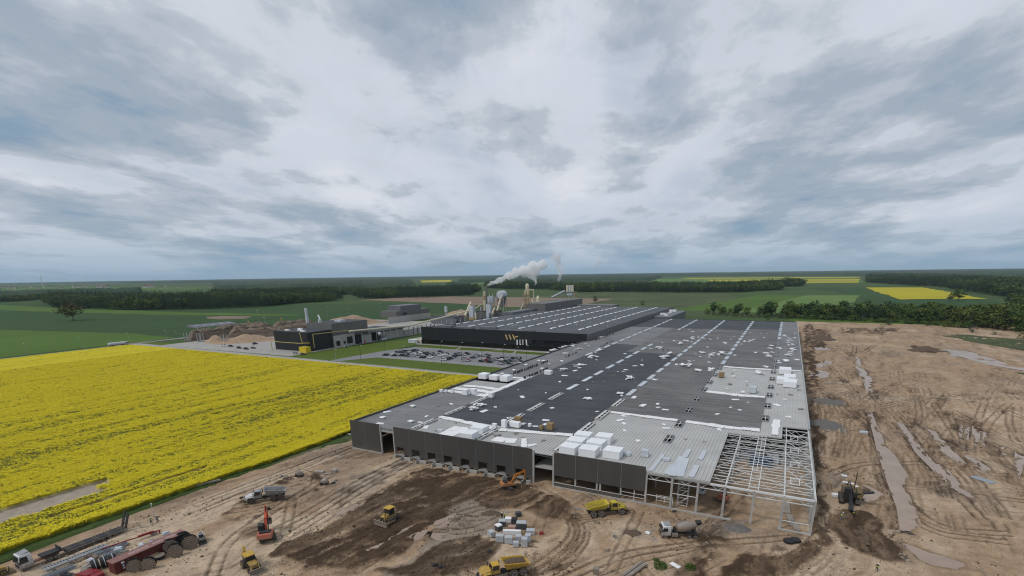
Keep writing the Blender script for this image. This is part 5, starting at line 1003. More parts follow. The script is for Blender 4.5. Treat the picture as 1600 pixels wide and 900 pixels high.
pt(t, 'blade', MB().prism([(2.2, .05), (2.5, .0), (2.42, .5), (2.5, 1.1), (2.38, 1.15), (2.25, .6)], -1.75, 1.75), M_mgry); pt(t, 'ripper', MB().box(-2.3, -1.5, -.8, .8, .8, 1.0).box(-2.3, -2.1, -.1, .1, .2, .8), M_blk)
# backhoe loader
t = thing('backhoe_loader', 'yellow backhoe loader with raised rear arm at the bottom edge', 'backhoe loader', loc(393, 888), head((382, 872), (408, 898))); t.scale = (1.15,) * 3
for s in (-1, 1): wheel(t, -1.0, s * .95, .78, .5, rm=M_rimy); wheel(t, 1.35, s * .9, .5, .38, rm=M_rimy); pt(t, 'loader_arm', link(MB(), [((.4, 1.6), .12), ((1.9, 1.5), .15), ((2.6, .6), .1)], .1, .14), M_myel).location = (0, s * .62, 0)
pt(t, 'chassis', MB().box(-1.6, 1.9, -.42, .42, .6, 1.0), M_blk); pt(t, 'hood', MB().prism([(.55, .9), (2.0, .9), (2.0, 1.5), (.55, 1.75)], -.5, .5, .06), M_myel)
c = pt(t, 'cab', MB().prism([(-1.2, 1.0), (.55, 1.0), (.45, 2.6), (-1.1, 2.6)], -.78, .78, .05), M_blk); pt(t, 'roof', MB().box(-1.3, .6, -.85, .85, 2.61, 2.74), M_myel, parent=c)
for s in (-1, 1): pt(t, 'window', MB().box(-1.0, .4, s * .79 - .012, s * .79 + .012, 1.5, 2.5), M_glass, parent=c)
pt(t, 'front_bucket', MB().prism([(2.5, .1), (3.3, .05), (3.25, .12), (2.75, .25), (2.65, .75), (2.9, 1.0), (2.5, .9)], -1.15, 1.15), M_mgry)
pt(t, 'rear_boom', link(MB(), [((-1.6, .9), .15), ((-1.9, 2.6), .2), ((-2.3, 3.4), .12)], .1, .28), M_myel); pt(t, 'rear_stick', link(MB(), [((-2.2, 3.5), .14), ((-3.0, 1.8), .1)], .1, .22), M_myel); pt(t, 'rear_bucket', MB().prism([(-3.1, 1.9), (-2.7, 1.5), (-2.9, 1.1), (-3.4, 1.2), (-3.3, 1.5)], -.35, .35), M_mgry)
for s in (-1, 1): pt(t, 'stabiliser', MB().beam((-1.7, s * .6, .9), (-1.9, s * 1.1, .15), .16), M_myel)
# concrete mixer
def truck_cab(t, x0, m, w=1.25, h=3.0, l=2.0):
    c = pt(t, 'cab', MB().prism([(x0, .75), (x0 + l, .75), (x0 + l + .05, 1.7), (x0 + l - .25, h), (x0 + .15, h + .02), (x0, h - .2)], -w, w, .1), M_mwht)
    pt(t, 'windscreen', MB().prism([(x0 + l + .06, 1.72), (x0 + l - .18, h - .3), (x0 + l - .22, h - .3), (x0 + l, 1.72)], -w + .12, w - .12), M_glass, parent=c)
    for s in (-1, 1): pt(t, 'window', MB().prism([(x0 + .7, 1.75), (x0 + l - .1, 1.7), (x0 + l - .3, h - .45), (x0 + .75, h - .45)], s * (w + .01) - .012, s * (w + .01) + .012), M_glass, parent=c); pt(t, 'mirror', MB().box(x0 + l - .05, x0 + l + .08, s * (w + .2) - .1, s * (w + .2) + .1, 1.7, 2.3), M_blk, parent=c)
    pt(t, 'grille', MB().box(x0 + l + .02, x0 + l + .1, -w + .3, w - .3, .9, 1.5), M_blk, parent=c); pt(t, 'bumper', MB().box(x0 + l - .3, x0 + l + .14, -w, w, .45, .74), M_mgry, parent=c); pt(t, 'roof_deflector', MB().prism([(x0 + .1, h + .03), (x0 + l - .5, h + .03), (x0 + .2, h + .35)], -w + .25, w - .25), M_mgry, parent=c); return c
t = thing('concrete_mixer', 'white-cabbed concrete mixer truck with grey drum facing left', 'mixer truck', loc(1061, 838), head((1092, 837), (1032, 836)))
truck_cab(t, 2.1, None); pt(t, 'chassis', MB().box(-4.0, 3.6, -.45, .45, .75, 1.05), M_blk); pt(t, 'side_box', MB().box(.6, 1.9, .5, 1.2, .5, 1.2).box(.6, 1.9, -1.2, -.5, .5, 1.2), M_mgry)
pt(t, 'drum', MB().lathe([(.45, 1.6), (.95, 1.25), (1.15, .4), (1.15, -.8), (.8, -2.3), (.55, -2.9)], 20, 'x').build('drum', M_drum, t, True) and MB().cyl((-3, 0, 2.9), (-2.9, 0, 2.9), .5, n=10), M_blk)
dr = [o for o in t.children if o.name.startswith('drum') and len(o.data.vertices) > 60][0]; dr.location = (-.7, 0, 2.35); dr.rotation_euler = (0, R_(12), 0)
blk = [o for o in t.children if o.name.startswith('drum') and len(o.data.vertices) <= 60]
for o in blk: o.name = 'drum_ring'
pt(t, 'hopper', MB().hexa([(-4.1, -.4, 2.9), (-3.4, -.4, 2.9), (-3.4, .4, 2.9), (-4.1, .4, 2.9)], [(-4.5, -.7, 3.7), (-3.3, -.7, 3.7), (-3.3, .7, 3.7), (-4.5, .7, 3.7)]), M_blk); pt(t, 'chute', MB().beam((-3.9, 0, 2.4), (-4.5, .3, 1.1), .5, .14), M_mgry); pt(t, 'rear_frame', MB().beam((-3.6, -.8, 1), (-3.7, -.6, 3.0), .14).beam((-3.6, .8, 1), (-3.7, .6, 3.0), .14), M_mgry); pt(t, 'front_stand', MB().box(.9, 1.3, -.6, .6, 1.05, 2.2), M_blk)
for x in (3.2, -1.9, -3.2):
    for s in (-1, 1): wheel(t, x, s * 1.0, .52, .36 if x > 0 else .55)
for s in (-1, 1): pt(t, 'mudguard', MB().prism([(-3.9, 1.0), (-3.6, 1.2), (-1.5, 1.2), (-1.2, 1.0), (-1.4, 1.1), (-3.7, 1.1)], s * 1.0 - .3, s * 1.0 + .3), M_blk)
# low loader on the site road
t = thing('low_loader', 'white lorry with long black low-loader trailer beside the rapeseed field', 'lorry', (-129.8, 42.5, 0), R_(-91.5))
truck_cab(t, 8.6, None, 1.25, 3.5, 2.2); pt(t, 'chassis', MB().box(4.2, 8.7, -.45, .45, .7, 1.0), M_mred); pt(t, 'gooseneck', MB().prism([(3.6, 1.3), (7.2, 1.3), (7.2, 1.65), (3.9, 1.65), (3.3, 1.1), (3.3, .8)], -1.1, 1.1), M_blk); pt(t, 'load_board', MB().box(3.9, 4.1, -1.2, 1.2, 1.65, 2.3), M_blk)
pt(t, 'bed', MB().box(-8.2, 3.4, -1.25, 1.25, .78, .98), M_blk)
for i in range(9): pt(t, 'deck_plank', MB().box(-8 + i * 1.25, -8 + i * 1.25 + 1.15, -1.2, 1.2, .985, 1.03), M_blk if i % 2 else M_track)
pt(t, 'side_rail', MB().box(-8, 3, 1.26, 1.36, .72, .9).box(-8, 3, -1.36, -1.26, .72, .9), M_mgry)
for s in (-1, 1): pt(t, 'ramp', MB().beam((-8.2, s * .75, 1.0), (-9.4, s * .75, 4.2), .8, .18), M_blk)
for x in (9.9, 6.1, 5.0, -3.4, -4.6, -5.8):
    for s in (-1, 1): wheel(t, x, s * 1.0, .5 if x > 0 else .4, .36)
t = thing('tanker_lorry', 'white tanker lorry with long grey tank on the main road', 'lorry', (-511.5, 232, 0), R_(88))
truck_cab(t, 5.4, None, 1.25, 3.2, 2.1); pt(t, 'tank', MB().lathe([(.5, -7.6), (1.2, -7.3), (1.25, -6.8), (1.25, 4.3), (1.2, 4.8), (.5, 5.1)], 18, 'x', (0, 0, 2.25)), M_greyt, True); pt(t, 'chassis', MB().box(-7.2, 6, -.5, .5, .75, 1.1), M_blk)
for x in (6.6, 3.6, -4.2, -5.4, -6.6):
    for s in (-1, 1): wheel(t, x, s * 1.0, .5, .36)
# trencher with its crew
M_ochd = mat('grimy dark ochre', (.14, .095, .035), .7, var=.3, scale=2, mud=.4)
t = thing('chain_trencher', 'dark ochre chain trencher cutting a narrow trench in the wet soil', 'trencher', loc(1325, 783), head((1323, 765), (1331, 800))); t.scale = (1.45, 1.45, 1.5)
for s in (-1, 1): pt(t, 'track', MB().prism([(-1.9, .5), (-1.5, .05), (1.6, .05), (2.0, .5), (1.6, .95), (-1.5, .95)], s * 1.15 - .3, s * 1.15 + .3, .04), M_track)
pt(t, 'engine_body', MB().prism([(-2.6, .8), (.4, .8), (.4, 1.9), (-2.4, 2.1)], -1.0, .9, .1), M_ochd); c = pt(t, 'cab', MB().prism([(.4, .9), (1.7, .9), (1.6, 2.7), (.5, 2.7)], -1.0, .2, .05), M_blk); pt(t, 'window', MB().box(.6, 1.5, -1.03, -1.01, 1.6, 2.6), M_glass, parent=c); pt(t, 'hopper', MB().box(-1.2, 1.6, .92, 1.7, 1.4, 2.3), M_ochd)
pt(t, 'digging_boom', MB().beam((1.6, 0, 1.6), (4.6, 0, .1), .5, .5), M_blk); pt(t, 'conveyor', MB().beam((1.4, .3, 1.9), (1.0, 3.2, 2.6), .7, .2), M_blk); pt(t, 'pipe_guide', MB().path([(-2.2, -.3, 2.1), (-.5, -.3, 3.4), (1.8, -.2, 3.3), (3.2, -.1, 1.6)], .09), M_blk); pt(t, 'mast', MB().beam((-.6, .6, 2), (-.6, .6, 5.0), .12), M_blk)
# mini loader by the drums, road roller pieces, boom lift inside the hall
t = thing('mini_loader', 'small white mini loader parked at the right end of the red container', 'loader', loc(316, 846), head((312, 834), (318, 852)))
for s in (-1, 1):
    for x in (-.7, .65): wheel(t, x, s * .65, .36, .28)
    pt(t, 'arm', MB().beam((-1, s * .75, 1.5), (1.3, s * .7, .6), .14), M_mwht)
pt(t, 'body', MB().box(-1.2, 1.0, -.5, .5, .35, 1.2), M_mwht); c = pt(t, 'cab', MB().prism([(-.5, 1.2), (.8, 1.2), (.65, 2.1), (-.5, 2.1)], -.52, .52, .04), M_mwht); pt(t, 'window', MB().prism([(.84, 1.25), (.70, 2.0), (.68, 2.0), (.8, 1.25)], -.42, .42), M_glass, parent=c); pt(t, 'top_hatch', MB().box(-.3, .5, -.36, .36, 2.12, 2.14), M_glass, parent=c); pt(t, 'bucket', MB().prism([(1.1, .1), (1.8, .05), (1.35, .3), (1.3, .8)], -.8, .8), M_blk)
t = thing('boom_lift', 'red boom lift with black folded arm inside the open frame', 'boom lift', loc(1126, 783), R_(160))
for s in (-1, 1):
    for x in (-1, 1): wheel(t, x, s * .9, .42, .3)
pt(t, 'base', MB().box(-1.6, 1.6, -.8, .8, .5, 1.1), M_mred); pt(t, 'turret', MB().box(-1.8, .6, -.7, .7, 1.11, 1.9), M_mred); pt(t, 'boom', MB().beam((-1.4, 0, 2), (2.2, 0, 3.4), .34).beam((2.2, 0, 3.4), (4.6, 0, 2.6), .26).beam((4.6, 0, 2.6), (5.0, 0, 1.2), .18), M_blk); pt(t, 'basket', MB().box(4.6, 5.8, -.8, .8, .6, .7).box(4.6, 4.66, -.8, .8, .7, 1.5).box(5.74, 5.8, -.8, .8, .7, 1.5).box(4.66, 5.74, -.8, -.74, .7, 1.5).box(4.66, 5.74, .74, .8, .7, 1.5), M_greyt)
t = thing('scissor_lift', 'red scissor lift deep under the open trusses', 'scissor lift', loc(1145, 738), .3)
for s in (-1, 1):
    for x in (-1, 1): wheel(t, x, s * .7, .35, .25)
pt(t, 'base', MB().box(-1.4, 1.4, -.7, .7, .4, .9), M_mred); pt(t, 'scissors', MB().beam((-1.2, 0, .9), (1.2, 0, 2.2), .16).beam((1.2, 0, .9), (-1.2, 0, 2.2), .16).beam((-1.2, 0, 2.2), (1.2, 0, 3.4), .16).beam((1.2, 0, 2.2), (-1.2, 0, 3.4), .16), M_mred); pt(t, 'platform', MB().box(-1.4, 1.4, -.7, .7, 3.4, 3.5).box(-1.4, 1.4, -.7, -.64, 3.5, 4.5).box(-1.4, 1.4, .64, .7, 3.5, 4.5), M_mgry)
t = thing('yellow_loader', 'yellow machine nose cut by the bottom left corner of the photo', 'loader', (-131.9, 28.6, 0), R_(80))
for s in (-1, 1):
    for x in (-1.3, 1.2): wheel(t, x, s * .9, .6, .4, rm=M_rimy)
pt(t, 'body', MB().prism([(-1.8, .7), (1.8, .7), (1.9, 1.6), (.4, 1.9), (-1.8, 1.9)], -.8, .8, .1), M_myel); pt(t, 'cab', MB().prism([(-1.0, 1.9), (.4, 1.9), (.3, 2.8), (-.9, 2.8)], -.7, .7, .05), M_blk); pt(t, 'bucket', MB().prism([(2.0, .1), (2.9, .1), (2.4, .4), (2.2, 1.0)], -1.1, 1.1), M_myel)

# ---- cars
CARC = [('black', (.014, .014, .016)), ('dark grey', (.055, .058, .062)), ('silver', (.36, .37, .38)), ('white', (.70, .70, .69)), ('dark blue', (.020, .030, .065)), ('dark green', (.025, .045, .035)), ('red', (.24, .018, .022)), ('beige', (.46, .42, .30))]
CM = {n: mat('car paint ' + n, c, .28, .1, var=.03, spec=.6) for n, c in CARC}
def carmesh(style):
    hb = 1.42 if style == 0 else (1.46 if style == 1 else 1.72)
    body = MB().prism([(-2.2, .32), (2.15, .32), (2.25, .55), (2.15, .78), (1.0, .92), (-2.1, .95), (-2.25, .7)], -.88, .88, .1)
    roof = {0: [(-1.95, .93), (.95, .91), (.25, hb), (-1.0, hb), (-1.6, 1.2)], 1: [(-2.1, .94), (1.0, .91), (.3, hb), (-1.7, hb), (-2.05, 1.2)], 2: [(-2.1, .94), (1.15, .91), (.55, hb), (-1.9, hb)]}[style]
    cab = MB().prism(roof, -.78, .78, .14); sk = MB().prism([(x * .86 - .05, hb - .02 if z == hb else hb - .03) for x, z in roof if z == hb] + [(roof[2][0] * .7, hb + .03), (roof[3][0] * .8, hb + .03)][::1], -.62, .62)
    win = MB().prism([(x * 1.01, z + .005) for x, z in roof], -.72, .72, .1)
    gl = MB()
    for s in (-1, 1): gl.prism([(roof[0][0] + .35, .98), (roof[1][0] - .25, .98), (roof[2][0] - .05, hb - .1), (roof[3][0] + .05, hb - .1)], s * .79 - .01, s * .79 + .01)
    x0, z0, x1, z1 = roof[1][0], .95, roof[2][0], hb - .06; gl.add([(x0 + .03, -.68, z0), (x0 + .03, .68, z0), (x1 + .08, .58, z1), (x1 + .08, -.58, z1)], [(0, 1, 2, 3)]); gl.add([(roof[-1][0] - .05, -.62, roof[-1][1] - .05), (roof[-1][0] - .05, .62, roof[-1][1] - .05), (roof[3][0] - .05, .55, z1), (roof[3][0] - .05, -.55, z1)], [(0, 3, 2, 1)])
    return body.mesh('body'), cab.mesh('roof'), gl.mesh('window')
CMESH = [carmesh(s) for s in (0, 1, 2)]
WH = MB().lathe([(.2, -.1), (.31, -.1), (.32, .1), (.2, .1)], 12, 'y').mesh('wheel'); WH.materials.append(M_tyre)
LAMPM = MB().box(2.1, 2.27, .5, .8, .58, .74).box(2.1, 2.27, -.8, -.5, .58, .74).mesh('headlight'); LAMPM.materials.append(M_mwht)
for a, b, c in CMESH: c.materials.append(M_glass); a.materials.append(None); b.materials.append(None)
def car(label, color, style, loc_, rz, group=None):
    t = thing('parked_car', label, 'car', loc_, rz, group)
    for i, me in enumerate(CMESH[style]):
        o = bpy.data.objects.new(('body', 'roof', 'window')[i], me); COL.objects.link(o); o.parent = t
        if i < 2: o.material_slots[0].link = 'OBJECT'; o.material_slots[0].material = CM[color]
    for x in (-1.35, 1.38):
        for s in (-1, 1): o = bpy.data.objects.new('wheel', WH); COL.objects.link(o); o.parent = t; o.location = (x, s * .8, .32)
    o = bpy.data.objects.new('headlight', LAMPM); COL.objects.link(o); o.parent = t
    return t
A4 = [(325, 208, 1), (365, 205, 1), (420, 208, 4), (450, 206, 0), (482, 202, 1), (512, 196, 0), (572, 190, 4), (150, 248, 0), (240, 252, 3), (262, 262, 0), (405, 266, 0), (446, 270, 1), (530, 240, 2), (548, 266, 0), (575, 256, 3), (606, 242, 2), (640, 246, 3), (668, 226, 0), (700, 214, 1), (722, 226, 5), (750, 222, 0), (700, 292, 0), (748, 290, 1), (796, 296, 3), (832, 286, 3), (802, 254, 0), (828, 266, 1), (880, 246, 0), (914, 256, 2), (946, 262, 3), (984, 206, 4), (1000, 232, 5), (1040, 236, 0), (1066, 242, 1), (1084, 318, 0), (1120, 312, 1), (1152, 298, 2), (1184, 284, 4), (1216, 268, 0), (1248, 252, 1), (1276, 236, 2), (1346, 250, 7), (1404, 240, 0), (1410, 338, 6), (1384, 306, 2), (1482, 298, 1), (1514, 288, 2), (1546, 276, 5), (1580, 266, 2), (1610, 258, 3), (1646, 268, 2)]
B4 = [(605, 266, 0), (525, 356, 0), (596, 338, 6), (640, 366, 0), (680, 316, 1), (722, 336, 2), (772, 330, 3), (830, 306, 0), (900, 282, 2), (840, 382, 0), (920, 352, 5), (986, 338, 0), (960, 390, 5), (1030, 314, 0), (1064, 354, 2), (1102, 302, 0), (1112, 348, 1), (1080, 290, 2)]
cc = random.Random(3); spots = [(590 + a / 10, 530 + b / 10, c) for a, b, c in A4] + [(700 + a / 10, 530 + b / 10, c) for a, b, c in B4]
rowname = ['far left of the car park', 'left part', 'middle left part', 'middle', 'middle right part', 'right part', 'right end beside the hall roof']
cars = []
for a, b, c in spots:
    x, y, _ = gp(a, b); cars.append([x, y, CARC[c][0], cc.choice((0, 1, 1, 2))])
for q in [q for q in cars if cc.random() < .36]: cars.append([q[0] + cc.choice((-.3, .3)), q[1] + cc.choice((-2.6, 2.6)), CARC[cc.choice((0, 1, 2, 3, 4, 1, 2))][0], cc.choice((0, 1, 2))])
for _ in range(80):                                   # keep bumpers apart
    for i in range(len(cars)):
        for j in range(i):
            dx, dy = cars[i][0] - cars[j][0], cars[i][1] - cars[j][1]
            if abs(dx) < 4.9 and abs(dy) < 2.2:
                if abs(dy) / 2.2 > abs(dx) / 4.9: s = (2.25 - abs(dy)) / 2 * (1 if dy >= 0 else -1); cars[i][1] += s; cars[j][1] -= s
                else: s = (4.95 - abs(dx)) / 2 * (1 if dx >= 0 else -1); cars[i][0] += s; cars[j][0] -= s
named = {}
for q in sorted(cars, key=lambda q: (q[1], q[0])):
    x, y, cn_, st_ = q; rn = rowname[min(6, max(0, int((x + 255) / 15)))]; dp = 'nearest the front lawn' if y < 284 else ('in the front rows' if y < 296 else ('in the rear rows' if y < 308 else 'nearest the black factory'))
    named.setdefault(f"{cn_} {('saloon', 'hatchback', 'van-like car')[st_]} parked {dp}, {rn}", []).append(q)
for lb, qs in named.items():
    for i, (x, y, cn_, st_) in enumerate(qs):
        sfx = '' if len(qs) == 1 else (', ' + ('nearer one', 'farther one')[i] if len(qs) == 2 else ', ' + ('nearest one', 'middle one', 'farther one', 'farthest one')[min(3, i)])
        car(lb + sfx, cn_, st_, (x, y, .01), (0 if cc.random() < .5 else math.pi) + cc.uniform(-.05, .05), 'cars in the factory car park')
for (px_, py_), cn_, st_, rz, lb in (((350, 541), 'white', 2, .2, 'white van parked beside the access road by the wood yard'), ((361, 542), 'dark grey', 2, .2, 'dark grey trailer car beside the white van'), ((374, 544.5), 'black', 2, .1, 'black van left of the two dark vehicles by the yard entrance'), ((385, 546), 'black', 2, .1, 'black vehicle with round top beside the yard entrance'), ((399, 538), 'dark blue', 2, 1.2, 'dark blue lorry-like car before the wood chip heap'), ((396, 544.5), 'dark grey', 0, .1, 'small dark grey car right of the black vehicle'), ((462, 553), 'silver', 1, .1, 'silver estate car in front of the boiler house'), ((474, 554.5), 'dark grey', 0, .1, 'dark grey car right of the silver estate'), ((541, 543), 'silver', 2, 1.5, 'silver pickup on the lane beside the concrete shed')): car(lb, cn_, st_, (*gp(px_, py_)[:2], .03), rz)
# ================================================================ people
M_skin = mat('skin', (.45, .27, .19), .6, var=.05); M_hiviz = mat('hi-vis yellow cloth', (.50, .62, .04), .8, var=.12, scale=6); M_navyc = mat('navy work cloth', (.018, .022, .035), .9, var=.2, scale=6); M_whc = mat('white helmet', (.75, .75, .74), .4, var=.03); M_greyc = mat('grey work cloth', (.16, .16, .17), .9, var=.2, scale=6); M_hair = mat('dark hair', (.03, .02, .015), .8, var=.2)
def skin_obj(name, verts, edges, rad, m, root, sub=1):
    me = bpy.data.meshes.new(name); me.from_pydata(verts, edges, []); bm = bmesh.new(); bm.from_mesh(me); ly = bm.verts.layers.skin.verify()
    for v, r in zip(bm.verts, rad): v[ly].radius = (r, r)
    bm.verts.ensure_lookup_table(); bm.verts[0][ly].use_root = True; bm.to_mesh(me); bm.free(); me.materials.append(m)
    o = bpy.data.objects.new(name, me); COL.objects.link(o); o.parent = root
    o.modifiers.new('skin', 'SKIN').use_smooth_shade = True; s = o.modifiers.new('sub', 'SUBSURF'); s.levels = sub; s.render_levels = sub; return o
def person(label, loc_, rz, top, trousers, lean=.0, stride=.12, arm=.0, helmet=True):
    t = thing('person', label, 'person', loc_, rz, 'site workers')
    L_ = lean; hip = .93; sh_ = (L_ * .5, 0, 1.43)
    V = [(0, 0, hip), (L_ * .2, 0, 1.12), sh_, (L_ * .58, 0, 1.53), (L_ * .62 + .02, 0, 1.66)]; Rr = [.155, .15, .16, .06, .10]; E_ = [(0, 1), (1, 2), (2, 3), (3, 4)]
    for s in (-1, 1):
        b = len(V); V += [(stride * .1 * s, s * .10, .88), (stride * s * .6, s * .11, .50), (stride * s, s * .11, .10), (stride * s + .16, s * .12, .045)]; Rr += [.10, .072, .05, .045]; E_ += [(0, b), (b, b + 1), (b + 1, b + 2), (b + 2, b + 3)]
        b = len(V); V += [(sh_[0], s * .20, 1.40), (sh_[0] + .02 + arm * .1, s * .27, 1.13), (sh_[0] + .12 + arm * .3, s * .26, .92 + arm * .2), (sh_[0] + .16 + arm * .36, s * .25, .85 + arm * .24)]; Rr += [.065, .048, .036, .032]; E_ += [(2, b), (b, b + 1), (b + 1, b + 2), (b + 2, b + 3)]
    skin_obj('body', V, E_, Rr, trousers, t)
    VV = [(0, 0, .90), (L_ * .2, 0, 1.12), (L_ * .5, 0, 1.42), (L_ * .5, .2, 1.39), (L_ * .5, -.2, 1.39)]; skin_obj('jacket', VV, [(0, 1), (1, 2), (2, 3), (2, 4)], [.175, .172, .175, .085, .085], top, t)
    hx = L_ * .62 + .03
    MB().lathe([(.02, 1.55), (.07, 1.565), (.09, 1.63), (.088, 1.70), (.05, 1.77), (.01, 1.785)], 12, 'z', (hx + .01, 0, 0)).build('head', M_skin, t, True)
    f = MB()
    for s in (-1, 1): f.box(hx + .085, hx + .1, s * .035 - .012, s * .035 + .012, 1.665, 1.68)
    f.prism([(hx + .09, 1.66), (hx + .125, 1.63), (hx + .09, 1.625)], -.012, .012); f.build('face', M_hair, t)
    if helmet: MB().lathe([(.135, 1.69), (.115, 1.705), (.108, 1.75), (.07, 1.81), (.015, 1.83)], 14, 'z', (hx + .01, 0, 0)).build('helmet', M_whc, t, True)
    else: MB().lathe([(.098, 1.66), (.1, 1.72), (.07, 1.79), (.01, 1.80)], 12, 'z', (hx - .005, 0, 0)).build('hair', M_hair, t, True)
    return t
for lb, p, rz, top, tr, ln, st, ar in (('worker in yellow hi-vis jacket left of the survey tripod', (237, 819), .4, M_hiviz, M_navyc, .05, .1, .6), ('worker in dark clothes bending right of the survey tripod', (247, 816), 2.6, M_greyc, M_navyc, .45, .22, .8), ('worker in dark jacket and white helmet above the block pallets', (784.5, 812), -.6, M_navyc, M_navyc, 0, .12, 0), ('worker in yellow hi-vis vest above the block pallets', (789, 811), 2.4, M_hiviz, M_navyc, 0, .16, .3), ('worker in yellow vest walking at the bottom right below the trench', (1369, 893), 1.4, M_hiviz, M_navyc, .08, .24, .3), ('worker in yellow vest standing in the trench behind the trencher', (1333, 806), 1.6, M_hiviz, M_navyc, .1, .1, .4), ('worker in green vest crouched left of the trench', (1313, 814), .6, M_hiviz, M_greyc, .5, .26, .8), ('worker beside the white insulation packs near the roof centre line', None, 1.0, M_navyc, M_navyc, 0, .15, .2), ('worker standing on the dark roof felt between skylight rows', None, 2.0, M_navyc, M_navyc, 0, .2, .2)):
    if p is None: L0 = gp(1045, 550, 9.03) if 'dark roof' not in lb else gp(1036, 549, 9.03)
    else: L0 = (*gp(*p)[:2], float(gz(*gp(*p)[:2])))
    person(lb, L0, rz, top, tr, ln, st, ar)
t = thing('survey_tripod', 'thin survey mast on a tripod between two workers by the site road', 'tripod', loc(243, 815))
for a in range(3): pt(t, 'leg', MB().beam((.6 * math.cos(a * 2.1), .6 * math.sin(a * 2.1), 0), (0, 0, 1.5), .05), M_mgry)
pt(t, 'mast', MB().cyl((0, 0, 1.4), (0, 0, 4.6), .05, n=8), M_greyt); pt(t, 'antenna', MB().cyl((0, 0, 4.6), (0, 0, 4.8), .16, n=10), M_mwht)

# ================================================================ materials on the ground
M_wood = mat('weathered drum wood', (.23, .18, .135), .9, var=.25, scale=3, stretch=(1, 8, 1)); M_woodn = mat('fresh drum wood', (.44, .30, .14), .85, var=.15, scale=3, stretch=(1, 8, 1)); M_cable = mat('black cable', (.016, .016, .017), .6, var=.2, scale=6); M_redc = mat('container red paint', (.115, .026, .023), .65, var=.25, scale=.7); M_redt = mat('faded container roof', (.24, .12, .105), .75, var=.2, scale=.9); M_galv = mat('galvanised bundle', (.30, .33, .36), .45, .4, var=.2, scale=3); M_redb = mat('red painted steel', (.22, .018, .022), .5, var=.1); M_logo_b = mat('logo blue', (.20, .30, .50), .5, var=.05); M_letter = mat('pale stencil paint', (.42, .34, .32), .7, var=.15, scale=2); M_tarp = mat('crumpled sheeting', (.20, .18, .16), .8, var=.5, scale=2, bump=.2, bscale=3)
def drum(label, p, r, w, rz, flat=False, m=None, wound=True):
    t = thing('cable_drum', label, 'cable drum', p, rz, 'cable drums beside the red container'); m = m or M_wood
    if flat: ax, c = 'z', (0, 0, 0); b0, b1 = 0, w
    else: ax, c = 'y', (0, 0, r); b0, b1 = -w / 2, w / 2
    for h in (b0, b1 - .09):
        fl = pt(t, 'flange', MB().lathe([(.06, h), (r, h), (r, h + .09), (.06, h + .09)], 24, ax, c), M_blk if m is M_wood else m)
        for a in range(-3, 4):                     # boards of the flange
            xw = math.sqrt(max(.02, (r * .97) ** 2 - (a * r * .27) ** 2)); hh = h - .03 if h == b0 else h + .091
            bb = MB()
            if flat: bb.box(-xw, xw, a * r * .27 - r * .112, a * r * .27 + r * .112, hh, hh + .029)
            else: bb.box(-xw, xw, hh, hh + .029, r + a * r * .27 - r * .112, r + a * r * .27 + r * .112)
            pt(t, 'plank', bb, m, parent=fl)
    pt(t, 'core', MB().lathe([(r * .45, b0 + .1), (r * .45, b1 - .1)], 16, ax, c), m)
    if wound: pt(t, 'cable', MB().lathe([(r * .8, b0 + .1), (r * .84, b0 + .2), (r * .84, b1 - .2), (r * .8, b1 - .1)], 20, ax, c), M_cable, True)
    return t
dr_ = head((213, 897), (301, 860)); 
for lb, p, r, w, rz, fl, m in (('weathered wooden cable drum nearest the container logo', (212, 893), 1.35, .9, R_(-112), False, M_wood), ('weathered cable drum leaning right of the first drum', (235, 889), 1.3, .8, R_(-128), False, M_wood), ('pale new cable drum lying flat against the container', (240, 871), 1.0, .9, 0, True, M_woodn), ('grey cable drum lying flat with black cable', (249, 873), 1.15, .8, 0, True, M_mgry), ('slatted dark cable drum in the middle of the row', (276, 869), 1.45, 1.0, R_(-120), False, M_wood), ('cable drum behind the slatted middle drum', (268, 862), 1.45, 1.0, R_(-110), False, M_wood), ('large grey wooden cable drum at the right end of the row', (299, 857), 1.6, .9, R_(-112), False, M_wood), ('black wound cable drum behind the large right drum', (289, 852), 1.55, 1.2, R_(-112), False, M_cable)):
    drum(lb, loc(*p), r, w, rz, fl, m)
# the long red container
t = thing('long_container', 'long dark red container with faded roof lettering behind the cable drums', 'container', (-111.6, 47, 0))
pt(t, 'box', MB().box(-1.15, 1.15, -7.2, 7.2, .15, 2.58), M_redc); pt(t, 'roof', MB().box(-1.22, 1.22, -7.3, 7.3, 2.581, 2.68), M_redt)
for i in range(36): pt(t, 'side_rib', MB().box(1.151, 1.21, -7.05 + i * .4, -6.85 + i * .4, .3, 2.45), M_redc)
for i in range(22):
    if i in (9, 10, 16): continue
    pt(t, 'roof_letter', MB().box(-.3, .35, -3.8 + i * .42, -3.8 + i * .42 + .2, 2.681, 2.69).box(-.3 + .5 * (i % 2), -.15 + .5 * (i % 2), -3.6 + i * .42, -3.45 + i * .42, 2.681, 2.691), M_letter)
for y in (-5.6, 5.9):
    pt(t, 'logo', MB().box(1.215, 1.225, y - .3, y + .25, 1.9, 2.3).prism([(1.215, 0), (1.225, 0), (1.225, .01)], y, y + .01), M_signw)
    for i in range(4): pt(t, 'logo_letter', MB().box(1.215, 1.227, y - .22 + (i % 2) * .06, y + .14, .75 + i * .27, .95 + i * .27), M_logo_b if i % 2 else M_signw)
for y in (-7.2, 7.1): pt(t, 'corner_post', MB().box(1.16, 1.25, y, y + .12, .1, 2.58), M_redc)
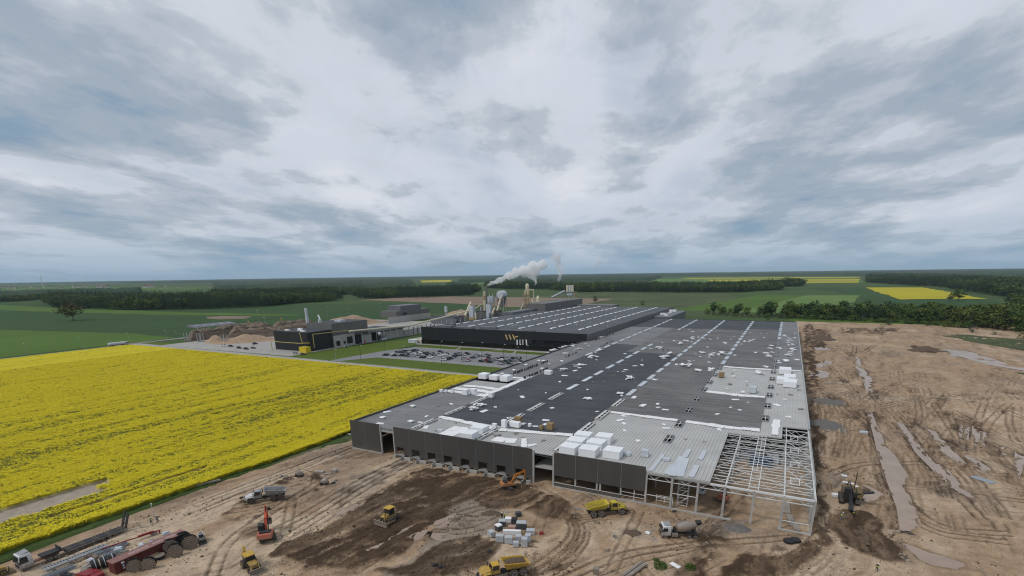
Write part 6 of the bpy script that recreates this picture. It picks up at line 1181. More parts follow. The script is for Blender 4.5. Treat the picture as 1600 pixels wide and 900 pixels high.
# scaffold racks, bundles and scrap left of the container
def bundle(name, label, cat, p, rz, n, l, w, h, m, ladder=False):
    t = thing(name, label, cat, p, rz, 'stacked steel beside the red container'); r = random.Random(label)
    if ladder:
        for s in (-1, 1): pt(t, 'side_rail', MB().box(-l / 2, l / 2, s * w / 2 - .08, s * w / 2 + .08, h - .3, h), m)
        for i in range(n): pt(t, 'rung', MB().box(-l / 2 + (i + .2) * l / n, -l / 2 + (i + .65) * l / n, -w / 2 + .08, w / 2 - .08, h - .2, h - .05), m)
        for i in range(4): pt(t, 'bearer', MB().box(-l / 2 + (i + .5) * l / 4 - .1, -l / 2 + (i + .5) * l / 4 + .1, -w / 2, w / 2, 0, h - .31), M_wood)
    else:
        for i in range(n):
            y = -w / 2 + w * ((i * 7) % n + .5) / n; z = .12 + (i % 3) * h / 3; a = r.uniform(-.4, .4)
            pt(t, 'bar', MB().beam((-l / 2 + a, y, z), (l / 2 + a * .6, y + r.uniform(-.1, .1), z + r.uniform(-.05, .1)), .14), m)
    return t
bundle('scaffold_rack', 'grey ladder-like steel rack along the site road', 'rack', (-124.3, 39.2, 0), R_(88), 22, 11, 1.7, .9, M_galv, True)
for lb, x, y, rz, n, l, w, h, m in (('bundle of grey tubes next to the steel rack', -122.3, 44.6, 86, 9, 6, 1.2, .7, M_galv), ('loose bundle of galvanised bars left of the container', -119.5, 43.5, 70, 9, 4, 1.4, .8, M_galv), ('bundle of pale profiles by the container roof', -116.2, 46.2, 95, 8, 3.2, 1.6, .9, M_greyt), ('dark bundle of pipes behind the container', -116.6, 51.4, 80, 8, 4.2, 1.3, .8, M_blk), ('bundle of bars at the bottom left edge', -121.5, 35.2, 82, 9, 5, 1.6, .7, M_galv)): bundle('steel_bundle', lb, 'bundle', (x, y, 0), R_(rz), n, l, w, h, m)
o = MB().beam((-123.0, 43.3, .9), (-120.4, 53.8, .9), .2, .2).beam((-121.6, 49.6, .95), (-121.0, 52.6, .95), .5, .4).beam((-123, 43.3, 0), (-123, 43.3, .8), .2).beam((-120.5, 53.5, 0), (-120.5, 53.5, .8), .2).build('red_beam', M_redb); tag(o, 'long red steel beam lying above the grey tubes', 'beam')
o = MB().hexa([(-116.5, 35.6, 0), (-113.6, 36.4, 0), (-113.8, 39, 0), (-116.6, 38.6, 0)], [(-116.4, 35.7, 1.0), (-113.7, 36.5, 1.0), (-113.9, 38.9, .8), (-116.5, 38.5, .8)]).box(-113.5, -112.0, 36.8, 38.6, .3, .9).build('red_skid', M_redb); tag(o, 'low red steel skid at the bottom edge left of the container', 'skid')
t = thing('pipe_coil', 'large black pipe coils bound with straps beside the container end', 'coil', (-116.2, 40.6, 0), R_(75), None)
for k_, x in enumerate((-1.5, 0, 1.4)): pt(t, 'coil', MB().lathe([(.55, -.55), (1.05, -.6), (1.12, 0), (1.05, .6), (.55, .55)], 20, 'x', (x, 0, 1.1)), M_cable, True); pt(t, 'strap', MB().lathe([(1.13, -.06), (1.15, 0), (1.13, .06)], 20, 'x', (x, 0, 1.1)), M_greyt)
sr = random.Random(9)
for i in range(26):
    x = sr.uniform(-122, -114.2); y = sr.uniform(34, 54); s = sr.uniform(.35, .9)
    m = MB()
    for q in range(3): a = Vector((sr.uniform(-.5, .5), sr.uniform(-.5, .5), .15 + q * .25)) * s; m.hexa([a + Vector((-s, -s * .6, -.1)), a + Vector((s, -s * .5, -.05)), a + Vector((s * .8, s * .6, -.1)), a + Vector((-s, s * .5, -.12))], [a + Vector((-s * .8, -s * .5, .12)), a + Vector((s * .8, -s * .4, .18)), a + Vector((s * .7, s * .5, .14)), a + Vector((-s * .9, s * .4, .1))])
    tag(m.build('scrap_heap', sr.choice([M_tarp, M_galv, M_greyt, M_wood, M_tarp, M_blk, M_mwht]), loc=(x, y, .1), rotz=sr.uniform(0, 6)), 'small heap of scrap and sheeting left of the red container', 'scrap', 'scrap heaps left of the red container')
# pallets of wrapped blocks
M_wrap = mat('film-wrapped grey blocks', (.40, .42, .44), .4, var=.12, scale=2.5, bump=.02, bscale=5); M_wrapd = mat('dark stone blocks', (.06, .062, .066), .7, var=.25, scale=3); M_brickp = mat('pale red bricks', (.38, .25, .20), .85, var=.12, scale=3)
def pallet(label, p, rz, sx_, sy_, h, m, top=None):
    t = thing('block_pallet', label, 'pallet', p, rz, 'pallets of blocks in the yard')
    for a in (-.4, 0, .4): pt(t, 'runner', MB().box(a * sx_ - .06, a * sx_ + .06, -sy_ / 2, sy_ / 2, 0, .13), M_wood)
    nz_ = max(2, int(h / .32)); nx_ = 3
    bk_ = pt(t, 'stack', MB().box(-sx_ / 2 + .03, sx_ / 2 - .03, -sy_ / 2 + .03, sy_ / 2 - .03, .13, .13 + h - .02), m)
    for i in range(nz_): pt(t, 'block_row', MB().box(-sx_ / 2, sx_ / 2, -sy_ / 2, sy_ / 2, .14 + i * h / nz_, .14 + (i + .93) * h / nz_), m, parent=bk_)
    if top: pt(t, 'cover', MB().hexa([(-sx_ / 2 - .05, -sy_ / 2 - .05, h), (sx_ / 2 + .05, -sy_ / 2 - .05, h), (sx_ / 2 + .05, sy_ / 2 + .05, h), (-sx_ / 2 - .05, sy_ / 2 + .05, h)], [(-sx_ / 2, -sy_ / 2, h + .22), (sx_ / 2, -sy_ / 2, h + .22), (sx_ / 2 * .9, sy_ / 2, h + .3), (-sx_ / 2, sy_ / 2, h + .22)]), top)
ra = R_(22)
for lb, p, rz, sx_, sy_, h, m, tp in (('grey wrapped block pallet turned at the left of the group', (768, 838), -.5, 1.5, 1.2, 1.25, M_wrap, None), ('large grey wrapped block pallet, front left of the group', (781, 846), ra, 1.7, 1.3, 1.5, M_wrap, None), ('large grey wrapped block pallet, front middle of the group', (795, 848), ra, 1.7, 1.3, 1.5, M_wrap, None), ('small grey wrapped pallet standing foremost', (806, 853), ra, 1.25, 1.1, .95, M_wrap, None), ('tall grey wrapped pallet at the front right corner', (819.5, 853), ra, 1.3, 1.3, 1.9, M_wrap, None), ('grey wrapped pallet behind the foremost small one', (810, 845), ra, 1.4, 1.2, 1.3, M_wrap, None), ('grey wrapped pallet behind the tall right one', (825, 846), ra, 1.2, 1.3, 1.7, M_wrap, None), ('low wide grey pallet at the far right of the group', (829, 834), ra, 1.9, 1.3, 1.0, M_wrap, None), ('long pale stack of slabs across the middle of the group', (800, 835), ra, 4.0, .7, 1.0, M_white, None), ('dark block pallet with rounded white cover', (779, 829), -.4, 1.3, 1.2, 1.3, M_wrapd, M_white), ('dark block pallet with grey cover at the back left', (785, 822), ra, 1.6, 1.2, 1.3, M_wrapd, M_wrap), ('white wrapped pallet at the back of the group', (794, 816), ra, 1.4, 1.2, 1.0, M_film, None), ('black block pallet behind the red bricks', (804, 818), ra, 1.3, 1.3, 1.1, M_wrapd, M_blk), ('dark double pallet with grey covers at the right back', (815, 826), ra, 2.3, 1.3, 1.5, M_wrapd, M_wrap), ('pale red brick pallet in the middle of the group', (800, 826), ra, 1.7, 1.2, .6, M_brickp, None), ('lone dark crate above the group of pallets', (810, 807), .8, 1.3, 1.1, 1.0, M_wrapd, None)): pallet(lb, loc(*p), rz, sx_, sy_, h, m, tp)
# odd things lying about
def slab(name, label, cat, p, rz, l, w, h, m, group=None): 
    o = MB().hexa([(-l / 2, -w / 2, 0), (l / 2, -w / 2, 0), (l / 2, w / 2, 0), (-l / 2, w / 2, 0)], [(-l / 2 + .02, -w / 2 + .02, h), (l / 2 - .02, -w / 2 + .03, h * .94), (l / 2 - .03, w / 2 - .02, h), (-l / 2 + .02, w / 2 - .02, h * 1.05)]).build(name, m, loc=(p[0], p[1], p[2] + .03), rotz=rz); return tag(o, label, cat, group)
for lb, p, rz, l, w, h, m, nm, ct in (('white board lying beside the two bushes', (1055, 885), -.5, 2.2, 1.0, .15, M_white, 'foam_board', 'board'), ('white block lying left of the mixer truck', (1012, 834), -.3, 1.1, .6, .4, M_white, 'foam_block', 'block'), ('white torn sheet on the ground left of the yellow dump truck', (902, 796), .4, 1.8, .9, .12, M_tarp, 'torn_sheet', 'sheet'), ('white stack of slabs near the site fence', (500, 740), .4, 2.6, 1.2, .8, M_mwht, 'slab_stack', 'stack'), ('flat white slabs beside the slab stack', (511, 741), .6, 2.4, 1.0, .25, M_mwht, 'slab_stack', 'stack'), ('white cube right of the slab stack', (523, 738), .2, 1.4, 1.2, .9, M_mwht, 'foam_block', 'block'), ('white sheet on the sand near the hall corner', (531, 716), .3, 1.6, 1.0, .3, M_mwht, 'foam_block', 'block'), ('white scrap on the grass verge by the field', (425, 719), .5, 1.6, .5, .15, M_white, 'foam_scrap', 'scrap'), ('white scrap at the field edge nearest the hall corner', (501, 687.6), .1, 1.7, .6, .2, M_white, 'foam_scrap', 'scrap'), ('white scrap beside the hall corner on the grass', (545, 678.5), .1, 2.0, .9, .2, M_white, 'foam_scrap', 'scrap'), ('small red crate right of the block pallets', (846, 834), .2, .9, .7, .5, M_redb, 'crate', 'crate'), ('pale pallet board above the block pallets', (791, 801), .2, 1.4, 1.0, .15, M_mwht, 'foam_board', 'board'), ('blue grey sheet lying in the wheel ruts far right', (1536, 750), -.75, 5.2, 2.4, .12, M_logo_b if False else M_galv, 'steel_sheet', 'sheet'), ('grey barrel-like box at the bottom edge', (931, 896), .2, 1.0, .9, 1.3, M_mgry, 'waste_bin', 'bin'), ('white sack left of the trencher', (1306, 775), .3, 1.8, 1.3, .6, M_film, 'white_sack', 'sack'), ('white sheet above the trencher', (1335, 762), .2, 1.5, .9, .4, M_film, 'white_sack', 'sack'), ('white strip on the soil above the trencher', (1325, 755), -.2, 2.6, .6, .2, M_film, 'white_sack', 'sack'), ('small white bag at the top of the gravel pad', (1319, 744), .1, 1.4, .7, .3, M_film, 'white_sack', 'sack'), ('white beam lying on the cleared ground beside the hall', (1306, 600), .02, 6.5, .7, .4, M_mwht, 'white_beam', 'beam'), ('white block beside the white beam', (1291, 600.5), .02, 1.8, 1.2, .6, M_mwht, 'foam_block', 'block'), ('grey block between the wheel tracks right of the hall', (1349, 676), .1, 2.6, 1.3, .6, M_greyt, 'grey_block', 'block')): slab(nm, lb, ct, loc(*p), rz, l, w, h, m)
t = thing('steel_beams', 'pair of long white steel beams at the bottom edge', 'beam', loc(991, 893), R_(72))
for s in (-.45, .45): pt(t, 'beam', MB().box(-3.4, 3.4, s - .32, s + .32, .25, .6).box(-3.4, 3.4, s - .08, s + .08, .61, .7), M_mwht)
for a in (-3, 3): pt(t, 'bearer', MB().box(a - .15, a + .15, -1, 1, 0, .24), M_wood)
t = thing('tyre_rings', 'two black pipe rings lying before the hall corner', 'rings', loc(1239, 848), .2)
for x, y, z in ((-.9, -.2, .3), (.5, .5, .35)): pt(t, 'ring', MB().lathe([(.75, -.25), (1.05, -.25), (1.12, 0), (1.05, .25), (.75, .25)], 20, 'z', (x, y, z)), M_cable, True)
for p, lb in (((507, 757), 'grey plate compactor with white top on the sand'), ((468, 744), 'small grey machine near the site fence')):
    t = thing('plate_compactor', lb, 'compactor', loc(*p), .5); pt(t, 'drum', MB().cyl((-.7, -.7, .4), (-.7, .7, .4), .4, n=14).cyl((.7, -.7, .4), (.7, .7, .4), .4, n=14), M_blk); pt(t, 'body', MB().prism([(-1.1, .6), (1.1, .6), (.9, 1.2), (-.9, 1.25)], -.65, .65, .08), M_mgry); pt(t, 'cover', MB().lathe([(.5, 1.22), (.4, 1.6), (.1, 1.75)], 12, 'z', (.1, 0, 0)), M_mwht if '507' in str(p) else M_mgry, True)
for i, p in enumerate(((447, 748), (438, 745), (526, 752), (521, 756), (377, 779), (962, 840), (947, 860), (642, 717), (765, 865), (1054, 799), (418, 796), (900, 803), (932, 818), (682, 886), (690, 890))):
    m = MB()
    for q in range(4): a = (sr.uniform(-.4, .4), sr.uniform(-.4, .4)); s = sr.uniform(.2, .45); m.hexa([(a[0] - s, a[1] - s, 0), (a[0] + s, a[1] - s * .7, 0), (a[0] + s, a[1] + s, 0), (a[0] - s, a[1] + s, 0)], [(a[0] - s * .7, a[1] - s * .6, s), (a[0] + s * .8, a[1] - s * .5, s * .8), (a[0] + s * .6, a[1] + s * .8, s), (a[0] - s * .8, a[1] + s * .6, s * 1.2)])
    tag(m.build('rubble_pile', sr.choice([M_blk, M_mgry, M_tarp, M_blk]), loc=loc(*p), rotz=sr.uniform(0, 6)), 'small dark rubble pile ' + ('left of the small grey machine', 'beside the site fence left of the grey machine', 'right of the white-topped compactor', 'just below the compactor\'s right side', 'beside the rear of the white dump truck', 'between the yellow dump truck and the bottom beams', 'above the pair of white beams', 'at the first loading dock', 'left of the block pallets', 'at the foot of the bare columns', 'between white dump truck and red excavator', 'at the tail of the yellow dump truck', 'below the yellow dump truck', 'at the bottom centre, left one of a pair', 'at the bottom centre, right one of a pair')[i], 'rubble', 'rubble piles in the yard')
M_gravel = mat('grey gravel', (.135, .125, .115), .95, var=.25, scale=2, bump=.1, bscale=6)
heap('gravel_heap', 'flat grey gravel heap beside the hall, nearer of two', 'heap', *gp(1288, 663)[:2], 14, 17, 1.5, M_gravel, 0, 31); heap('gravel_heap', 'flat grey gravel heap beside the hall, farther of two', 'heap', *gp(1288, 627)[:2], 16, 13, 1.2, M_gravel, 0, 32); heap('gravel_heap', 'grey gravel heap before the bare steel columns', 'heap', *gp(1150, 826)[:2], 9, 6, .8, M_gravel, .2, 33); heap('soil_heap', 'low dark heap of roots and soil left of the mixer truck', 'heap', *gp(990, 833)[:2], 5, 4, .8, M_soil_l, .3, 34); heap('soil_heap', 'dark soil bank beside the orange excavator', 'heap', *gp(778, 788)[:2], 9, 6, 1.3, M_soil_l, .5, 35); heap('soil_heap', 'dark soil heap above the pallets', 'heap', *gp(768, 803)[:2], 7, 4, 1.0, M_soil_l, .4, 36); heap('soil_heap', 'rusty soil heap between the puddles right of the hall', 'heap', *gp(1318, 596)[:2], 7, 7, 1.2, M_soil_l, 0, 37); heap('soil_heap', 'dark earth bank at the far end of the cleared ground', 'heap', *gp(1283, 530)[:2], 26, 30, 4.0, M_soil_l, 0, 38); heap('soil_heap', 'dark earth bank near the ditch in the distance', 'heap', *gp(1446, 548)[:2], 26, 14, 3, M_soil_l, 0, 39); heap('soil_heap', 'dark soil thrown up left of the trench', 'heap', *gp(1345, 835)[:2], 5, 9, .8, M_soil_l, .35, 40)
# materials under the open frame
for lb, p, rz, l, w, h, m in (('blue steel container under the open trusses', (1188, 727), .1, 6, 2.4, 2.5, mat('blue container paint', (.02, .06, .16), .5, var=.1)), ('white wrapped stack right of the blue container', (1206, 722), .1, 3, 5, 2, M_greyt), ('grey wrapped stack behind the blue container', (1170, 712), .1, 5, 3, 1.6, M_greyt), ('white stack deep under the roof edge', (1150, 716), .1, 1.6, 1.4, 1.6, M_mwht)):
    t = thing('stored_container' if 'container under' in lb else 'wrapped_stack', lb, 'container' if 'container under' in lb else 'stack', loc(*p), rz); pt(t, 'body', MB().box(-l / 2, l / 2, -w / 2, w / 2, .1, h), m); pt(t, 'lid', MB().box(-l / 2 - .05, l / 2 + .05, -w / 2 - .05, w / 2 + .05, h + .005, h + .12), m); pt(t, 'base', MB().box(-l / 2 + .1, l / 2 - .1, -w / 2 + .1, w / 2 - .1, 0, .09), M_wood)
for i in range(3): slab('steel_profile_stack', 'stack of white steel profiles on the floor by the hall corner', 'stack', (6.6 + i * 1.0, (130.5, 123.5, 120.4)[i], 0), R_(92 + i * 4), (7, 6, 3.4)[i], (1.8, 1.4, 1.3)[i], .5, M_mwht, 'profile stacks by the hall corner')
t = thing('scaffold_tower', 'grey scaffold stair tower between the front columns', 'scaffold', (-16.4, 121, 0))
for x in (-1.2, 1.2):
    for y in (-.8, .8): pt(t, 'standard', MB().cyl((x, y, 0), (x, y, 7.6), .06, n=6), M_steel)
for z in (.4, 2.4, 4.4, 6.4): pt(t, 'ledger', MB().box(-1.25, 1.25, -.85, -.75, z, z + .08).box(-1.25, 1.25, .75, .85, z, z + .08), M_steel); pt(t, 'stair', MB().beam((-1.1, 0, z), (1.1, 0, z + 2 if z < 6 else z + .6), .5, .1), M_steel)
t = thing('guard_rail', 'white guard rail frame left of the scaffold tower', 'rail', (-20.6, 120, 0))
for x in (-2, 0, 2): pt(t, 'post', MB().box(x - .06, x + .06, -.06, .06, 0, 2.2), M_steel)
for z in (.7, 1.4, 2.1): pt(t, 'rail', MB().box(-2.1, 2.1, -.04, .04, z, z + .08), M_steel)
# ================================================================ things on the roof
def pack(label, p, sx_, sy_, h, z=8.72, group='insulation packs on the hall roof', m=None):
    t = thing('insulation_pack', label, 'insulation pack', (p[0], p[1], z), random.Random(label).uniform(-.06, .06), group); k_ = 3 if sy_ > 3 else 2
    for i in range(k_): pt(t, 'bale', MB().prism([(-sx_ / 2, .1), (sx_ / 2, .1), (sx_ / 2, h), (-sx_ / 2, h)], -sy_ / 2 + i * sy_ / k_, -sy_ / 2 + (i + 1) * sy_ / k_ - .08, .1), m or M_film)
    for a in (-.3, .3): pt(t, 'batten', MB().box(a * sx_ - .1, a * sx_ + .1, -sy_ / 2, sy_ / 2, 0, .1), M_wood)
for lb, p, s in (('white wrapped insulation pack at the front left of the big roof stack', (-47.3, 122.7), (4.7, 4.3, 2.3)), ('white wrapped insulation pack at the front right of the big roof stack', (-41.9, 123.2), (4.7, 4.3, 2.3)), ('white wrapped insulation pack second in the left column', (-47.5, 128.6), (4.7, 4.5, 2.3)), ('white wrapped insulation pack second in the right column', (-41.9, 129.3), (4.7, 4.5, 2.3)), ('white wrapped insulation pack at the back of the left column', (-47.6, 134.4), (4.6, 4.3, 2.3)), ('white wrapped insulation pack at the back of the right column', (-41.6, 135.6), (4.5, 4.3, 2.3)), ('lone white wrapped insulation pack right of the big roof stack', (-35.7, 124.8), (4.6, 4.4, 2.3))): pack(lb, p, *s)
for lb, p, s in (('white insulation pack behind the dark front panels, nearer of two', gp(733, 685, 8.72), (4.6, 4.4, 2.2)), ('white insulation pack behind the dark front panels, farther of two', gp(750, 675, 8.72), (4.6, 4.2, 2.0))): pack(lb, p, *s)
for i, (p, s) in enumerate((((788, 668), (1.5, 1.5, 2.6)), ((805, 667), (3.6, 1.8, 1.8)), ((828, 667), (1.0, 1.0, 1.2)), ((773, 668), (1.4, 1.2, 1.4)), ((768, 621), (1.8, 1.8, 2.1)), ((740, 616), (2.4, 2.2, 2.4)), ((728, 617), (2.2, 2.2, 2.4)), ((690, 613), (1.3, 1.3, 1.3)), ((697, 613), (1.2, 1.2, 1.1)), ((707, 614), (1.4, 1.2, 1.2)), ((757, 591), (4.2, 4.5, 2.4)), ((774, 593), (4.4, 4.2, 2.2)), ((791, 595), (4.0, 5, 2.6)), ((857, 585), (3.4, 2.8, 2)))): pack(f'white insulation pack on the left roof edge, number {i + 1} counting inward' if False else ('white upright pack by the front skylights', 'low white pack between two brown pallets', 'small white box by the front skylights', 'white pack left of the upright one', 'small white pack beside the deck edge', 'tall white pack, right of the pair at the left roof edge', 'tall white pack, left of the pair at the left roof edge', 'first small white box at the left roof edge', 'second small white box at the left roof edge', 'third small white box at the left roof edge', 'big white pack nearest the field on the raw deck', 'big white pack in the middle of the raw deck row', 'big white pack nearest the roof felt in the raw deck row', 'white pack beside the felt rolls')[i], gp(*p, 9.05), *s, z=9.03)
for i, (p, s) in enumerate((((1226, 583), (5, 8, 2.4)), ((1233, 594), (4.6, 8, 2.2)), ((1222, 598), (4.6, 7, 2.2)), ((1234, 603), (5.0, 8, 2.4)), ((1176, 613), (2.6, 4, 2.4)))): pack(('white insulation stack at the far end of the right roof strip', 'white insulation stack at the right edge of the roof strip', 'white insulation stack left in the right roof strip', 'nearest white insulation stack on the right roof strip', 'grey white stack on the raw deck edge')[i], gp(*p, 8.9), *s, z=8.9, m=M_film if i < 4 else M_greyt)
for i, (p, s) in enumerate((((1071, 573), (4.5, 9, 1.6)), ((1092, 580), (2.2, 3, .8)), ((1128, 555), (4, 8, 1.6)), ((1111, 557), (2.4, 4, 1.8)), ((984, 592), (3.6, 5, .8)), ((1041, 558), (4, 6, 1.0)), ((905, 572), (3.6, 8, 1.0)), ((928, 559), (4.5, 10, 1.2)), ((881, 579), (2.4, 4, .8)), ((750, 634), (3.5, 3.2, 1.0)), ((741, 640), (2, 2, .8)), ((1187, 583), (3, 5, .5)), ((968, 616), (1.6, 2, .6)), ((1111, 579), (1.6, 3, .8)), ((918, 624), (2.2, 2, .5)), ((1030, 544), (3, 5, .8)), ((938, 548), (3, 7, 1.)), ((920, 530), (4, 9, 1.)), ((940, 528), (4, 9, .8)), ((1063, 538), (2, 6, 1.2)), ((1072, 534), (2, 6, 1.2)), ((1082, 529), (2, 6, 1.4)), ((1035, 560), (2, 4, 1.2)), ((1046, 553), (2, 5, 1)), ((1098, 552), (2, 4, .6)), ((1216, 545), (2, 6, .8)), ((1232, 556), (2.5, 6, .8)), ((1228, 565), (2.5, 5, .7)), ((1240, 548), (2, 5, .8)), ((1200, 557), (2, 5, .6)), ((866, 548), (2.5, 6, .8)), ((880, 543), (3, 7, .8)), ((895, 540), (3, 7, .8)), ((905, 546), (3, 6, .6)))):
    m = MB(); rq = random.Random(i)                    # boards thrown together, some tilted
    for q in range(9):
        a, b_, zz_ = rq.uniform(-.5, .5) * s[0], rq.uniform(-.5, .5) * s[1], s[2] * max(0, rq.uniform(.0, 1) - .1) * (1 if q else 0); l, w = rq.uniform(.5, 1.3), rq.uniform(.35, .8); c_, d_ = math.cos(rq.uniform(0, 3)), rq.uniform(-.25, .25); sn = math.sqrt(1 - c_ * c_)
        qd = [(a + x * c_ - y * sn, b_ + x * sn + y * c_, zz_ + x * d_ + .02) for x, y in ((-l, -w), (l, -w), (l, w), (-l, w))]; m.hexa(qd, [(x, y, z + .22) for x, y, z in qd])
    tag(m.build('insulation_stack', M_white if i % 4 else M_film, loc=(*gp(*p, 9.0)[:2], 9.15), rotz=rq.uniform(-.2, .2)), 'loose heap of white insulation boards lying on the roof felt', 'insulation heap', 'loose white heaps on the roof')
M_rockw = mat('brown wool bales', (.26, .18, .09), .9, var=.15, scale=2)
for i, p in enumerate(((810, 661), (860, 671), (1127, 589), (846, 671))): pack(('brown pallet of wool behind the white packs', 'brown pallet of wool at the felt edge', 'brown pallet on the raw deck far right', 'small brown pallet between white boxes')[i], gp(*p, 9.03), *((2.4, 2.0, 2.2), (2.0, 2.0, 2.2), (2.2, 2.8, 2.2), (1.1, 1.1, 1.4))[i], z=9.03, m=M_rockw, group='brown pallets on the roof')
for i, (a, b, w) in enumerate((((1016.5, 735.5), (1037, 709.5), .9), ((1050, 743), (1066, 713), 1.7), ((1062, 744), (1072, 716), 1.7), ((1043, 741), (1052, 727), 1.6), ((1080, 745), (1089, 727), 1.4), ((1094, 718), (1101, 704), 1.3), ((1070, 714), (1077, 702), 1.3))):
    p, q = gp(*a, 8.9), gp(*b, 8.9); slab('deck_sheet', 'pale steel sheet laid out on the raw deck above the bare columns', 'sheet', ((p[0] + q[0]) / 2, (p[1] + q[1]) / 2, 8.85), math.atan2(q[1] - p[1], q[0] - p[0]), math.hypot(q[0] - p[0], q[1] - p[1]), w, .1, M_greyt, 'pale sheets on the raw deck')
for p, h in (((1007.6, 712), 1.7), ((1041, 719), .6), ((980, 711), .8), ((1008, 713), .5), ((688, 674), .6)): slab('roof_crate', 'small grey crate standing on the raw deck', 'crate', gp(*p, 8.85), .1, 1.8, 1.5, h, M_greyt, 'small crates on the raw deck')
# upstand vents of the left roof strip, felt rolls in rows, scraps
for i, p in enumerate(((598, 654), (642, 660), (645, 636), (849, 565), (822, 571), (785, 585), (803, 579.5), (842, 564.6), (857, 552), (812, 568), (847, 577))):
    t = thing('roof_hatch', 'small white roof hatch on the light grey roof strip', 'roof hatch', gp(*p, 9.0), 0, 'hatches on the left roof strip'); pt(t, 'kerb', MB().box(-.8, .8, -.8, .8, 0, .5), M_trim); pt(t, 'lid', MB().hexa([(-.9, -.9, .51), (.9, -.9, .51), (.9, .9, .51), (-.9, .9, .51)], [(-.6, -.6, .75), (.6, -.6, .75), (.6, .6, .75), (-.6, .6, .75)]), M_white)
RM = MB().cyl((0, 0, 0), (0, 0, 1.0), .28, n=9).mesh('felt_roll'); RM.materials.append(M_blk)
for a, b, n in (((795, 588), (857, 565), 34), ((819, 592), (861, 575), 24), ((930, 532), (962, 521), 16), ((882, 560), (905, 550), 8), ((940, 542), (958, 533), 7)):
    for i in range(n):
        f_ = (i + sr.uniform(-.3, .3)) / n; x, y, _ = gp(a[0] + (b[0] - a[0]) * f_, a[1] + (b[1] - a[1]) * f_, 9.0)
        if sr.random() < .12: continue
        o = bpy.data.objects.new('felt_roll', RM); COL.objects.link(o); o.location = (x + sr.uniform(-.4, .4), y, 9.03); o.scale = (1, 1, sr.uniform(.8, 1.25)); tag(o, 'black roll of roofing felt standing upright on the grey roof', 'felt roll', 'felt rolls standing on the left roof strip')
SM = []
for i in range(5):
    r = random.Random(i); m = MB(); l, w = r.uniform(.5, 1.6), r.uniform(.3, .9); m.hexa([(-l, -w, 0), (l, -w * .7, 0), (l * .8, w, 0), (-l * .9, w * .8, 0)], [(-l * .95, -w * .9, .14), (l * .9, -w * .6, .2), (l * .75, w * .9, .12), (-l * .85, w * .7, .22)]); SM.append(m.mesh('foam_scrap'))
for i, me in enumerate(SM): me.materials.append((M_white, M_white, M_film, M_tarp, M_wood)[i])
zones_ = [(-99, -53, 140, 300, 46, 'the dark blue felt'), (-82, -52, 308, 450, 18, 'the far grey felt left of centre'), (-49, -27, 170, 420, 40, 'the central grey felt strip'), (-24, -3, 170, 210, 10, 'the near grey felt square right of centre'), (-24, -3, 280, 450, 26, 'the far grey felt right of centre'), (0, 10, 285, 450, 46, 'the rightmost grey roof strip'), (-24, -4, 216, 272, 12, 'the raw deck square right of centre'), (-46, -12, 140, 166, 12, 'the raw deck above the bare columns'), (-100, -54, 119, 134, 16, 'the raw deck behind the dark front panels'), (1, 10, 180, 276, 12, 'the raw deck along the right roof edge'), (-122, -102, 120, 168, 6, 'the light grey roof at the front left'), (-120, -103, 210, 340, 10, 'the light grey roof strip with felt rolls')]
for x0, x1, y0, y1, n, zl in zones_:
    for i in range(n):
        o = bpy.data.objects.new('foam_scrap', SM[min(4, int(sr.random() ** 1.15 * 5))]); COL.objects.link(o); o.location = (sr.uniform(x0, x1), sr.uniform(y0, y1), 9.04 + .022); o.rotation_euler[2] = sr.uniform(0, 6); s = sr.uniform(.5, 1.25); o.scale = (s, s, s)
        if o.location.y < 168 and o.location.x > -50 or (o.location.x > 0 and o.location.y < 280) or (o.location.y < 136 and o.location.x > -100): o.location.z = 8.88
        tag(o, 'small pale scrap of insulation lying on ' + zl, 'scrap', 'scraps on ' + zl)
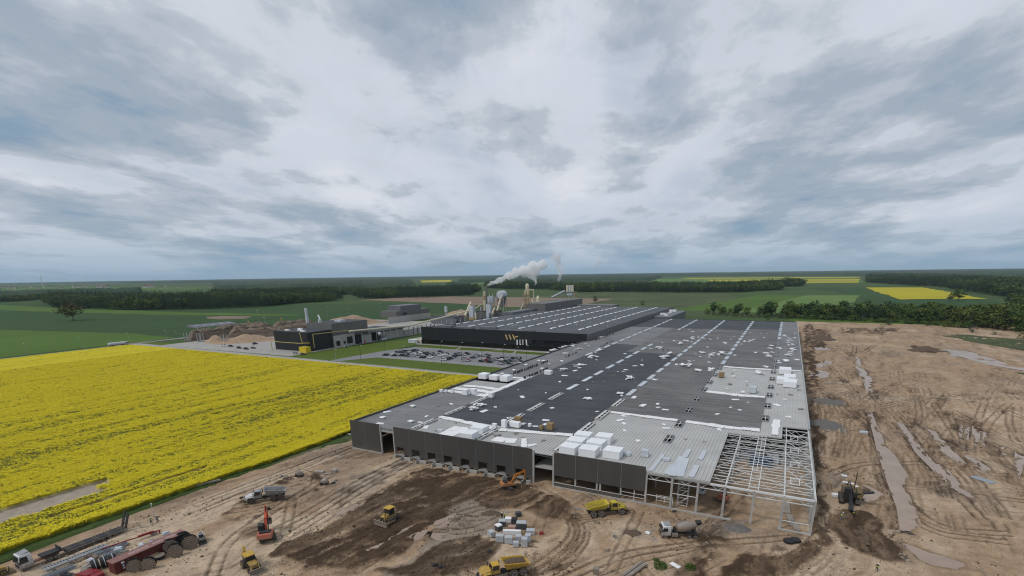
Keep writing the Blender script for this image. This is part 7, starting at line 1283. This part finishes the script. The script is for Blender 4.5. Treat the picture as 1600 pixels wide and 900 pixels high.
# ================================================================ lamps, fence, masts
M_pole = mat('galvanised pole', (.33, .34, .35), .5, .3, var=.1); M_poled = mat('dark pole', (.035, .037, .04), .5, var=.1)
def lamp(label, x, y, h, arm, m, group):
    t = thing('street_lamp', label, 'street lamp', (x, y, 0), 0, group); pt(t, 'pole', MB().cyl((0, 0, 0), (0, 0, h), .13, .07, 8), m); pt(t, 'foot', MB().cyl((0, 0, 0), (0, 0, .5), .22, n=8), m)
    if arm: pt(t, 'arm', MB().cyl((0, 0, h), (arm, 0, h + .4), .05, n=6), m); pt(t, 'lamp_head', MB().box(arm - .2, arm + .8, -.2, .2, h + .32, h + .5), M_mwht)
    else: pt(t, 'lamp_head', MB().box(-.5, .5, -.5, .5, h, h + .3), M_mwht)
for lb, bp_, ty, arm, m in (('first roadside lamp from the left along the main road', (43, 553), 538, -1.5, M_pole), ('second roadside lamp from the left along the main road', (128, 544), 529, -1.5, M_pole), ('roadside lamp left of the tanker lorry', (203, 535), 521, -1.5, M_pole), ('lamp at the road junction by the wood yard', (277, 526), 518, -1.5, M_pole), ('lamp left of the yard canopy', (262, 530), 517, -1.5, M_pole), ('left tall mast behind the log piles', (407, 517), 485, 0, M_pole), ('right tall mast behind the log piles', (417, 524), 496, 0, M_pole), ('tall mast behind the grey upper block', (513, 501), 479, 0, M_pole), ('tall mast beside the tan chip heap', (545, 497), 482, 0, M_pole), ('tall mast at the far end of the chip heap', (595, 491), 474, 0, M_pole), ('lamp on the verge in front of the boiler house', (525, 561), 547, .8, M_pole), ('dark lamp at the left lawn corner', (564, 561), 541, .8, M_poled), ('dark lamp on the lawn beside the concrete shed', (602, 548), 529, .8, M_poled), ('dark lamp at the left end of the car park', (630, 552), 543, .8, M_poled), ('dark lamp left of the middle of the car park', (690, 566), 534, .8, M_poled), ('dark lamp in the middle of the car park', (721.5, 566), 536, .8, M_poled), ('dark lamp right of the middle of the car park', (752.5, 563), 536, .8, M_poled), ('dark lamp right in the car park', (787, 569), 539, .8, M_poled), ('dark lamp nearest the hall roof in the car park', (822.5, 564), 541, .8, M_poled), ('dark lamp on the lawn before the black factory', (807.5, 555), 543, .8, M_poled)):
    x, y, _ = gp(*bp_); lamp(lb, x, y, max(5, zat(x, y, ty)), arm, m, 'lamps and masts round the factory')
t = thing('site_fence', 'wire mesh site fence with grey posts along the sandy road', 'fence', (-127, 95, 0))
fp_ = [gp(340 + a / 6.43, 660 + b / 6.43) for a, b in ((100, 760), (260, 690), (390, 635), (480, 585), (555, 530), (680, 480), (790, 430), (900, 395), (1005, 350), (1105, 320), (1200, 285))]
for i, p in enumerate(fp_):
    o = pt(t, 'post', MB().beam((p[0], p[1], 0), (p[0], p[1], 2.1), .07), M_pole); o.location = (127, -95, 0); o = pt(t, 'foot', MB().box(p[0] - .35, p[0] + .35, p[1] - .12, p[1] + .12, 0, .14), M_concrete); o.location = (127, -95, 0)
    if i:
        q = fp_[i - 1]; m = MB().beam((q[0], q[1], 2.0), (p[0], p[1], 2.0), .045).beam((q[0], q[1], .2), (p[0], p[1], .2), .045)
        for s in np.linspace(.12, .88, 8): m.beam((q[0] + (p[0] - q[0]) * s, q[1] + (p[1] - q[1]) * s, .2), (q[0] + (p[0] - q[0]) * s, q[1] + (p[1] - q[1]) * s, 2.0), .012)
        o = pt(t, 'mesh_panel', m, M_pole); o.location = (127, -95, 0)
t = thing('roadside_fence', 'thin fence posts between the lorry and the steel rack', 'fence', (-126.6, 40, 0))
for i in range(8): o = pt(t, 'post', MB().beam((0, -9 + i * 3.1, 0), (.15, -9 + i * 3.1, 1.9), .06), M_pole); pt(t, 'rail', MB().beam((.1, -9 + i * 3.1, 1.7), (.1, -9 + i * 3.1 + 3.0, 1.7), .03), M_pole)
o = MB().beam((*gp(302, 762)[:2], .5), (*gp(345, 752)[:2], .5), .45, .45).build('white_pipe', M_mwht); tag(o, 'long white pipe lying along the field edge', 'pipe')
t = thing('white_container', 'white cabin container at the left end of the black factory', 'container', (*gp(646, 536)[:2], 0), .05); pt(t, 'box', MB().box(-4.5, 4.5, -1.2, 1.2, .1, 3.0), M_greyt); pt(t, 'roof', MB().box(-4.6, 4.6, -1.3, 1.3, 3.01, 3.12), M_white); pt(t, 'door', MB().box(3.0, 3.9, -1.23, -1.205, .2, 2.2), M_mgry)
slab('pallet_stack', 'beige stack right of the white cabin container', 'stack', gp(657, 535.5), 0, 4, 3, 3, M_pipe)
# ================================================================ trees and woods
M_trunk = mat('bark', (.06, .045, .032), .95, var=.25, scale=3)
def leafmat(name, c1, c2):
    m = mat(name, c1, .85, scale=.22, col2=c2, spec=.15, detail=3); return m
LEAF = [leafmat('leaves mid green', (0.041, 0.076, 0.017), (0.091, 0.140, 0.032)), leafmat('leaves yellow green', (0.061, 0.090, 0.017), (0.128, 0.159, 0.037)), leafmat('leaves dark green', (0.024, 0.051, 0.017), (0.055, 0.090, 0.027)), leafmat('needles', (0.016, 0.033, 0.016), (0.037, 0.061, 0.029)), leafmat('willow grey green', (0.055, 0.076, 0.043), (0.104, 0.128, 0.073)), leafmat('oak olive', (0.055, 0.049, 0.015), (0.104, 0.091, 0.027))]
def tree_mesh(seed, kind, H):
    """crown of leaf clumps spread over limbs; returns crown and trunk builders"""
    r = random.Random(seed); cr = MB(); tr = MB(); W_ = {'b': .36, 'c': .17, 's': .55, 'o': .62}[kind] * H
    tr.cyl((0, 0, -.2), (0, 0, H * (.35 if kind != 'c' else .9)), H * .022 + .05, H * .012, 7)
    cl = []
    if kind == 'c':
        n = 44
        for i in range(n): f = (i + .5) / n; z = H * (.14 + .86 * f); rad = W_ * (1 - f) ** .8 + .2; a = r.uniform(0, 6.28); q = r.uniform(.35, 1); cl.append((rad * q * math.cos(a), rad * q * math.sin(a), z, H * .055 * (1.25 - f)))
    else:
        n = 34 if kind != 'o' else 60
        for i in range(n):
            a = r.uniform(0, 6.28); u = r.uniform(-1, 1); q = r.uniform(.45, 1) ** .6; zc, zr = (.60, .40) if kind == 'b' else ((.45, .5) if kind == 's' else (.62, .36))
            lob = 1 + .22 * math.sin(3 * a + seed) + .12 * math.sin(5 * a + 2 * seed)
            s_ = math.sqrt(max(0, 1 - u * u)); p = (W_ * q * s_ * math.cos(a) * lob, W_ * q * s_ * math.sin(a) * lob, H * (zc + zr * u * q)); cl.append((*p, H * r.uniform(.07, .12)))
            if i % 5 == 0 and kind != 's': tr.cyl((0, 0, H * r.uniform(.2, .4)), (p[0] * .8, p[1] * .8, p[2]), H * .010, H * .004, 5)
    for x, y, z, s in cl:
        for j in range(13 if kind != 'c' else 9):
            c = Vector((x, y, z)) + Vector((r.gauss(0, 1), r.gauss(0, 1), r.gauss(0, .7))) * s * .75; e = s * r.uniform(.35, .75)
            a = Vector((r.gauss(0, 1), r.gauss(0, 1), r.gauss(0, .45))).normalized() * e; b = Vector((r.gauss(0, 1), r.gauss(0, 1), r.gauss(0, .6))).normalized() * e
            cr.add([c - a, c - b * .8, c + a, c + b], [(0, 1, 2, 3)])
    return cr, tr
PROTO = []                                             # (crown mesh, trunk mesh, kind, height)
for i, (kd_, h, lm) in enumerate((('b', 12, 0), ('b', 14, 1), ('b', 13, 2), ('b', 15, 0), ('c', 18, 3), ('c', 16, 3), ('s', 5, 0), ('s', 4.5, 4), ('s', 5.5, 1), ('o', 21, 5), ('b', 13, 1), ('c', 17, 2))):
    c, t_ = tree_mesh(40 + i, kd_, h); a = c.mesh('crown'); a.materials.append(LEAF[lm]); b = t_.mesh('trunk'); b.materials.append(M_trunk); PROTO.append((a, b, kd_, h))
def tree(i, x, y, s, label, group, name=None, z=0.):
    t = thing(name or ('shrub' if PROTO[i][2] == 's' else 'leafy_tree'), label, 'shrub' if PROTO[i][2] == 's' else 'tree', (x, y, z), random.uniform(0, 6.28), group)
    for n, me in (('crown', PROTO[i][0]), ('trunk', PROTO[i][1])): o = bpy.data.objects.new(n, me); COL.objects.link(o); o.parent = t
    t.scale = (s, s, s * random.uniform(.9, 1.1)); return t
FPRO = []
for i, (a, b, kd_, h) in enumerate(PROTO):
    o = bpy.data.objects.new('crown', a); FPRO.append(o)
def edge_y(x): return np.interp(x, [-110, -68, 17, 114, 180, 280], [715, 699, 683, 655, 600, 520])
tr_ = random.Random(77)
for i in range(290):
    x = tr_.uniform(-95, 235); d = tr_.random() ** 1.3 * (48 if x < 60 else 80); y = float(edge_y(x)) + 12 + d
    if x < -20 and tr_.random() < .35: continue
    near = d < 9; k_ = tr_.choice((6, 7, 8, 6)) if (near or (x < 0 and tr_.random() < .5)) else tr_.choice((0, 1, 2, 3, 10, 2, 0)); s = tr_.uniform(.82, 1.5) * (.68 if x < -20 else 1)
    tree(k_, x, y, s, ('low ' + {6: 'mid green', 7: 'grey green', 8: 'yellow green'}[k_] + ' shrub' if k_ in (6, 7, 8) else {0: 'leafy mid green tree', 1: 'leafy yellow green tree', 2: 'leafy dark green tree', 3: 'tall leafy mid green tree', 10: 'rounded yellow green tree'}[k_]) + ' in the tree belt, ' + ('behind the hall roof' if x < -20 else ('left end of cleared ground' if x < 60 else ('behind mid cleared ground' if x < 140 else 'right end of cleared ground'))), 'shrubs before the tree belt' if k_ in (6, 7, 8) else 'trees of the belt behind the cleared ground', None, -.2)
for px, py, k_, s, lb in ((1200, 500, 6, .8, 'lone low shrub left of the tree belt'), (1389, 508, 7, 1.2, 'grey green shrub standing before the tree belt'), (1519, 519, 7, 1.5, 'pale grey green willow bush on the grass margin'), (1553, 523, 6, .8, 'small green bush on the far grass margin'), (1596, 530, 8, 1.2, 'bush at the right edge beyond the cleared ground'), (930, 473, 2, .9, 'dark round bush behind the black factory roof'), (1004, 476, 6, 1.6, 'green bush in the meadow behind the factory'), (1497, 470, 3, 1.5, 'tall tree before the distant yellow field'), (1485, 470, 2, 1.1, 'dark tree left of the tall tree by the yellow field')):
    x, y, _ = gp(px, py); tree(k_, x, y, s, lb, None, None, -.2)
x, y, _ = gp(115, 500.5); tree(9, x, y, 1.22, 'lone wide oak standing in the green wheat field', None, 'oak_tree', -.2)
# bushes at the bottom edge of the yard
def near_bush(label, p, r0, n, seed):
    r = random.Random(seed); m = MB()
    for i in range(n):
        a = r.uniform(0, 6.28); q = r.random() ** .5; c = Vector((r0 * q * math.cos(a), r0 * q * math.sin(a), r.uniform(.05, 1) * r0 * (1.1 - .6 * q))); e = r.uniform(.08, .2)
        u = Vector((r.gauss(0, 1), r.gauss(0, 1), r.gauss(0, .5))).normalized() * e; v = Vector((r.gauss(0, 1), r.gauss(0, 1), r.gauss(0, .6))).normalized() * e; m.add([c - u, c - v, c + u, c + v], [(0, 1, 2, 3)])
    t = thing('shrub', label, 'shrub', p, 0, None); pt(t, 'foliage', m, LEAF[0]); pt(t, 'stem', MB().cyl((0, 0, 0), (0, 0, r0 * .7), .06, .03, 6).cyl((0, 0, .1), (r0 * .5, .1, r0 * .6), .04, .02, 6), M_trunk)
near_bush('larger green bush on the sand below the mixer truck', loc(1032, 886), 1.3, 420, 1); near_bush('small green sprig above the larger bush', loc(1025, 876), .6, 120, 2); near_bush('green bush at the bottom edge right of the white board', loc(1078, 890), 1.1, 320, 3); near_bush('green tuft in the hollow near the trench', loc(1378, 512), 2.2, 200, 4)
# ---- woods read as one mass
def wood(name, label, pts, k0, sp, mix, hs, seed, world=None):
    r = np.random.default_rng(seed)
    if world is None:
        E_ = [np.array(gp(*p)[:2]) for p in pts]; poly = E_ + [e * k0 for e in E_[::-1]]
    else: poly = [np.array(p) for p in world]
    A = np.array(poly); x0, y0 = A.min(0); x1, y1 = A.max(0)
    gx, gy_ = np.meshgrid(np.arange(x0, x1, sp), np.arange(y0, y1, sp), indexing='ij'); gx = gx + r.uniform(-.45, .45, gx.shape) * sp; gy_ = gy_ + r.uniform(-.45, .45, gx.shape) * sp
    wx = gx + (fbm(gx, gy_, 60, 3, seed) - .5) * 50; wy = gy_ + (fbm(gx, gy_, 60, 3, seed + 9) - .5) * 50
    k_ = inpoly(wx, wy, poly); X = gx[k_]; Y = gy_[k_]
    con = fbm(X, Y, 130, 3, seed + 4); idx = np.where(con > mix, r.choice([4, 5, 11], len(X)), r.choice([0, 1, 2, 3, 10, 2], len(X)))
    s = hs * r.uniform(.62, 1.2, len(X)) * (.72 + .6 * fbm(X, Y, 55, 3, seed + 6)); o = scatter(name, np.stack([X, Y, -.3 + drop(X, Y)], -1), idx, s * (1 if sp < 9 else sp / 9), r.uniform(0, 6.28, len(X)), FPRO, zs=s); tag(o, label, 'woodland'); return o
wood('woodland', 'mixed woodland along the left wheat field', [(83, 480.5), (130, 483), (280, 484), (400, 480), (470, 474), (528, 470)], 1.5, 8.0, .50, 1.25, 101)
wood('woodland', 'dark conifer wood behind the bare field left of the plant', [(562, 467), (620, 466), (680, 464), (742, 460.5)], 1.4, 8.0, .35, 1.15, 102)
wood('woodland', 'wood behind the plant and the green meadow', [(760, 450), (800, 452), (850, 452), (905, 456.5), (960, 456), (1060, 457.5), (1160, 456.5), (1222, 452.5)], 1.35, 10, .52, 1.2, 103)
wood('woodland', 'small round copse between the distant fields', [(1223, 447.5), (1240, 447.8), (1256, 446.8)], 1.09, 12, .6, 1.5, 104)
wood('woodland', 'dark forest behind the distant yellow field', [(1356, 441.5), (1400, 445), (1470, 448), (1520, 457), (1560, 464.5), (1640, 466)], 2.0, 16, .42, 1.25, 105)
wood('woodland', 'dense wood filling the right edge beyond the grass margin', None, 0, 8.0, .60, 1.0, 106, [(120, 745), (200, 640), (290, 560), (520, 600), (620, 900), (480, 1080), (335, 1130), (262, 850)])
wood('woodland', 'low wood at the far left edge', [(-60, 472), (0, 472), (45, 470), (88, 464), (100, 461)], 1.12, 10, .5, .9, 107)
wood('woodland', 'thin hedge at the foot of the far left meadow', [(330, 466), (430, 463), (520, 461), (560, 460)], 1.25, 12, .5, 1.1, 108)
# the wooded plain towards the horizon
M_far = field_mat('distant woodland canopy', (.022, .042, .024), (.046, .072, .036), 0, 0, .02, .003)
thf = np.linspace(R_(28), R_(172), 760); rf = np.geomspace(1950, 27000, 220); Rf, Tf = np.meshgrid(rf, thf, indexing='ij'); Xf = Rf * np.cos(Tf); Yf = Rf * np.sin(Tf)
den = fbm(Xf, Yf * .8, 1500, 5, 301) + .10 * np.clip((Rf - 2500) / 9000, 0, 1) + .05 * (Tf > R_(100)); msk = den > .47
for P in ([(1040, 431.5), (1352, 430.5), (1356, 446), (1220, 448), (1010, 441)], [(1340, 447), (1545, 447), (1545, 468), (1340, 470)], [(640, 435.5), (720, 434.5), (715, 447), (650, 449)], [(0, 443.5), (330, 442), (340, 453), (90, 458), (0, 462)], [(540, 442), (566, 442), (566, 448), (540, 448)], [(930, 456), (1240, 452), (1240, 500), (900, 480)], [(735, 446), (800, 444), (800, 470), (735, 470)]):
    Q = pxs(P); msk &= ~inpoly(Xf, Yf, Q)
msk &= Rf > 2050 + 2600 * np.clip(fbm(Xf, Yf, 700, 3, 311) - .30, 0, 1)
hh = np.where(msk, 11 + 9 * vnoise(Xf, Yf, 30, 303) + 5 * vnoise(Xf, Yf, 190, 305), -3)
o = npmesh('distant_woodland', np.stack([Xf, Yf, hh + drop(Xf, Yf)], -1).reshape(-1, 3), gridfaces(len(rf), len(thf)), M_far, False); o['kind'] = 'stuff'; tag(o, 'dark wooded plain stretching to the horizon', 'woodland')
# village and wind turbine on the left horizon
M_hw = mat('white house wall', (.55, .54, .50), .8, var=.1); M_hr = mat('house roof', (.16, .09, .07), .8, var=.25, scale=.1); hr_ = random.Random(12)
HW_ = MB().box(-7, 7, -4.5, 4.5, 0, 5).mesh('wall'); HW_.materials.append(M_hw); HR_ = MB().prism([(-5, 4.9), (5, 4.9), (0, 9)], -7.5, 7.5).mesh('roof'); HR_.materials.append(M_hr)
for i in range(30):
    px = hr_.uniform(5, 335); py = hr_.uniform(447.0, 452.5) - px * .006; x, y, _ = gp(px, py); s = hr_.uniform(.8, 1.9) * (3 if i < 3 else 1)
    t = thing('village_house', 'pale distant house in the village on the left horizon', 'house', (x, y, drop(x, y)), hr_.uniform(0, 3), 'houses of the distant village'); t.scale = (s, s, s if i > 2 else s * .5)
    for n, me in (('wall', HW_), ('roof', HR_)): o = bpy.data.objects.new(n, me); COL.objects.link(o); o.parent = t; o.rotation_euler[2] = 0 if n == 'wall' else R_(90)
x, y, _ = gp(68, 449.5); t = thing('wind_turbine', 'single white wind turbine on the left horizon', 'wind turbine', (x, y, drop(x, y)), R_(-60)); hb_ = zat(x, y, 436) + 2
pt(t, 'tower', MB().cyl((0, 0, 0), (0, 0, hb_), 2.6, 1.6, 12), M_mwht, True); pt(t, 'nacelle', MB().box(-6, 5, -2, 2, hb_, hb_ + 4), M_mwht)
for a in (20, 140, 260):
    d = Vector((0, math.sin(R_(a)), math.cos(R_(a)))); pt(t, 'blade', MB().hexa([Vector((5.2, 0, hb_ + 2)) + d * 2 + Vector((0, -1.6 * d.z, 1.6 * d.y)), Vector((6, 0, hb_ + 2)) + d * 2 + Vector((0, -1.6 * d.z, 1.6 * d.y)), Vector((6, 0, hb_ + 2)) + d * 2 + Vector((0, 1.6 * d.z, -1.6 * d.y)), Vector((5.2, 0, hb_ + 2)) + d * 2 + Vector((0, 1.6 * d.z, -1.6 * d.y))], [Vector((5.4, 0, hb_ + 2)) + d * 42 + Vector((0, -.4 * d.z, .4 * d.y)), Vector((5.7, 0, hb_ + 2)) + d * 42 + Vector((0, -.4 * d.z, .4 * d.y)), Vector((5.7, 0, hb_ + 2)) + d * 42 + Vector((0, .4 * d.z, -.4 * d.y)), Vector((5.4, 0, hb_ + 2)) + d * 42 + Vector((0, .4 * d.z, -.4 * d.y))]), M_mwht)
# ================================================================ steam and haze
def volmat(name, dens_, col, noise=None, lo=.4, hi=.62):
    m = bpy.data.materials.new(name); m.use_nodes = True; t_ = m.node_tree; n = t_.nodes; n.clear(); o_ = n.new('ShaderNodeOutputMaterial'); v = n.new('ShaderNodeVolumePrincipled'); v.inputs['Color'].default_value = (*col, 1); v.inputs['Density'].default_value = dens_; v.inputs['Anisotropy'].default_value = .0
    if noise:
        tc_ = n.new('ShaderNodeTexCoord'); no = n.new('ShaderNodeTexNoise'); no.inputs['Scale'].default_value = noise; no.inputs['Detail'].default_value = 4; t_.links.new(tc_.outputs['Object'], no.inputs['Vector'])
        mr = n.new('ShaderNodeMapRange'); mr.inputs['From Min'].default_value = lo; mr.inputs['From Max'].default_value = hi; mr.inputs['To Max'].default_value = dens_; t_.links.new(no.outputs[0], mr.inputs['Value']); t_.links.new(mr.outputs[0], v.inputs['Density'])
    t_.links.new(v.outputs[0], o_.inputs['Volume']); return m
def plume(name, label, pts, Y, m, seed, vox=1.0):
    r = random.Random(seed); me = bpy.data.meshes.new(name); bm = bmesh.new()
    for (a, ra), (b, rb) in zip(pts, pts[1:]):
        pa, pb = Vector(gy(*a, Y)), Vector(gy(*b, Y)); n = max(2, int((pb - pa).length / (min(ra, rb) * .55)))
        for i in range(n):
            f = i / n; rad = ra + (rb - ra) * f
            for j in range(3):
                q = rad * r.uniform(.45, .8); c = pa.lerp(pb, f) + Vector((r.gauss(0, .5), r.gauss(0, .5), r.gauss(0, .5))) * rad * .55; bmesh.ops.create_icosphere(bm, subdivisions=2, radius=q, matrix=Matrix.Translation(c))
    bm.to_mesh(me); bm.free(); me.materials.append(m); o = bpy.data.objects.new(name, me); COL.objects.link(o); md = o.modifiers.new('skin', 'REMESH'); md.mode = 'VOXEL'; md.voxel_size = vox
    tag(o, label, 'steam', None, 'stuff'); return o
VM1 = volmat('dense steam', .34, (1, 1, 1), .30, .28, .62); VM2 = volmat('thin steam', .26, (.97, .97, 1), .11, .42, .68)
plume('steam_plume', 'white steam drifting right from the slim stack', [((760.5, 446.5), 1.0), ((768, 443), 2.6), ((785, 436), 4.6), ((805, 428), 6.0), ((822, 425), 8.0), ((836, 419), 8.6), ((850, 411), 6.0)], 606, VM1, 1)
plume('steam_plume', 'steam curling down behind the tan tower', [((824, 426), 5), ((834, 434), 3.6), ((838, 441), 2.0), ((835, 446), .8)], 640, VM1, 2)
plume('steam_plume', 'thin steam rising left of the silo tower', [((872.5, 440), .8), ((874, 434), 4), ((876, 424), 6), ((869, 404), 9), ((873, 393), 7)], 760, VM2, 3, 1.3)
plume('steam_plume', 'faint wisp of steam high over the factory', [((925, 418), 2.5), ((932, 411), 4.5), ((939, 404), 3.0)], 760, VM2, 4, 1.3)
hz_ = MB().box(-30500, 30500, -30500, 30500, -150, 150).build('haze', volmat('pale air', 3.0e-5, (.66, .82, 1.0))); hz_['kind'] = 'stuff'; tag(hz_, 'pale blue haze over the distant plain', 'haze')
